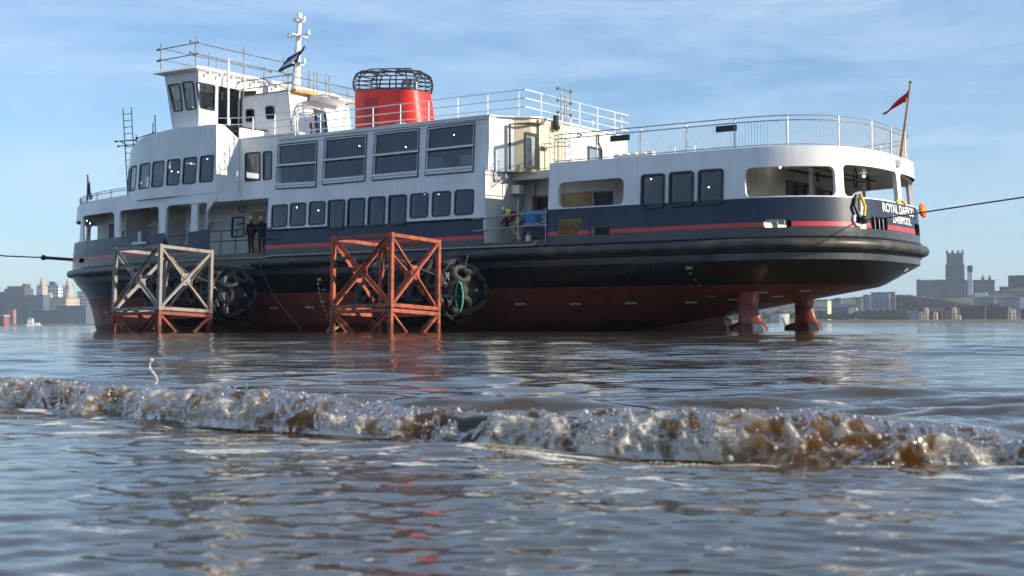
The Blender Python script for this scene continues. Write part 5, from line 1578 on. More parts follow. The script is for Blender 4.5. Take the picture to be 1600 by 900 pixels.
# long pale pipe and thin lines along the hull
e = empty('mooring_line', P0, ANG); 
mb = MB(); mb.tube([HS.pos(U(s_), 3.42 if s_ > -12 else 3.36, 0.40) for s_ in np.linspace(-18.5, 2.6, 40)], 0.022, 6)
mb.tube([HS.pos(U(2.6), 3.42, 0.4), HS.pos(U(2.75), 3.6, 0.35)], 0.022, 6); mb.build('rope_run', ROPEW, e, fixn=False)
tag(e, 'pale line stretched level along the black fender amidships', 'rope')
def rope(name, pts, r, m, label, cat='rope', n=7):
    P = [Vector(p) for p in pts]; out = []
    for i in range(len(P) - 1):
        p0 = P[max(0, i - 1)]; p1 = P[i]; p2 = P[i + 1]; p3 = P[min(len(P) - 1, i + 2)]
        for k in range(8):
            t = k / 8; out.append(0.5 * (2 * p1 + (p2 - p0) * t + (2 * p0 - 5 * p1 + 4 * p2 - p3) * t * t + (3 * p1 - p0 - 3 * p2 + p3) * t ** 3))
    out.append(P[-1])
    mb = MB(); mb.tube(out, r, n); o = mb.build(name, m, None, smooth=True, fixn=False); tag(o, label, cat); return o
def sw(p): return s2w(p.x, p.y, p.z)
rope('hanging_line', [sw(onv(402, 392, -0.1)), sw(onv(408, 420, -0.6)), sw(onv(430, 465, -1.4)), sw(onv(470, 514, -2.4))], 0.016, ROPEB, 'thin blue line hanging from the side gangway into the water')
rope('hanging_line', [sw(onv(742, 376, -0.1)), sw(onv(733, 395, -1.6)), sw(onv(728, 410, -2.6)), sw(onv(727, 425, -2.9))], 0.016, ROPEB, 'thin blue line dropping from the side rail to the fender with the green coil')
# tow lines
T0 = HS.pos(HS.bp(1341, 344)[0], 4.02, 0.15)
T1 = w2s(aty(1480, 326, 43)); T2 = w2s(aty(1760, 284, 38))
pl = [T0, T0.lerp(T1, 0.3) - Vector((0, 0, 0.05)), T1, T2]
rope('tow_cable', [sw(p) for p in pl], 0.024, CABLE, 'dark cable leading from the stern fairlead out to the right', 'cable')
T0 = HS.pos(HS.bp(119, 405)[0], 3.75, 0.05) if False else onv(118, 406, 5.0)
T1 = w2s(aty(68, 402.5, 78)); T2 = w2s(aty(-60, 391, 70))
e = empty('bow_tow_cable', P0, ANG); tag(e, 'dark cable with a thick end leading from the bow out to the left', 'cable')
mb = MB(); mb.tube([T0, T1], 0.09, 8); mb.sph(T1, 0.16, 8, 6); mb.build('thick_end', RUBBER, e, smooth=True, fixn=False)
mb = MB(); mb.tube([T1, T1.lerp(T2, 0.5) - Vector((0, 0, 0.1)), T2], 0.04, 6); mb.build('cable_run', CABLE, e, smooth=True, fixn=False)
# debris at the foot of the orange cage
mb = MB(); p = onv(512, 512, -5.6); mb.beam(p + Vector((0.0, 0, -0.15)), p + Vector((0.45, 0, 0.35)), 0.08, 0.08); mb.beam(p + Vector((0.25, 0, -0.1)), p + Vector((0.5, 0.2, 0.12)), 0.2, 0.12)
o = mb.build('driftwood', PLY, None); o.location = P0; o.rotation_euler = (0, 0, ANG); tag(o, 'broken timber and sheet caught at the left foot of the orange cage', 'driftwood')

# ------------------------------------------------------------------ people
def capsule_body(parts, voxel):
    bm = bmesh.new()
    for a, b, ra, rb in parts:
        a = Vector(a); b = Vector(b); d = b - a; L = max(d.length, 1e-4); q = d.normalized().to_track_quat('Z', 'Y')
        mb = MB(); N = 5
        pts = []; rs = []
        for i in range(N + 1):
            t = math.pi / 2 * (1 - i / N); pts.append((0, 0, -ra * math.sin(t))); rs.append(max(1e-4, ra * math.cos(t)))
        for i in range(N + 1):
            t = math.pi / 2 * i / N; pts.append((0, 0, L + rb * math.sin(t))); rs.append(max(1e-4, rb * math.cos(t)))
        V_ = []; n = 12
        for p, r_ in zip(pts, rs):
            for k in range(n): V_.append(a + q @ Vector((r_ * math.cos(2 * math.pi * k / n), r_ * math.sin(2 * math.pi * k / n), p[2])))
        vs = [bm.verts.new(p) for p in V_]
        for i in range(len(pts) - 1):
            for k in range(n): bm.faces.new((vs[i * n + k], vs[i * n + (k + 1) % n], vs[(i + 1) * n + (k + 1) % n], vs[(i + 1) * n + k]))
        bm.faces.new([vs[k] for k in range(n - 1, -1, -1)]); bm.faces.new([vs[(len(pts) - 1) * n + k] for k in range(n)])
    me = bpy.data.meshes.new('b'); bm.to_mesh(me); bm.free()
    o = bpy.data.objects.new('b', me); COL.objects.link(o)
    r_ = o.modifiers.new('r', 'REMESH'); r_.mode = 'VOXEL'; r_.voxel_size = voxel
    s_ = o.modifiers.new('s', 'SMOOTH'); s_.iterations = 2; s_.factor = 0.5
    bpy.context.view_layer.update()
    out = bpy.data.meshes.new_from_object(o.evaluated_get(bpy.context.evaluated_depsgraph_get()))
    bpy.data.objects.remove(o); bpy.data.meshes.remove(me)
    return out
def person(label, loc, rz, J, mats, hat=True, scale=1.0):
    """J: joints; mats: (skin, jacket, trousers, boots, collar); body faces +x in its own frame"""
    parts = []; owner = []
    def add(a, b, ra, rb, k): parts.append((a, b, ra, rb)); owner.append(k)
    hip, ch, nk, hd = [Vector(J[k]) for k in ('hip', 'chest', 'neck', 'head')]
    side = Vector((0, 1, 0))
    add(hip - side * 0.07, hip + side * 0.07, 0.125, 0.125, 2); add(hip, hip.lerp(ch, .5), 0.13, 0.13, 1)
    for s_ in (-0.08, 0.08): add(hip.lerp(ch, .4) + side * s_, ch + side * s_, 0.10, 0.125, 1)
    add(ch, nk, 0.11, 0.075, 1); add(nk, hd - (hd - nk) * 0.25, 0.058, 0.06, 0)
    add(hd - (hd - nk).normalized() * 0.03 + Vector((0.02, 0, 0)), hd + (hd - nk).normalized() * 0.03, 0.085, 0.095, 0)
    fdir = Vector(J.get('face', (1, 0, 0))).normalized()
    add(hd + fdir * 0.085 - Vector((0, 0, 0.01)), hd + fdir * 0.115 - Vector((0, 0, 0.03)), 0.018, 0.016, 0)   # nose
    fs = fdir.cross(Vector((0, 0, 1))).normalized()
    for s_ in (-1, 1):
        add(hd + fs * s_ * 0.088, hd + fs * s_ * 0.097 + Vector((0, 0, 0.02)), 0.018, 0.016, 0)               # ears
    for s_, S in ((-1, 'l'), (1, 'r')):
        sh = ch + (nk - ch) * 0.45 + side * 0.19 * s_
        el, wr, hn = [Vector(J[S + k]) for k in ('el', 'wr', 'hn')]
        add(ch + (nk - ch) * 0.3, sh, 0.1, 0.075, 1); add(sh, el, 0.068, 0.052, 1); add(el, wr, 0.052, 0.036, 1)
        add(wr, wr.lerp(hn, 0.6), 0.032, 0.04, 0)
        d = (hn - wr).normalized(); sd = d.cross(Vector((0, 1, 0.2))).normalized(); pal = wr.lerp(hn, .6)
        for f in range(4):
            b_ = pal + sd * (f - 1.5) * 0.021; l_ = (0.05, 0.062, 0.058, 0.045)[f]
            k_ = b_ + d * l_ * 0.7; add(b_, k_, 0.010, 0.009, 0); add(k_, k_ + (d + Vector((0, -s_ * 0.7, 0))).normalized() * l_ * 0.7, 0.009, 0.008, 0)
        add(wr.lerp(hn, .25) + sd * 0.03, wr.lerp(hn, .6) + sd * 0.062, 0.013, 0.010, 0)
        hp = hip + side * 0.095 * s_
        kn, an, toe = [Vector(J[S + k]) for k in ('kn', 'an', 'toe')]
        add(hp, kn, 0.098, 0.066, 2); add(kn, an, 0.066, 0.048, 2); add(an - Vector((0.03, 0, 0.02)), toe, 0.05, 0.042, 3)
    me = capsule_body(parts, 0.0115)
    for m in mats: me.materials.append(m)
    cen = []
    n = len(me.polygons); C_ = np.zeros(n * 3); me.polygons.foreach_get('center', C_); C_ = C_.reshape(-1, 3)
    best = np.full(n, 1e9); own = np.zeros(n, int)
    for (a, b, ra, rb), k in zip(parts, owner):
        a = np.array(a); b = np.array(b); d = b - a; L2 = d @ d + 1e-9; t = np.clip((C_ - a) @ d / L2, 0, 1)
        ds = np.linalg.norm(C_ - a - t[:, None] * d, axis=1) - (ra + (rb - ra) * t)
        m_ = ds < best; best[m_] = ds[m_]; own[m_] = k
    me.polygons.foreach_set('material_index', own.tolist()); me.polygons.foreach_set('use_smooth', [True] * n)
    o = bpy.data.objects.new('person', me); COL.objects.link(o); o.location = loc; o.rotation_euler = (0, 0, rz); o.scale = (scale,) * 3
    tag(o, label, 'person')
    mb = MB(); up_ = (hd - nk).normalized(); c = hd + up_ * 0.035
    q = up_.to_track_quat('Z', 'Y')
    for i in range(7):
        th_ = math.pi / 2 * i / 6
        for k in range(18):
            a = 2 * math.pi * k / 18; mb.v.append(tuple(c + q @ Vector((0.122 * math.cos(th_) * math.cos(a), 0.112 * math.cos(th_) * math.sin(a), 0.115 * math.sin(th_)))))
    for i in range(6):
        for k in range(18): l = (k + 1) % 18; mb.f.append((i * 18 + k, i * 18 + l, (i + 1) * 18 + l, (i + 1) * 18 + k)); mb.m.append(0)
    mb.torus(c, up_, 0.122, 0.009, 18, 6)
    pk = c + fdir * 0.14 - Vector((0, 0, 0.01)); mb.tube([c + fdir * 0.1 + fs * 0.07, pk, c + fdir * 0.1 - fs * 0.07], 0.014, 6)
    mb.build('helmet', HATW, o, smooth=True, fixn=False)
    mb = MB()
    for s_ in (-1, 1): mb.sph(hd + fdir * 0.09 + fs * 0.032 * s_ + Vector((0, 0, 0.01)), 0.012, 8, 6)
    mb.tube([hd + fdir * 0.098 + fs * 0.025 - Vector((0, 0, 0.055)), hd + fdir * 0.104 - Vector((0, 0, 0.056)), hd + fdir * 0.098 - fs * 0.025 - Vector((0, 0, 0.055))], 0.005, 5)
    mb.build('face_features', GASKET, o, smooth=True, fixn=False)
    return o
stand = dict(hip=(0, 0, .96), chest=(0.01, 0, 1.28), neck=(0.0, 0, 1.50), head=(0.02, 0, 1.64), lel=(-0.02, -.25, 1.14), lwr=(0.08, -.24, .92), lhn=(0.11, -.23, .81), rel=(-.02, .25, 1.14), rwr=(0.06, .26, .90), rhn=(0.09, .25, .79),
             lkn=(0.03, -.10, .52), lan=(-.02, -.11, .10), ltoe=(.15, -.12, .05), rkn=(.0, .11, .52), ran=(-.05, .12, .10), rtoe=(.12, .14, .05))
pa = onz(391.5, 392, 3.62)
person('man in black jacket and white helmet facing left, beside the gangway window', s2w(-14.15, 1.0, 3.62), ANG + R(172), stand, [SKIN, BLACKC, BLACKC, RUBBER])
lean = dict(stand); lean.update(head=(0.06, 0, 1.62), neck=(.02, 0, 1.49), rwr=(.3, .12, 1.08), rhn=(.38, .05, 1.10), face=(1, 0, -.35))
person('man in navy jacket and white helmet looking down beside the plywood door', s2w(-13.40, 0.95, 3.62), ANG + R(150), lean, [SKIN, NAVYC, NAVYC, RUBBER])
bend = dict(hip=(-.22, 0, .80), chest=(.08, 0, 1.05), neck=(.26, 0, 1.16), head=(.38, 0, 1.20), face=(.7, 0, -.7), lel=(.28, -.24, .86), lwr=(.46, -.12, .72), lhn=(.54, -.07, .66), rel=(.30, .22, .84), rwr=(.48, .12, .70), rhn=(.56, .07, .65),
            lkn=(.16, -.14, .50), lan=(0.12, -.18, .10), ltoe=(.28, -.2, .05), rkn=(-.02, .14, .42), ran=(-.38, .16, .12), rtoe=(-.22, .18, .05))
pw_ = onv(800, 372, 0.9)
print('worker', pw_)
wk = person('worker in maroon coat and yellow hi-vis bending beside a blue machine', s2w(0.85, 0.9, 3.62), ANG + R(180), bend, [SKIN, MAROON, KHAKI, BOOT], scale=1.14)
me = wk.data; me.materials.append(HIVIS)
for p in me.polygons:
    if p.material_index == 1 and p.center.x > 0.06 and p.center.z > 0.93: p.material_index = 4
# blue machine
px0, px1 = onv(817, 350, 1.0).x, onv(853, 350, 1.0).x
e = empty('welding_generator', s2w((px0 + px1) / 2, 1.35, 3.62), ANG); tag(e, 'bright blue machine on a black wheeled base beside the bending worker', 'generator')
Lg = px1 - px0
mb = MB(); mb.bx(-Lg / 2, Lg / 2, -0.35, 0.45, 0.62, 1.25); mb.bx(-Lg / 2 + 0.03, Lg / 2 - 0.03, -0.3, 0.4, 1.25, 1.3); g = mb.build('machine_cabinet', BLUEP, e)
mb = MB()
for i in range(5): mb.bx(0.02, 0.35, -0.362, -0.35, 0.72 + 0.08 * i, 0.76 + 0.08 * i)
mb.build('vent_grille', DARKM, g)
mb = MB(); mb.bx(-Lg / 2, Lg / 2, -0.33, 0.43, 0.2, 0.6); mb.build('machine_base', RUBBER, e)
for x_ in (-Lg / 2 + 0.18, Lg / 2 - 0.18):
    mb = MB(); mb.tube([(x_, -0.38, 0.17), (x_, -0.24, 0.17)], 0.17, 18); mb.build('wheel', RUBBER, e, fixn=False)
mb = MB(); mb.tube([(-Lg / 2, -0.4, 0.75), (0, -0.42, 0.72), (Lg / 2, -0.4, 0.8)], 0.03, 6); mb.tube([(Lg / 2 - .15, -.4, 1.3), (Lg / 2, -.4, .8)], 0.025, 6); mb.build('lift_frame', GALV, e, fixn=False)
mb = MB(); p = onv(825, 368, 0.3); mb.bx(p.x - 0.09, p.x + 0.09, 0.25, 0.43, 3.62, 3.85); mb.tube([(p.x - 0.07, .34, 3.85), (p.x - .04, .34, 4.0), (p.x + .04, .34, 4.0), (p.x + .07, .34, 3.85)], 0.012, 5)
o = mb.build('paint_can', ZINC, None, fixn=False); o.location = P0; o.rotation_euler = (0, 0, ANG); tag(o, 'small pale can on the deck in front of the blue machine', 'can')

# ------------------------------------------------------------------ far shores
def wallmat(name, col, win=(0.02, 0.025, 0.03), bw=3.2, bh=3.4, mort=0.9, rough=0.8):
    m = bpy.data.materials.new(name); m.use_nodes = True; nt = m.node_tree; b = nt.nodes['Principled BSDF']; b.inputs['Roughness'].default_value = rough
    t = nt.nodes.new('ShaderNodeTexCoord'); sp = nt.nodes.new('ShaderNodeSeparateXYZ'); ad = nt.nodes.new('ShaderNodeMath'); ad.operation = 'ADD'; cb = nt.nodes.new('ShaderNodeCombineXYZ')
    nt.links.new(t.outputs['Object'], sp.inputs[0]); nt.links.new(sp.outputs['X'], ad.inputs[0]); nt.links.new(sp.outputs['Y'], ad.inputs[1]); nt.links.new(ad.outputs[0], cb.inputs['X']); nt.links.new(sp.outputs['Z'], cb.inputs['Y'])
    br = nt.nodes.new('ShaderNodeTexBrick'); br.offset = 0.0; br.inputs['Scale'].default_value = 1.0; br.inputs['Brick Width'].default_value = bw; br.inputs['Row Height'].default_value = bh; br.inputs['Mortar Size'].default_value = mort; br.inputs['Mortar Smooth'].default_value = 0.0
    br.inputs['Color1'].default_value = (*win, 1); br.inputs['Color2'].default_value = (*[x * 2.2 for x in win], 1); br.inputs['Mortar'].default_value = (*col, 1)
    nt.links.new(cb.outputs[0], br.inputs['Vector'])
    nz_ = nt.nodes.new('ShaderNodeTexNoise'); nz_.inputs['Scale'].default_value = 0.06; mx_ = nt.nodes.new('ShaderNodeMixRGB'); mx_.blend_type = 'MULTIPLY'; mx_.inputs['Fac'].default_value = 0.5
    nt.links.new(t.outputs['Object'], nz_.inputs['Vector']); nt.links.new(br.outputs['Color'], mx_.inputs['Color1']); nt.links.new(nz_.outputs['Fac'], mx_.inputs['Color2'])
    nt.links.new(mx_.outputs[0], b.inputs['Base Color']); return m
M_DARK = wallmat('dark_stone_far', (0.085, 0.08, 0.075), bw=4, bh=4, mort=1.6)
M_STONE = wallmat('pale_stone_far', (0.62, 0.52, 0.38), bw=5, bh=6, mort=1.7, win=(0.10, 0.08, 0.06))
M_GLASSB = wallmat('blue_glass_far', (0.10, 0.13, 0.17), bw=5, bh=4, mort=0.8, win=(0.05, 0.07, 0.1))
M_CHECK = wallmat('black_and_white_far', (0.85, 0.85, 0.83), bw=9, bh=6, mort=1.9, win=(0.03, 0.03, 0.035))
M_BRICK = wallmat('brown_brick_far', (0.20, 0.10, 0.065), bw=3, bh=3, mort=1.1, win=(0.04, 0.035, 0.03))
M_BRICKP = wallmat('pink_brick_far', (0.45, 0.23, 0.17), bw=3.5, bh=3.2, mort=1.1, win=(0.12, 0.07, 0.06))
M_CREAMF = mat('cream_render_far', (0.75, 0.62, 0.40), 0.8, var=0.1, vscale=0.1)
M_GREYF = wallmat('grey_panel_far', (0.33, 0.36, 0.40), bw=6, bh=30, mort=2.5, win=(0.14, 0.16, 0.19))
M_WHITEF = mat('white_render_far', (0.75, 0.73, 0.68), 0.8, var=0.1, vscale=0.1)
M_ROOF = mat('slate_roof_far', (0.07, 0.075, 0.085), 0.8, var=0.2, vscale=0.1)
M_CATH = mat('sandstone_far', (0.085, 0.065, 0.06), 0.85, var=0.35, vscale=0.08)
M_RED = mat('red_cladding_far', (0.26, 0.09, 0.07), 0.8, var=0.1, vscale=0.2)
M_BLUEF = mat('blue_cladding_far', (0.06, 0.13, 0.30), 0.7, var=0.1, vscale=0.2)
M_QUAY = mat('quay_wall_stone', (0.11, 0.105, 0.09), 0.9, var=0.4, vscale=0.03, col2=(0.07, 0.085, 0.05), thr=(0.45, 0.6))
M_WIND = mat('dark_window_far', (0.05, 0.055, 0.06), 0.3)
ROT = R(-22)
def bfar(name, label, px0, px1, yt, yb, D, m, roof=None, cat='building', depth=None, group=None, extra=None, rot=ROT, rm=None):
    """a far building: front corner columns px0..px1 in the photograph's scale at distance D, real size in metres"""
    A = aty(px0, yb, D); Bq = aty(px1, yb, D); T = aty((px0 + px1) / 2, yt, D)
    W = (Bq.x - A.x); zt = T.z
    dp = depth if depth else W * 0.45
    # rotated footprint whose silhouette spans W
    w_ = max(1.0, (W - dp * abs(math.sin(rot)))) / math.cos(rot)
    e = empty(name, ((A.x + Bq.x) / 2, D, 0), rot); tag(e, label, cat, group)
    zb_ = -1.0
    mb = MB(); mb.bx(-w_ / 2, w_ / 2, -dp / 2, dp / 2, zb_, zt); mb.build('wall', m, e)
    if roof == 'flat' or roof is None:
        mb = MB(); mb.bx(-w_ / 2 - 0.4, w_ / 2 + 0.4, -dp / 2 - 0.4, dp / 2 + 0.4, zt + 0.02, zt + 0.9); mb.build('roof', rm or M_ROOF, e)
    elif roof[0] == 'gable':
        h = roof[1]; mb = MB(); mb.prism([(-dp / 2 - .5, zt + .01), (dp / 2 + .5, zt + .01), (0, zt + h)], lambda a, b, k: (-w_ / 2 - .4 + (w_ + .8) * k, a, b)); mb.build('roof', rm or M_ROOF, e)
    elif roof[0] == 'gables':
        k_ = roof[2]; h = roof[1]; mb = MB()
        for i in range(k_):
            x0 = -w_ / 2 + w_ * i / k_; x1 = x0 + w_ / k_
            mb.prism([(x0, zt + .01), (x1, zt + .01), ((x0 + x1) / 2, zt + h)], lambda a, b, k: (a, -dp / 2 - .3 + (dp + .6) * k, b))
        mb.build('roof', rm or M_ROOF, e)
    if extra: extra(e, w_, dp, zt)
    return e
# left bank: waterfront about 2.3 km away
DL = 2300.0
mpp = DL / F
bfar('office_block', 'low dark block at the left edge of the far waterfront', -40, 9, 457, 508, DL + 60, M_DARK)
def ex1(e, w, d, z):
    mb = MB(); mb.bx(-w * .4, w * .42, -d * .4, d * .4, z + .9, z + 5); mb.build('plant_room', M_DARK, e); mb = MB(); mb.bx(w * .3, w * .46, -d * .3, d * .3, z + 5, z + 9); mb.build('stair_tower', M_BRICK, e)
bfar('office_block', 'big dark stepped block left of the two domed clock towers', 7, 51, 452, 508, DL + 40, M_DARK, extra=ex1)
bfar('office_block', 'dark low block standing before the left domed tower', 42, 78, 462, 508, DL + 20, M_GLASSB)
def tower(px, ytop, ysh, w0, label):
    C = aty(px, 505, DL + 90); zt = aty(px, ysh, DL + 90).z; zz = aty(px, ytop, DL + 90).z
    e = empty('domed_tower', (C.x, DL + 90, 0), ROT); tag(e, label, 'tower')
    mb = MB(); mb.bx(-w0, w0, -w0, w0, -1, zt); mb.build('tower_shaft', M_STONE, e)
    H = zz - zt; lv_ = [(0, 1.05), (.05, 1.05), (.06, .8), (.25, .8), (.26, .62), (.45, .62), (.46, .7), (.5, .5), (.6, .36), (.7, .3), (.72, .15), (.85, .1), (1.0, .04)]
    mb = MB(); mb.tube([(0, 0, zt + H * a) for a, b in lv_], [w0 * b for a, b in lv_], 12); mb.build('dome', M_STONE, e, fixn=False)
    mb = MB(); mb.bx(-w0 * 1.02 - .1, w0 * 1.02 + .1, -w0 * 1.03, -w0 * 1.0, zt - w0 * 1.9, zt - w0 * .4); mb.build('clock_face', M_WHITEF, e)
    for sx in (-1, 1):
        for sy in (-1, 1): mb = MB(); mb.tube([(sx * w0 * .85, sy * w0 * .85, zt), (sx * w0 * .85, sy * w0 * .85, zt + H * .22), (sx * w0 * .85, sy * w0 * .85, zt + H * .3)], [w0 * .2, w0 * .18, .1], 8); mb.build('turret', M_STONE, e, fixn=False)
tower(65.5, 429, 448, 6.3, 'left of two pale stone towers with stepped domes on the far waterfront')
tower(106.5, 431, 449, 6.3, 'right of two pale stone towers with stepped domes, nearest the ferry bow')
bfar('apartment_block', 'blue and white chequered modern block between the two domed towers', 75, 97, 446, 508, DL + 160, M_CHECK)
mb_ = bfar('apartment_block', 'dark glass top floor block rising above the chequered block', 77, 88, 441, 470, DL + 170, M_GLASSB)
bfar('apartment_block', 'white zigzag patterned block half hidden by the ferry bow', 121, 150, 456, 508, DL + 120, M_CHECK)
def ex2(e, w, d, z):
    for sx in (-.46, .46):
        mb = MB(); mb.tube([(sx * w, -d * .3, z), (sx * w, -d * .3, z + 4), (sx * w, -d * .3, z + 7), (sx * w, -d * .3, z + 9)], [4.5, 4.5, 3.2, .3], 12); mb.build('corner_dome', M_STONE, e, fixn=False)
bfar('harbour_office', 'sunlit cream stone building with small corner domes below the domed towers', 75, 122, 466, 508, DL + 30, M_STONE, depth=34, extra=ex2)
bfar('waterfront_block', 'long dark glass fronted block at the water under the cream stone building', 89, 150, 478.5, 508, DL - 120, M_GLASSB, depth=24)
bfar('waterfront_block', 'low dark block between the long glass block and the red shed', 50, 92, 486, 508, DL - 100, M_DARK, depth=20)
bfar('brick_house', 'small tan block above the red shed at the left edge', 12, 25, 484, 506, DL - 160, M_BRICKP)
bfar('boat_shed', 'small red shed on the quay at the left edge of the photo', -12, 14, 494, 507, 1500, M_RED, rm=M_WHITEF)
# right bank
DR = 1150.0
bfar('office_block', 'cream office block with rows of windows seen between the stern thrusters', 1271, 1302, 470, 498, DR + 60, M_CREAMF, depth=20, extra=lambda e, w, d, z: [
    (lambda mb: (mb.bx(x - .55, x + .55, -d / 2 - .06, -d / 2 + .02, zz, zz + 1.5), mb.build('window', M_WIND, e)))(MB()) for x in np.linspace(-w * .42, w * .42, 6) for zz in (3.5, 6.6, 9.7, 12.8)] + [
    (lambda mb: (mb.bx(w / 2 - .02, w / 2 + .06, y - .5, y + .5, zz, zz + 1.5), mb.build('window', M_WIND, e)))(MB()) for y in np.linspace(-d * .35, d * .35, 3) for zz in (3.5, 6.6, 9.7, 12.8)])
specs = [
    ('apartment_block', 'grey panelled block just right of the cream office block', 1300, 1316, 469, 498, DR + 260, M_GREYF, None),
    ('apartment_block', 'short pink brick block above the blue shed under the stern', 1304, 1314, 467, 490, DR + 330, M_BRICKP, None),
    ('warehouse', 'low blue shed under the ferry stern', 1300, 1332, 480.5, 500, DR + 120, M_BLUEF, ('gable', 3)),
    ('pavilion', 'small lit cream hall beside the blue shed', 1326, 1340, 480.5, 497, DR + 80, M_CREAMF, ('gable', 3)),
    ('apartment_block', 'pale grey tower block nearest the stern on the skyline', 1337, 1347, 467, 500, DR + 300, M_GREYF, None),
    ('apartment_block', 'second pale grey block, taller, left of the brick tower', 1349, 1360, 462, 500, DR + 310, M_GREYF, None),
    ('office_block', 'wide dark roofed office block left of the brick tower', 1361, 1392, 458, 500, DR + 340, M_GREYF, None),
    ('brick_tower', 'slim pink brick tower above the gabled warehouses', 1391, 1399, 457.5, 500, DR + 300, M_BRICKP, None),
    ('warehouse', 'long row of grey gabled warehouses at the waterfront', 1352, 1396, 488, 500, DR + 60, M_DARK, ('gables', 3.2, 4)),
    ('brick_house', 'pair of brown brick gabled houses under the brick tower', 1383, 1402, 487, 500, DR + 30, M_BRICK, ('gables', 3.4, 2)),
    ('brick_house', 'brown gabled house right of the brick tower', 1403, 1418, 488, 500, DR + 30, M_BRICK, ('gables', 3.4, 2)),
    ('brick_house', 'brown gabled house with a lit bay left of the cathedral', 1436, 1452, 485, 500, DR + 40, M_BRICK, ('gables', 3.2, 2)),
    ('brick_house', 'brown brick house directly under the cathedral nave', 1453, 1473, 486, 500, DR + 40, M_BRICK, ('gable', 3)),
    ('brick_house', 'reddish brick house with a lit gable under the cathedral tower', 1477, 1499, 484, 500, DR + 40, M_BRICKP, ('gables', 4, 2)),
    ('apartment_block', 'long dark brown block right of the lit gable', 1500, 1541, 481, 500, DR + 50, M_BRICK, None),
    ('apartment_block', 'second long dark brown block with a lit right end', 1542, 1587, 481, 500, DR + 50, M_BRICK, None),
    ('apartment_block', 'dark brick block at the right edge of the photo', 1594, 1640, 484, 500, DR + 50, M_BRICK, None),
    ('terrace', 'bluish terrace with window bays behind the dark brown blocks', 1521, 1556, 466, 500, DR + 420, M_GREYF, None),
    ('terrace', 'bluish terrace with window bays beyond the second brown block', 1557, 1600, 467, 500, DR + 420, M_GREYF, None),
    ('office_block', 'white sunlit block at the right edge of the photo', 1593, 1625, 463.5, 500, DR + 300, M_WHITEF, None),
    ('office_block', 'low pale block right of the white tower', 1523, 1543, 457, 500, DR + 560, M_WHITEF, None),
    ('office_block', 'low pinkish block below the gothic pinnacles', 1547, 1567, 456, 500, DR + 560, M_BRICKP, None),
    ('shed', 'flat teal roofed shed left of the cathedral', 1405, 1440, 484.5, 500, DR + 150, M_GREYF, None)]
for s_ in specs: bfar(s_[0], s_[1], s_[2], s_[3], s_[4], s_[5], s_[6], s_[7], roof=s_[8])
def bay(px, yt, label, w=1.6, D=DR + 22):
    A = aty(px, 496.5, D); T = aty(px, yt, D); e = empty('gable_bay', (A.x, D, 0), ROT); tag(e, label, 'house front', 'sunlit gabled fronts on the far right bank')
    mb = MB(); mb.bx(-w, w, -1.5, 4, -1, T.z - 1.6); mb.build('wall', M_CREAMF, e)
    mb = MB(); mb.prism([(-w - .3, T.z - 1.6), (w + .3, T.z - 1.6), (0, T.z)], lambda a, b, k: (a, -1.6 + 5.6 * k, b)); mb.build('gable', M_CREAMF, e)
    for zz in (4.0, 6.6): mb = MB(); mb.bx(-.5, .5, -1.56, -1.48, zz, zz + 1.3); mb.build('window', M_WIND, e); mb = MB(); mb.bx(w - .02, w + .05, .6, 1.6, zz, zz + 1.3); mb.build('window', M_WIND, e)
for px, yt, lb in ((1439, 487, 'small sunlit gabled front farthest left under the cathedral nave'), (1447, 480.5, 'tall sunlit gabled front under the left end of the cathedral nave'), (1461.5, 487, 'small sunlit gabled front under the middle of the cathedral nave'), (1491, 480, 'tall sunlit gabled front directly under the cathedral tower'), (1498, 491, 'low sunlit gabled front beside the dark brown block'), (1578, 479.5, 'left of two sunlit gabled fronts at the end of the second brown block'), (1584, 482, 'right of two sunlit gabled fronts at the end of the second brown block')): bay(px, yt, lb)
# cathedral
DC = 2200.0
C = aty(1494, 500, DC)
e = empty('cathedral', (C.x, DC, 0), ROT); tag(e, 'huge dark cathedral with one tall square tower on the right skyline', 'cathedral')
def mm(px): return px * DC / F
zT = aty(1494, 396, DC).z; zN = aty(1494, 439, DC).z; hw = mm(15.5)
mb = MB()
for f0, f1, k in ((-.02, .62, 1.0), (.62, .84, .93), (.84, 1.0, .82)): mb.bx(-hw * k, hw * k * .9, -hw * k * .7, hw * k * .7, zT * f0, zT * f1)
mb.build('cathedral_tower', M_CATH, e)
for sx in (-.8, -.27, .27, .7):
    for sy in (-.55, .55): mb = MB(); mb.tube([(hw * sx, hw * sy, zT - .5), (hw * sx, hw * sy, zT + 3), (hw * sx, hw * sy, zT + 6)], [1.5, 1.3, .2], 6); mb.build('pinnacle', M_CATH, e, fixn=False)
for i in range(3): mb = MB(); mb.bx(-hw * .6 + i * hw * .42, -hw * .45 + i * hw * .42, -hw * .71, -hw * .66, zT * .45, zT * .72); mb.build('belfry_window', M_WIND, e)
mb = MB(); mb.bx(-hw - mm(42), -hw, -mm(8), mm(10), -1, zN); mb.build('nave', M_CATH, e)
mb = MB(); mb.prism([(-mm(8), zN), (mm(10), zN), (mm(1), zN + mm(2.5))], lambda a, b, k: (-hw - mm(42) + mm(42) * k, a, b)); mb.build('nave_roof', M_ROOF, e)
mb = MB(); mb.bx(-hw - mm(43), -hw - mm(37), -mm(9), -mm(3), -1, zN + mm(3)); mb.build('nave_turret', M_CATH, e)
mb = MB(); mb.bx(hw * .9, hw + mm(42), -mm(8), mm(8), -1, aty(1530, 438, DC).z); mb.build('choir', M_CATH, e)
for k in (25, 35): mb = MB(); mb.tube([(hw + mm(k), -mm(6), zN - 3), (hw + mm(k), -mm(6), zN + mm(4)), (hw + mm(k), -mm(6), zN + mm(9))], [mm(2.5), mm(2), .2], 6); mb.build('pinnacle', M_CATH, e, fixn=False)
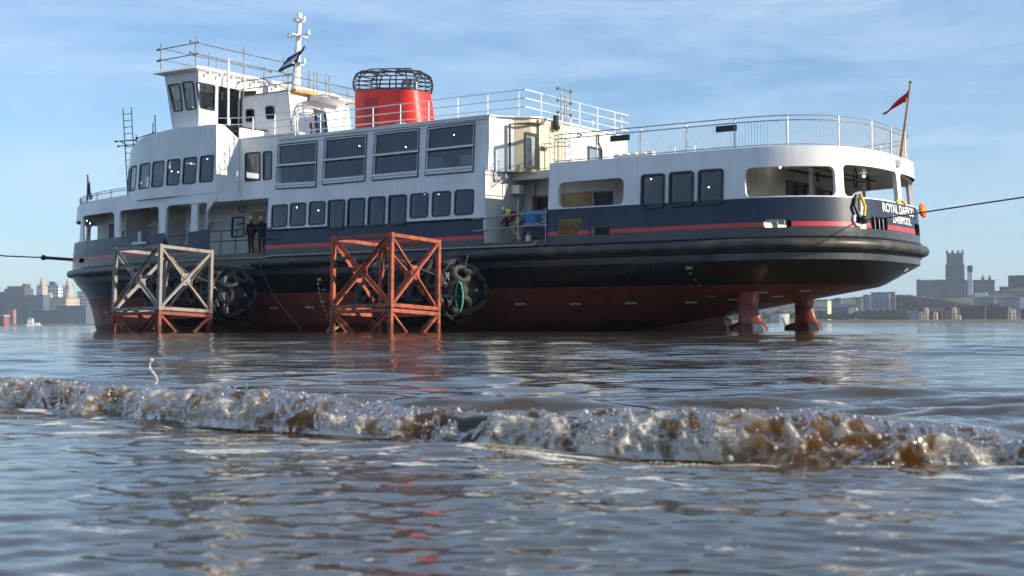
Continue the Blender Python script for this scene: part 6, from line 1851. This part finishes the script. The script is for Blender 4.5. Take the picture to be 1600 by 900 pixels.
for k in range(6): mb = MB(); mb.bx(-hw - mm(36 - 6 * k), -hw - mm(34 - 6 * k), -mm(8.4), -mm(7.9), zN * .45, zN * .85); mb.build('nave_window', M_WIND, e)
bfar('tower_block', 'slim white sunlit tower block with a dark cap right of the cathedral tower', 1512, 1521, 425, 500, 1900, M_WHITEF, depth=5, extra=lambda e, w, d, z: (lambda mb: (mb.bx(-w * .52, w * .52, -d * .6, d * .6, z + 1, z + 9), mb.build('dark_cap', M_DARK, e)))(MB()))
bfar('office_block', 'large dark block on the skyline at the right edge', 1575, 1640, 431.5, 500, 1800, M_DARK)
bfar('office_block', 'dark stepped block left of the skyline block at the right edge', 1562, 1582, 449, 500, 1780, M_DARK)
# wooded hill and quays
mb = MB()
def hill(x0, x1, D, f, seed, name, m, kind='structure', dpt=180):
    r_ = np.random.default_rng(seed); n = 90; mb = MB()
    xs = np.linspace(x0, x1, n)
    for i, px in enumerate(xs):
        z = aty(px, f(px), D).z + r_.uniform(-1.5, 1.5)
        x = aty(px, 500, D).x
        mb.v += [(x, D - dpt, -1), (x, D - dpt * .5, z * .6), (x, D, z), (x, D + dpt, z * .9), (x, D + 2 * dpt, -1)]
    for i in range(n - 1):
        for j in range(4): mb.f.append((i * 5 + j, i * 5 + j + 1, i * 5 + 6 + j, i * 5 + 5 + j)); mb.m.append(0)
    o = mb.build(name, m, None, smooth=True); tag(o, kind=kind); return o
GRASS = mat('rough_hillside', (0.05, 0.06, 0.03), 0.95, var=0.4, vscale=0.02, col2=(0.10, 0.085, 0.055))
hf = lambda x: float(np.interp(x, [1180, 1290, 1350, 1420, 1470, 1560, 1600, 1700], [482, 470, 463, 461, 468, 462, 450, 445]))
hill(1150, 1720, 1700, hf, 3, 'hill', GRASS)
LEAF = mat('far_foliage', (0.03, 0.036, 0.02), 0.9, vscale=0.02, col2=(0.06, 0.048, 0.03), thr=(0.4, 0.6))
def woods(name, label, x0, x1, D, f0, f1, n, size, seed):
    r_ = np.random.default_rng(seed); V_ = []; Fc = []
    for i in range(n):
        px = r_.uniform(x0, x1); d = D + r_.uniform(-60, 60); y = r_.uniform(f0(px), f1(px))
        c = aty(px, y, d); s_ = size * r_.uniform(.5, 1.3); o = len(V_)
        a = r_.normal(size=3); a /= np.linalg.norm(a); b = np.cross(a, r_.normal(size=3)); b /= np.linalg.norm(b); a *= s_; b *= s_
        cc_ = np.array(c); V_ += [tuple(cc_ - a - b), tuple(cc_ + a - b), tuple(cc_ + a + b), tuple(cc_ - a + b)]; Fc.append((o, o + 1, o + 2, o + 3))
    me = bpy.data.meshes.new(name); me.from_pydata(V_, [], Fc); me.materials.append(LEAF); o = bpy.data.objects.new(name, me); COL.objects.link(o); tag(o, label, kind='stuff')
woods('hillside_woods', 'dense bare winter trees on the hillside behind the waterfront houses', 1400, 1560, 1500, lambda x: float(np.interp(x, [1400, 1430, 1480, 1520, 1560], [461, 463, 470, 478, 474])), lambda x: 492, 45000, 0.42, 5)
woods('shore_trees', 'low trees and scrub between the buildings under the ferry stern', 1190, 1420, DR + 10, lambda x: 488 + 3 * math.sin(x * .2), lambda x: 498, 22000, 0.3, 8)
def quay(name, x0, x1, D, yt, kind='structure'):
    A = aty(x0, 500, D); Bq = aty(x1, 500, D); zt = aty(x1, yt, D).z
    mb = MB(); mb.hexa([(A.x, D, -1), (Bq.x, D, -1), (Bq.x, D + 300, -1), (A.x, D + 300, -1), (A.x, D + 3, zt), (Bq.x, D + 3, zt), (Bq.x, D + 300, zt), (A.x, D + 300, zt)])
    o = mb.build(name, M_QUAY, None); tag(o, kind=kind)
quay('river_wall', 1130, 2300, 1100, 496.3)
quay('river_wall', -900, 420, 2050, 504.5)
# ferries on the far side
def smallboat(name, label, px0, px1, yw, D, m, hullm, tall=1.0):
    A = aty(px0, yw, D); Bq = aty(px1, yw, D); L = Bq.x - A.x
    e = empty(name, ((A.x + Bq.x) / 2, D, 0)); tag(e, label, 'boat')
    mb = MB(); P = [(-L / 2, .1 * L), (-L * .45, 0), (L * .4, 0), (L / 2, .12 * L)]
    w = L * .14
    mb.prism([(-L * .5, L * .07), (-L * .42, -.3), (L * .42, -.3), (L * .5, L * .07)], lambda a, b, k: (a, -w + 2 * w * k, b)); mb.build('hull', hullm, e)
    mb = MB(); mb.bx(-L * .40, -L * .02, -w * .8, w * .8, L * .07, L * .07 + L * .17 * tall); mb.bx(-L * .36, -L * .06, -w * .7, w * .7, L * .07 + L * .17 * tall, L * .07 + L * .32 * tall); mb.build('cabin', m, e)
    mb = MB()
    for i in range(4): mb.bx(-L * .36 + i * L * .08, -L * .32 + i * L * .08, -w * .82, -w * .79, L * .13, L * .13 + L * .06 * tall)
    mb.bx(-L * .33, -L * .10, -w * .73, -w * .69, L * .28 * tall, L * .33 * tall); mb.build('cabin_window', M_WIND, e)
    mb = MB(); mb.bx(L * .1, L * .38, -w * .6, w * .6, L * .07, L * .07 + L * .10 * tall); mb.build('aft_cabin', m, e)
    mb = MB(); mb.tube([(-L * .2, 0, L * .3), (-L * .2, 0, L * .55)], L * .008, 6); mb.build('mast', m, e, fixn=False)
smallboat('white_workboat', 'small white boat moored off the far waterfront at the left', 41, 65, 508, 1400, M_WHITEF, M_WHITEF, 1.3)
smallboat('dark_ship', 'dark vessel moored on the far side, seen under the stern between the thrusters', 1196, 1229, 498, 1000, M_DARK, M_DARK, .7)
mb = MB(); C = aty(1219, 500, 950); mb.tube([(C.x, 950, -1), (C.x, 950, aty(1219, 490.5, 950).z)], 6.5, 24); o = mb.build('dock_tank', mat('pale_green_tank', (0.40, 0.48, 0.42), 0.7, var=0.1, vscale=0.1), None, smooth=True); tag(o, 'pale green round structure at the water just behind the near thruster', 'tank')

# ------------------------------------------------------------------ water
CX = np.array([-40, -14, -8, -4, -1.9, -.763, 0, .54, 1.08, 2.2, 4, 8, 16, 40.])
CY = np.array([27, 13.5, 9.4, 6.7, 5.28, 4.30, 3.55, 3.19, 3.02, 3.05, 3.4, 4.4, 7.6, 17.])
def crest_y(x):
    """plan line of the little breaker (smoothed)"""
    return sum(np.interp(x + d, CX, CY) for d in (-.35, -.2, 0, .2, .35)) / 5
def crest_slope(x): return (crest_y(x + .05) - crest_y(x - .05)) / .1
wr = np.random.default_rng(21)
NW = 150
lam = np.exp(wr.uniform(math.log(0.05), math.log(5.0), NW))
th = R(90) + wr.normal(0, 1.0, NW) * np.where(lam < .16, .95, .48)
kx, ky = np.cos(th) * 2 * np.pi / lam, np.sin(th) * 2 * np.pi / lam
ph_ = wr.uniform(0, 2 * np.pi, NW)
slope = 0.0155 * np.where(lam < .4, 1.6, 1.0) * np.where(lam > .9, 0.42, 1.0)
amp = slope * lam / (2 * np.pi) * 0.9
def patch(x, y):
    """slow variation of how rough the surface is"""
    return 0.8 + 0.5 * np.sin(x * .31 + 1.3 * np.sin(y * .23) + .4) * np.sin(y * .47 + .9 * np.sin(x * .19)) 
def water_h(x, y, dr):
    z = np.zeros_like(x)
    d = (y - crest_y(x)) / np.sqrt(1 + crest_slope(x) ** 2)
    # calmer, longer ripples in front of the breaker
    calm = 1 / (1 + np.exp(-(d + .15) * 7))
    xx = x + .04 * np.sin(y * 2.1); yy = y + .05 * np.sin(x * 1.7)
    for i in range(NW):
        f = np.clip((lam[i] / dr - 3) / 3, 0, 1)
        if not f.any(): continue
        a = amp[i] * f * (calm * (1.75 if .3 < lam[i] < 1.3 else .75) + (1 - calm) * (.60 if lam[i] < .14 else .27 if lam[i] < .30 else .11))
        s = np.sin(kx[i] * xx + ky[i] * yy + ph_[i])
        z += a * (s + .25 * (1 - 2 * np.abs(np.sin((kx[i] * xx + ky[i] * yy + ph_[i]) * .5))))
    z *= patch(x, y)
    w = 1 + .14 * np.sin(x * 1.9 + .5) + .10 * np.sin(x * 4.7)
    z += .062 * w * np.where(d < .03, np.exp(-np.clip(.03 - d, 0, 5) ** 2 / .05 ** 2), np.exp(-np.clip(d - .03, 0, 50) / .42))
    z += .030 * np.exp(-((d - 1.25 - .2 * np.sin(x * .8)) / .28) ** 2) * (0.6 + .4 * np.sin(x * .9 + .5)) + .018 * np.exp(-((d - 2.6 - .3 * np.sin(x * .5 + 2)) / .4) ** 2)
    z += .012 * np.exp(-((d + 1.05 + .1 * np.sin(x * 2.3)) / .14) ** 2) * (0.6 + .4 * np.sin(x * 2.0 + 1)) 
    return z, d
# polar fan centred under the lens, fine where the photograph looks
rr_ = [0.25]
while rr_[-1] < 9000: rr_.append(rr_[-1] * 1.0042 if 1.2 < rr_[-1] < 6 else rr_[-1] * 1.0075 if rr_[-1] < 90 else rr_[-1] * 1.03)
rr_ = np.array(rr_)
aa = np.concatenate([np.radians(np.arange(-180, -34, 4.0)), np.radians(np.arange(-34, -24, .5)), np.radians(np.arange(-24, 24, .075)), np.radians(np.arange(24, 34, .5)), np.radians(np.arange(34, 180, 4.0))])
Rg, Ag = np.meshgrid(rr_, aa, indexing='ij')
X = Rg * np.sin(Ag); Y = Rg * np.cos(Ag)
da = np.gradient(aa)
DRg = np.maximum(np.gradient(rr_)[:, None] * np.ones_like(Ag), Rg * da[None, :] * .8)
Z, Dd = water_h(X.ravel(), Y.ravel(), DRg.ravel())
nr, na = X.shape
V_ = np.stack([X.ravel(), Y.ravel(), Z], 1)
idx = np.arange(nr * na).reshape(nr, na)
q = np.stack([idx[:-1, :-1], idx[:-1, 1:], idx[1:, 1:], idx[1:, :-1]], -1).reshape(-1, 4)[:, ::-1]
q2 = np.stack([idx[:-1, -1], idx[:-1, 0], idx[1:, 0], idx[1:, -1]], -1)[:, ::-1]
q = np.concatenate([q, q2])
me = bpy.data.meshes.new('river_water')
me.vertices.add(len(V_)); me.vertices.foreach_set('co', V_.ravel())
me.loops.add(q.size); me.loops.foreach_set('vertex_index', q.ravel().astype(np.int32))
me.polygons.add(len(q)); me.polygons.foreach_set('loop_start', np.arange(0, q.size, 4, dtype=np.int32)); me.polygons.foreach_set('loop_total', np.full(len(q), 4, dtype=np.int32))
me.polygons.foreach_set('use_smooth', np.ones(len(q), bool))
me.update(calc_edges=True); me.validate()
at_ = me.attributes.new('shore', 'FLOAT', 'POINT'); at_.data.foreach_set('value', Dd.astype(np.float32))
WATER = bpy.data.materials.new('river_water'); WATER.use_nodes = True
nt = WATER.node_tree; b = nt.nodes['Principled BSDF']
b.inputs['Base Color'].default_value = (0.050, 0.038, 0.021, 1)
b.inputs['Roughness'].default_value = 0.05
b.inputs['IOR'].default_value = 1.33
b.inputs['Specular IOR Level'].default_value = 0.5
t = nt.nodes.new('ShaderNodeTexCoord')
def bumpnoise(scale, dist, prev=None, sx=1.0, sy=1.0, detail=3, rot=0.0):
    mp = nt.nodes.new('ShaderNodeMapping'); mp.inputs['Scale'].default_value = (sx, sy, 1); mp.inputs['Rotation'].default_value = (0, 0, rot); nt.links.new(t.outputs['Object'], mp.inputs['Vector'])
    n_ = nt.nodes.new('ShaderNodeTexNoise'); n_.inputs['Scale'].default_value = scale; n_.inputs['Detail'].default_value = detail; n_.inputs['Distortion'].default_value = .4; nt.links.new(mp.outputs[0], n_.inputs['Vector'])
    bp = nt.nodes.new('ShaderNodeBump'); bp.inputs['Distance'].default_value = dist; bp.inputs['Strength'].default_value = 1.0; nt.links.new(n_.outputs['Fac'], bp.inputs['Height'])
    if prev: nt.links.new(prev, bp.inputs['Normal'])
    return bp
b1 = bumpnoise(1.5, 0.028, None, .55, 1.25, 4, R(12))
b2 = bumpnoise(6.5, 0.009, b1.outputs[0], .6, 1.3, 3, R(-15))
b3 = bumpnoise(22, 0.0012, b2.outputs[0], .7, 1.2, 2)
nt.links.new(b3.outputs[0], b.inputs['Normal'])
# drifting foam scum on the calm water before the breaker
at2 = nt.nodes.new('ShaderNodeAttribute'); at2.attribute_name = 'shore'
mpf = nt.nodes.new('ShaderNodeMapping'); mpf.inputs['Scale'].default_value = (1.0, 2.2, 1); mpf.inputs['Rotation'].default_value = (0, 0, R(14)); nt.links.new(t.outputs['Object'], mpf.inputs['Vector'])
nf = nt.nodes.new('ShaderNodeTexNoise'); nf.inputs['Scale'].default_value = 4.2; nf.inputs['Detail'].default_value = 6; nf.inputs['Roughness'].default_value = .6; nf.inputs['Distortion'].default_value = .8; nt.links.new(mpf.outputs[0], nf.inputs['Vector'])
near = nt.nodes.new('ShaderNodeMapRange'); near.inputs['From Min'].default_value = -1.1; near.inputs['From Max'].default_value = -0.1; near.inputs['To Min'].default_value = 0.645; near.inputs['To Max'].default_value = 0.545; nt.links.new(at2.outputs['Fac'], near.inputs['Value'])
beh = nt.nodes.new('ShaderNodeMapRange'); beh.inputs['From Min'].default_value = 0.15; beh.inputs['From Max'].default_value = 0.5; beh.inputs['To Min'].default_value = 0.0; beh.inputs['To Max'].default_value = 0.5; nt.links.new(at2.outputs['Fac'], beh.inputs['Value'])
thr_ = nt.nodes.new('ShaderNodeMath'); thr_.operation = 'ADD'; nt.links.new(near.outputs[0], thr_.inputs[0]); nt.links.new(beh.outputs[0], thr_.inputs[1])
sb = nt.nodes.new('ShaderNodeMath'); sb.operation = 'SUBTRACT'; nt.links.new(nf.outputs['Fac'], sb.inputs[0]); nt.links.new(thr_.outputs[0], sb.inputs[1])
mr = nt.nodes.new('ShaderNodeMapRange'); mr.inputs['From Min'].default_value = 0.0; mr.inputs['From Max'].default_value = 0.045; nt.links.new(sb.outputs[0], mr.inputs['Value'])
fd = nt.nodes.new('ShaderNodeBsdfDiffuse'); fd.inputs['Color'].default_value = (0.70, 0.69, 0.66, 1)
for bn_ in (b1, b2, b3):
    mrs = nt.nodes.new('ShaderNodeMapRange'); mrs.inputs['From Min'].default_value = 0.0; mrs.inputs['From Max'].default_value = 6.0; mrs.inputs['To Min'].default_value = 0.12 if bn_ is not b3 else 0.35; mrs.inputs['To Max'].default_value = 1.0
    nt.links.new(at2.outputs['Fac'], mrs.inputs['Value']); nt.links.new(mrs.outputs[0], bn_.inputs['Strength'])
bf = bumpnoise(70, 0.006, None); nt.links.new(bf.outputs[0], fd.inputs['Normal'])
ms = nt.nodes.new('ShaderNodeMixShader'); nt.links.new(mr.outputs[0], ms.inputs['Fac']); nt.links.new(b.outputs[0], ms.inputs[1]); nt.links.new(fd.outputs[0], ms.inputs[2])
mf = nt.nodes.new('ShaderNodeMath'); mf.operation = 'MULTIPLY'; mf.inputs[1].default_value = 0.75; nt.links.new(mr.outputs[0], mf.inputs[0]); nt.links.new(mf.outputs[0], ms.inputs['Fac'])
nt.links.new(ms.outputs[0], nt.nodes['Material Output'].inputs['Surface'])
me.materials.append(WATER)
wo = bpy.data.objects.new('river_water', me); COL.objects.link(wo); tag(wo, kind='structure')

# ------------------------------------------------------------------ the breaking ripple
def lattice(seed, n=64):
    return np.random.default_rng(seed).normal(size=(n, n, n)).astype(np.float32)
LT = lattice(5)
def vnoise(p, s, off=0.0):
    """smooth value noise, about -1..1"""
    q = p * s + off; i = np.floor(q).astype(int); f = q - i; f = f * f * f * (f * (f * 6 - 15) + 10)
    out = 0
    for a in (0, 1):
        for b_ in (0, 1):
            for c in (0, 1):
                w = (f[:, 0] if a else 1 - f[:, 0]) * (f[:, 1] if b_ else 1 - f[:, 1]) * (f[:, 2] if c else 1 - f[:, 2])
                out = out + w * LT[(i[:, 0] + a) % 64, (i[:, 1] + b_) % 64, (i[:, 2] + c) % 64]
    return out * .8
tx = np.concatenate([np.arange(-14, -2.6, .03), np.arange(-2.6, 1.9, .0036), np.arange(1.9, 12, .03)])
NP = 150
xs = tx; ys = crest_y(xs); sl = crest_slope(xs)
nx_ = sl / np.sqrt(1 + sl ** 2); ny_ = -1 / np.sqrt(1 + sl ** 2)       # horizontal normal towards the camera
prof_d = np.array([-.34, -.24, -.13, -.05, .01, .045, .072, .092, .105, .112]); prof_z = np.array([.012, .036, .055, .066, .069, .061, .044, .024, .008, -.02])
cum = np.concatenate([[0], np.cumsum(np.hypot(np.diff(prof_d), np.diff(prof_z)))]); tt = np.linspace(0, cum[-1], NP)
for _ in range(1): pd_ = np.interp(tt, cum, prof_d); pz_ = np.interp(tt, cum, prof_z)
kern = np.ones(13) / 13; pd_ = np.convolve(np.pad(pd_, 6, 'edge'), kern, 'valid'); pz_ = np.convolve(np.pad(pz_, 6, 'edge'), kern, 'valid')
pn_ = np.stack([-np.gradient(pz_), np.gradient(pd_)], 1); pn_ = pn_ / np.linalg.norm(pn_, axis=1)[:, None]
pn_ = np.stack([pn_[:, 0], pn_[:, 1]], 1)
# 1D wobble of height and toe along the crest
o1 = np.stack([xs, xs * 0, xs * 0], 1)
hv = .92 + .34 * vnoise(o1, 1.7, 3.3) + .12 * vnoise(o1, 4.3, 9.1); toe = 1 + .22 * vnoise(o1, 2.2, 17.7) + .22 * vnoise(o1, 6.1, 27.7)
D2 = pd_[None, :] * np.where(pd_[None, :] > 0, toe[:, None], 1); Z2 = pz_[None, :] * hv[:, None]
PX = xs[:, None] + nx_[:, None] * D2; PY = ys[:, None] + ny_[:, None] * D2; PZ = Z2 * np.ones_like(D2)
P_ = np.stack([PX.ravel(), PY.ravel(), PZ.ravel()], 1)
N3 = np.stack([(nx_[:, None] * pn_[None, :, 0]).ravel(), (ny_[:, None] * pn_[None, :, 0]).ravel(), (np.ones_like(nx_)[:, None] * pn_[None, :, 1]).ravel()], 1)
if N3[(NP // 2) + 5][2] < 0: N3 = -N3
env = np.clip((pd_ + .30) / .22, 0, 1) * np.clip((pz_ + .03) / .04, 0.1, 1); env = (env[None, :] * np.ones_like(D2)).ravel()
warp = np.stack([vnoise(P_, 9, 1.1), vnoise(P_, 9, 5.5), vnoise(P_, 9, 8.8)], 1) * .03
Q = P_ + warp
b_1 = 1 - np.abs(vnoise(Q, 6.5, 2.0)) * 1.3          # billows: round lumps with creased valleys
b_2 = 1 - np.abs(vnoise(Q, 15, 4.0)) * 1.4
b_3 = 1 - np.abs(vnoise(Q, 38, 6.0)) * 1.4
b_4 = 1 - np.abs(vnoise(Q, 95, 7.0)) * 1.4
disp = env * (.027 * (b_1 - .48) + .016 * (b_2 - .5) + .0058 * (b_3 - .45) + .0016 * (b_4 - .5))
P2 = P_ + N3 * disp[:, None]
# ragged thrown-up tips on the crest
tip = np.clip(vnoise(Q, 30, 31.0) - .75, 0, 2) * np.exp(-((np.abs(pd_) - .0) / .06) ** 2)[None, :].repeat(len(xs), 0).ravel()
P2[:, 2] += tip * .005
pt = np.linspace(0, 1, NP)[None, :].repeat(len(xs), 0).ravel()
foam = np.clip(.02 + .70 * np.clip((pt - .66) / .2, 0, 1) + .34 * vnoise(Q, 6, 40) + .30 * vnoise(Q, 17, 44) + .22 * vnoise(Q, 60, 48) + disp * 9, 0, 1)
foam = np.clip((foam - .5) * 1.7 + .46, 0, 1)
foam *= np.clip((pd_ + .16) / .14, 0.15, 1)[None, :].repeat(len(xs), 0).ravel()
na_ = len(xs); idx = np.arange(na_ * NP).reshape(na_, NP)
q = np.stack([idx[:-1, :-1], idx[1:, :-1], idx[1:, 1:], idx[:-1, 1:]], -1).reshape(-1, 4)
me = bpy.data.meshes.new('breaking_ripple')
me.vertices.add(len(P2)); me.vertices.foreach_set('co', P2.ravel())
me.loops.add(q.size); me.loops.foreach_set('vertex_index', q.ravel().astype(np.int32))
me.polygons.add(len(q)); me.polygons.foreach_set('loop_start', np.arange(0, q.size, 4, dtype=np.int32)); me.polygons.foreach_set('loop_total', np.full(len(q), 4, dtype=np.int32))
me.polygons.foreach_set('use_smooth', np.ones(len(q), bool)); me.update(calc_edges=True)
me.attributes.new('foam', 'FLOAT', 'POINT').data.foreach_set('value', foam.astype(np.float32))
SURF = bpy.data.materials.new('churned_foam'); SURF.use_nodes = True; nt = SURF.node_tree; b = nt.nodes['Principled BSDF']
af = nt.nodes.new('ShaderNodeAttribute'); af.attribute_name = 'foam'
t = nt.nodes.new('ShaderNodeTexCoord')
fr = nt.nodes.new('ShaderNodeValToRGB'); e_ = fr.color_ramp.elements
e_[0].position = .12; e_[0].color = (0.12, 0.078, 0.038, 1); e_[1].position = .92; e_[1].color = (.88, .86, .82, 1)
m_ = fr.color_ramp.elements.new(.45); m_.color = (0.33, 0.225, 0.12, 1); m_ = fr.color_ramp.elements.new(.68); m_.color = (.60, .55, .47, 1)
nt.links.new(af.outputs['Fac'], fr.inputs['Fac']); nt.links.new(fr.outputs['Color'], b.inputs['Base Color'])
b.inputs['Roughness'].default_value = 0.06; b.inputs['IOR'].default_value = 1.33
b.inputs['Coat Weight'].default_value = 1.0; tw = nt.nodes.new('ShaderNodeMapRange'); tw.inputs['To Min'].default_value = .75; tw.inputs['To Max'].default_value = .15; nt.links.new(af.outputs['Fac'], tw.inputs['Value']); nt.links.new(tw.outputs[0], b.inputs['Transmission Weight']); b.inputs['Coat Roughness'].default_value = 0.03
vo = nt.nodes.new('ShaderNodeTexVoronoi'); vo.inputs['Scale'].default_value = 130; nt.links.new(t.outputs['Object'], vo.inputs['Vector'])
v2 = nt.nodes.new('ShaderNodeTexVoronoi'); v2.inputs['Scale'].default_value = 48; nt.links.new(t.outputs['Object'], v2.inputs['Vector'])
bpa = nt.nodes.new('ShaderNodeBump'); bpa.invert = True; bpa.inputs['Distance'].default_value = .0010; nt.links.new(vo.outputs['Distance'], bpa.inputs['Height'])
bpb = nt.nodes.new('ShaderNodeBump'); bpb.invert = True; bpb.inputs['Distance'].default_value = .0018; nt.links.new(v2.outputs['Distance'], bpb.inputs['Height']); nt.links.new(bpa.outputs[0], bpb.inputs['Normal'])
nt.links.new(bpb.outputs[0], b.inputs['Normal']); nt.links.new(bpb.outputs[0], b.inputs['Coat Normal'])
tl = nt.nodes.new('ShaderNodeBsdfTranslucent'); nt.links.new(bpb.outputs[0], tl.inputs['Normal'])
cm = nt.nodes.new('ShaderNodeMixRGB'); cm.inputs['Color1'].default_value = (.80, .50, .18, 1); cm.inputs['Color2'].default_value = (.85, .80, .72, 1); nt.links.new(af.outputs['Fac'], cm.inputs['Fac']); nt.links.new(cm.outputs[0], tl.inputs['Color'])
ms = nt.nodes.new('ShaderNodeMixShader'); ms.inputs['Fac'].default_value = .42; nt.links.new(b.outputs[0], ms.inputs[1]); nt.links.new(tl.outputs[0], ms.inputs[2]); nt.links.new(ms.outputs[0], nt.nodes['Material Output'].inputs['Surface'])
me.materials.append(SURF)
bo = bpy.data.objects.new('breaking_wave', me); COL.objects.link(bo); tag(bo, 'small brown and white foaming wave breaking across the shallows', kind='stuff')

# froth: thousands of small bubbles clustered where the wave is broken
def ico(sub):
    bm = bmesh.new(); bmesh.ops.create_icosphere(bm, subdivisions=sub, radius=1); bm.verts.ensure_lookup_table()
    v = np.array([v.co[:] for v in bm.verts]); f = np.array([[q.index for q in fc.verts] for fc in bm.faces]); bm.free(); return v, f
def balls(name, C_, R_, sub, m):
    iv, if_ = ico(sub)
    V_ = (C_[:, None, :] + iv[None] * R_[:, None, None]).reshape(-1, 3); Fc = (if_[None] + (np.arange(len(C_)) * len(iv))[:, None, None]).reshape(-1, 3)
    me = bpy.data.meshes.new(name); me.vertices.add(len(V_)); me.vertices.foreach_set('co', V_.ravel()); me.loops.add(Fc.size); me.loops.foreach_set('vertex_index', Fc.ravel().astype(np.int32))
    me.polygons.add(len(Fc)); me.polygons.foreach_set('loop_start', np.arange(0, Fc.size, 3, dtype=np.int32)); me.polygons.foreach_set('loop_total', np.full(len(Fc), 3, dtype=np.int32)); me.polygons.foreach_set('use_smooth', np.ones(len(Fc), bool)); me.update(calc_edges=True)
    me.materials.append(m); o = bpy.data.objects.new(name, me); COL.objects.link(o); return o
fr_ = np.random.default_rng(11)
pool = np.where((P_[:, 0] > -2.5) & (P_[:, 0] < 1.8) & (env > .35) & (foam > .66) & (pt < .95))[0]
w_ = (foam[pool] - .62) ** 1.3; w_ /= w_.sum()
pick = fr_.choice(pool, 9000, p=w_)
Rb = np.clip(np.exp(fr_.normal(math.log(.0013), .45, len(pick))), .0006, .0045)
Cb = P2[pick] + N3[pick] * (fr_.exponential(.0028, len(pick)) - Rb * .2)[:, None] + fr_.normal(0, .0022, (len(pick), 3))
# rafts of froth lying on the water just ahead of the toe
xa = fr_.uniform(-2.5, 1.8, 90000); da_ = -fr_.exponential(.085, 90000) - .07
ya = crest_y(xa) + da_ * np.sqrt(1 + crest_slope(xa) ** 2)
pa_ = np.stack([xa, ya, xa * 0], 1); kp = (vnoise(pa_, 5.5, 71) + .5 * vnoise(pa_, 17, 75) + (da_ + .25) * 1.2) > .85
xa, ya = xa[kp][:6000], ya[kp][:6000]
za, _ = water_h(xa, ya, np.full(len(xa), .02)); Ra = np.clip(np.exp(fr_.normal(math.log(.0011), .4, len(xa))), .0008, .005)
Cb = np.concatenate([Cb, np.stack([xa, ya, za + .0006], 1)]); Rb = np.concatenate([Rb, Ra])
FROTH = bpy.data.materials.new('froth'); FROTH.use_nodes = True; nt = FROTH.node_tree; b = nt.nodes['Principled BSDF']; b.inputs['Base Color'].default_value = (.80, .77, .70, 1); b.inputs['Roughness'].default_value = .12; b.inputs['Transmission Weight'].default_value = .6; b.inputs['IOR'].default_value = 1.2
tl = nt.nodes.new('ShaderNodeBsdfTranslucent'); tl.inputs['Color'].default_value = (.85, .76, .6, 1); ms = nt.nodes.new('ShaderNodeMixShader'); ms.inputs['Fac'].default_value = .35; nt.links.new(b.outputs[0], ms.inputs[1]); nt.links.new(tl.outputs[0], ms.inputs[2]); nt.links.new(ms.outputs[0], nt.nodes['Material Output'].inputs['Surface'])
tag(balls('wave_froth', Cb, Rb, 1, FROTH), 'white bubbly froth along the breaking wave', kind='stuff')

# droplets, bubbles and the little jet thrown up at the left
def ico(sub):
    bm = bmesh.new(); bmesh.ops.create_icosphere(bm, subdivisions=sub, radius=1); bm.verts.ensure_lookup_table()
    v = np.array([v.co[:] for v in bm.verts]); f = np.array([[q.index for q in fc.verts] for fc in bm.faces]); bm.free(); return v, f
iv, if_ = ico(2)
dr_ = np.random.default_rng(77); cs_ = []; rs_ = []
vis = np.where((P_[:, 0] > -2.4) & (P_[:, 0] < 1.7) & (env > .5))[0]
for i in dr_.choice(vis, 1200):
    r = abs(dr_.normal(0, .0016)) + .0009; cs_.append(P2[i] + N3[i] * abs(dr_.normal(0, .005)) + [0, 0, abs(dr_.exponential(.004)) - .002]); rs_.append(r)
for i in dr_.choice(vis, 800):
    r = abs(dr_.normal(0, .002)) + .002; cs_.append(P2[i] - N3[i] * r * .25); rs_.append(r)
for i in dr_.choice(vis, 40):
    r = dr_.uniform(.006, .011); cs_.append(P2[i] - N3[i] * r * .35); rs_.append(r)
# jet
for k in range(46):
    f = k / 45; px = 243 - 9 * f + 3 * math.sin(f * 7); py = 600 - 38 * f
    c = aty(px, py, 4.55); cs_.append(np.array(c) + dr_.normal(0, .0012, 3)); rs_.append(.0042 * (1 - .5 * f) + (.004 if k > 42 else 0) + abs(dr_.normal(0, .0008)))
cs_ = np.array(cs_); rs_ = np.array(rs_)
V_ = (cs_[:, None, :] + iv[None] * rs_[:, None, None]).reshape(-1, 3); Fc = (if_[None] + (np.arange(len(cs_)) * len(iv))[:, None, None]).reshape(-1, 3)
me = bpy.data.meshes.new('spray_drops'); me.vertices.add(len(V_)); me.vertices.foreach_set('co', V_.ravel()); me.loops.add(Fc.size); me.loops.foreach_set('vertex_index', Fc.ravel().astype(np.int32))
me.polygons.add(len(Fc)); me.polygons.foreach_set('loop_start', np.arange(0, Fc.size, 3, dtype=np.int32)); me.polygons.foreach_set('loop_total', np.full(len(Fc), 3, dtype=np.int32)); me.polygons.foreach_set('use_smooth', np.ones(len(Fc), bool)); me.update(calc_edges=True)
DROP = bpy.data.materials.new('water_drop'); DROP.use_nodes = True; nt = DROP.node_tree; b = nt.nodes['Principled BSDF']; b.inputs['Base Color'].default_value = (.88, .84, .76, 1); b.inputs['Roughness'].default_value = .04; b.inputs['Transmission Weight'].default_value = .5; b.inputs['IOR'].default_value = 1.25
me.materials.append(DROP); do = bpy.data.objects.new('water_spray', me); COL.objects.link(do); tag(do, 'bubbles and droplets thrown up along the breaking wave', kind='stuff')

# ------------------------------------------------------------------ haze
HZ = bpy.data.materials.new('haze'); HZ.use_nodes = True; nt = HZ.node_tree; nt.nodes.clear()
o_ = nt.nodes.new('ShaderNodeOutputMaterial'); pv = nt.nodes.new('ShaderNodeVolumePrincipled')
pv.inputs['Color'].default_value = (0.62, 0.76, 0.95, 1); pv.inputs['Density'].default_value = 0.00013; pv.inputs['Anisotropy'].default_value = 0.0
nt.links.new(pv.outputs[0], o_.inputs['Volume'])
mb = MB(); mb.bx(-9600, 9600, -9600, 9600, -3, 140); o = mb.build('haze', HZ, None); tag(o, kind='stuff')
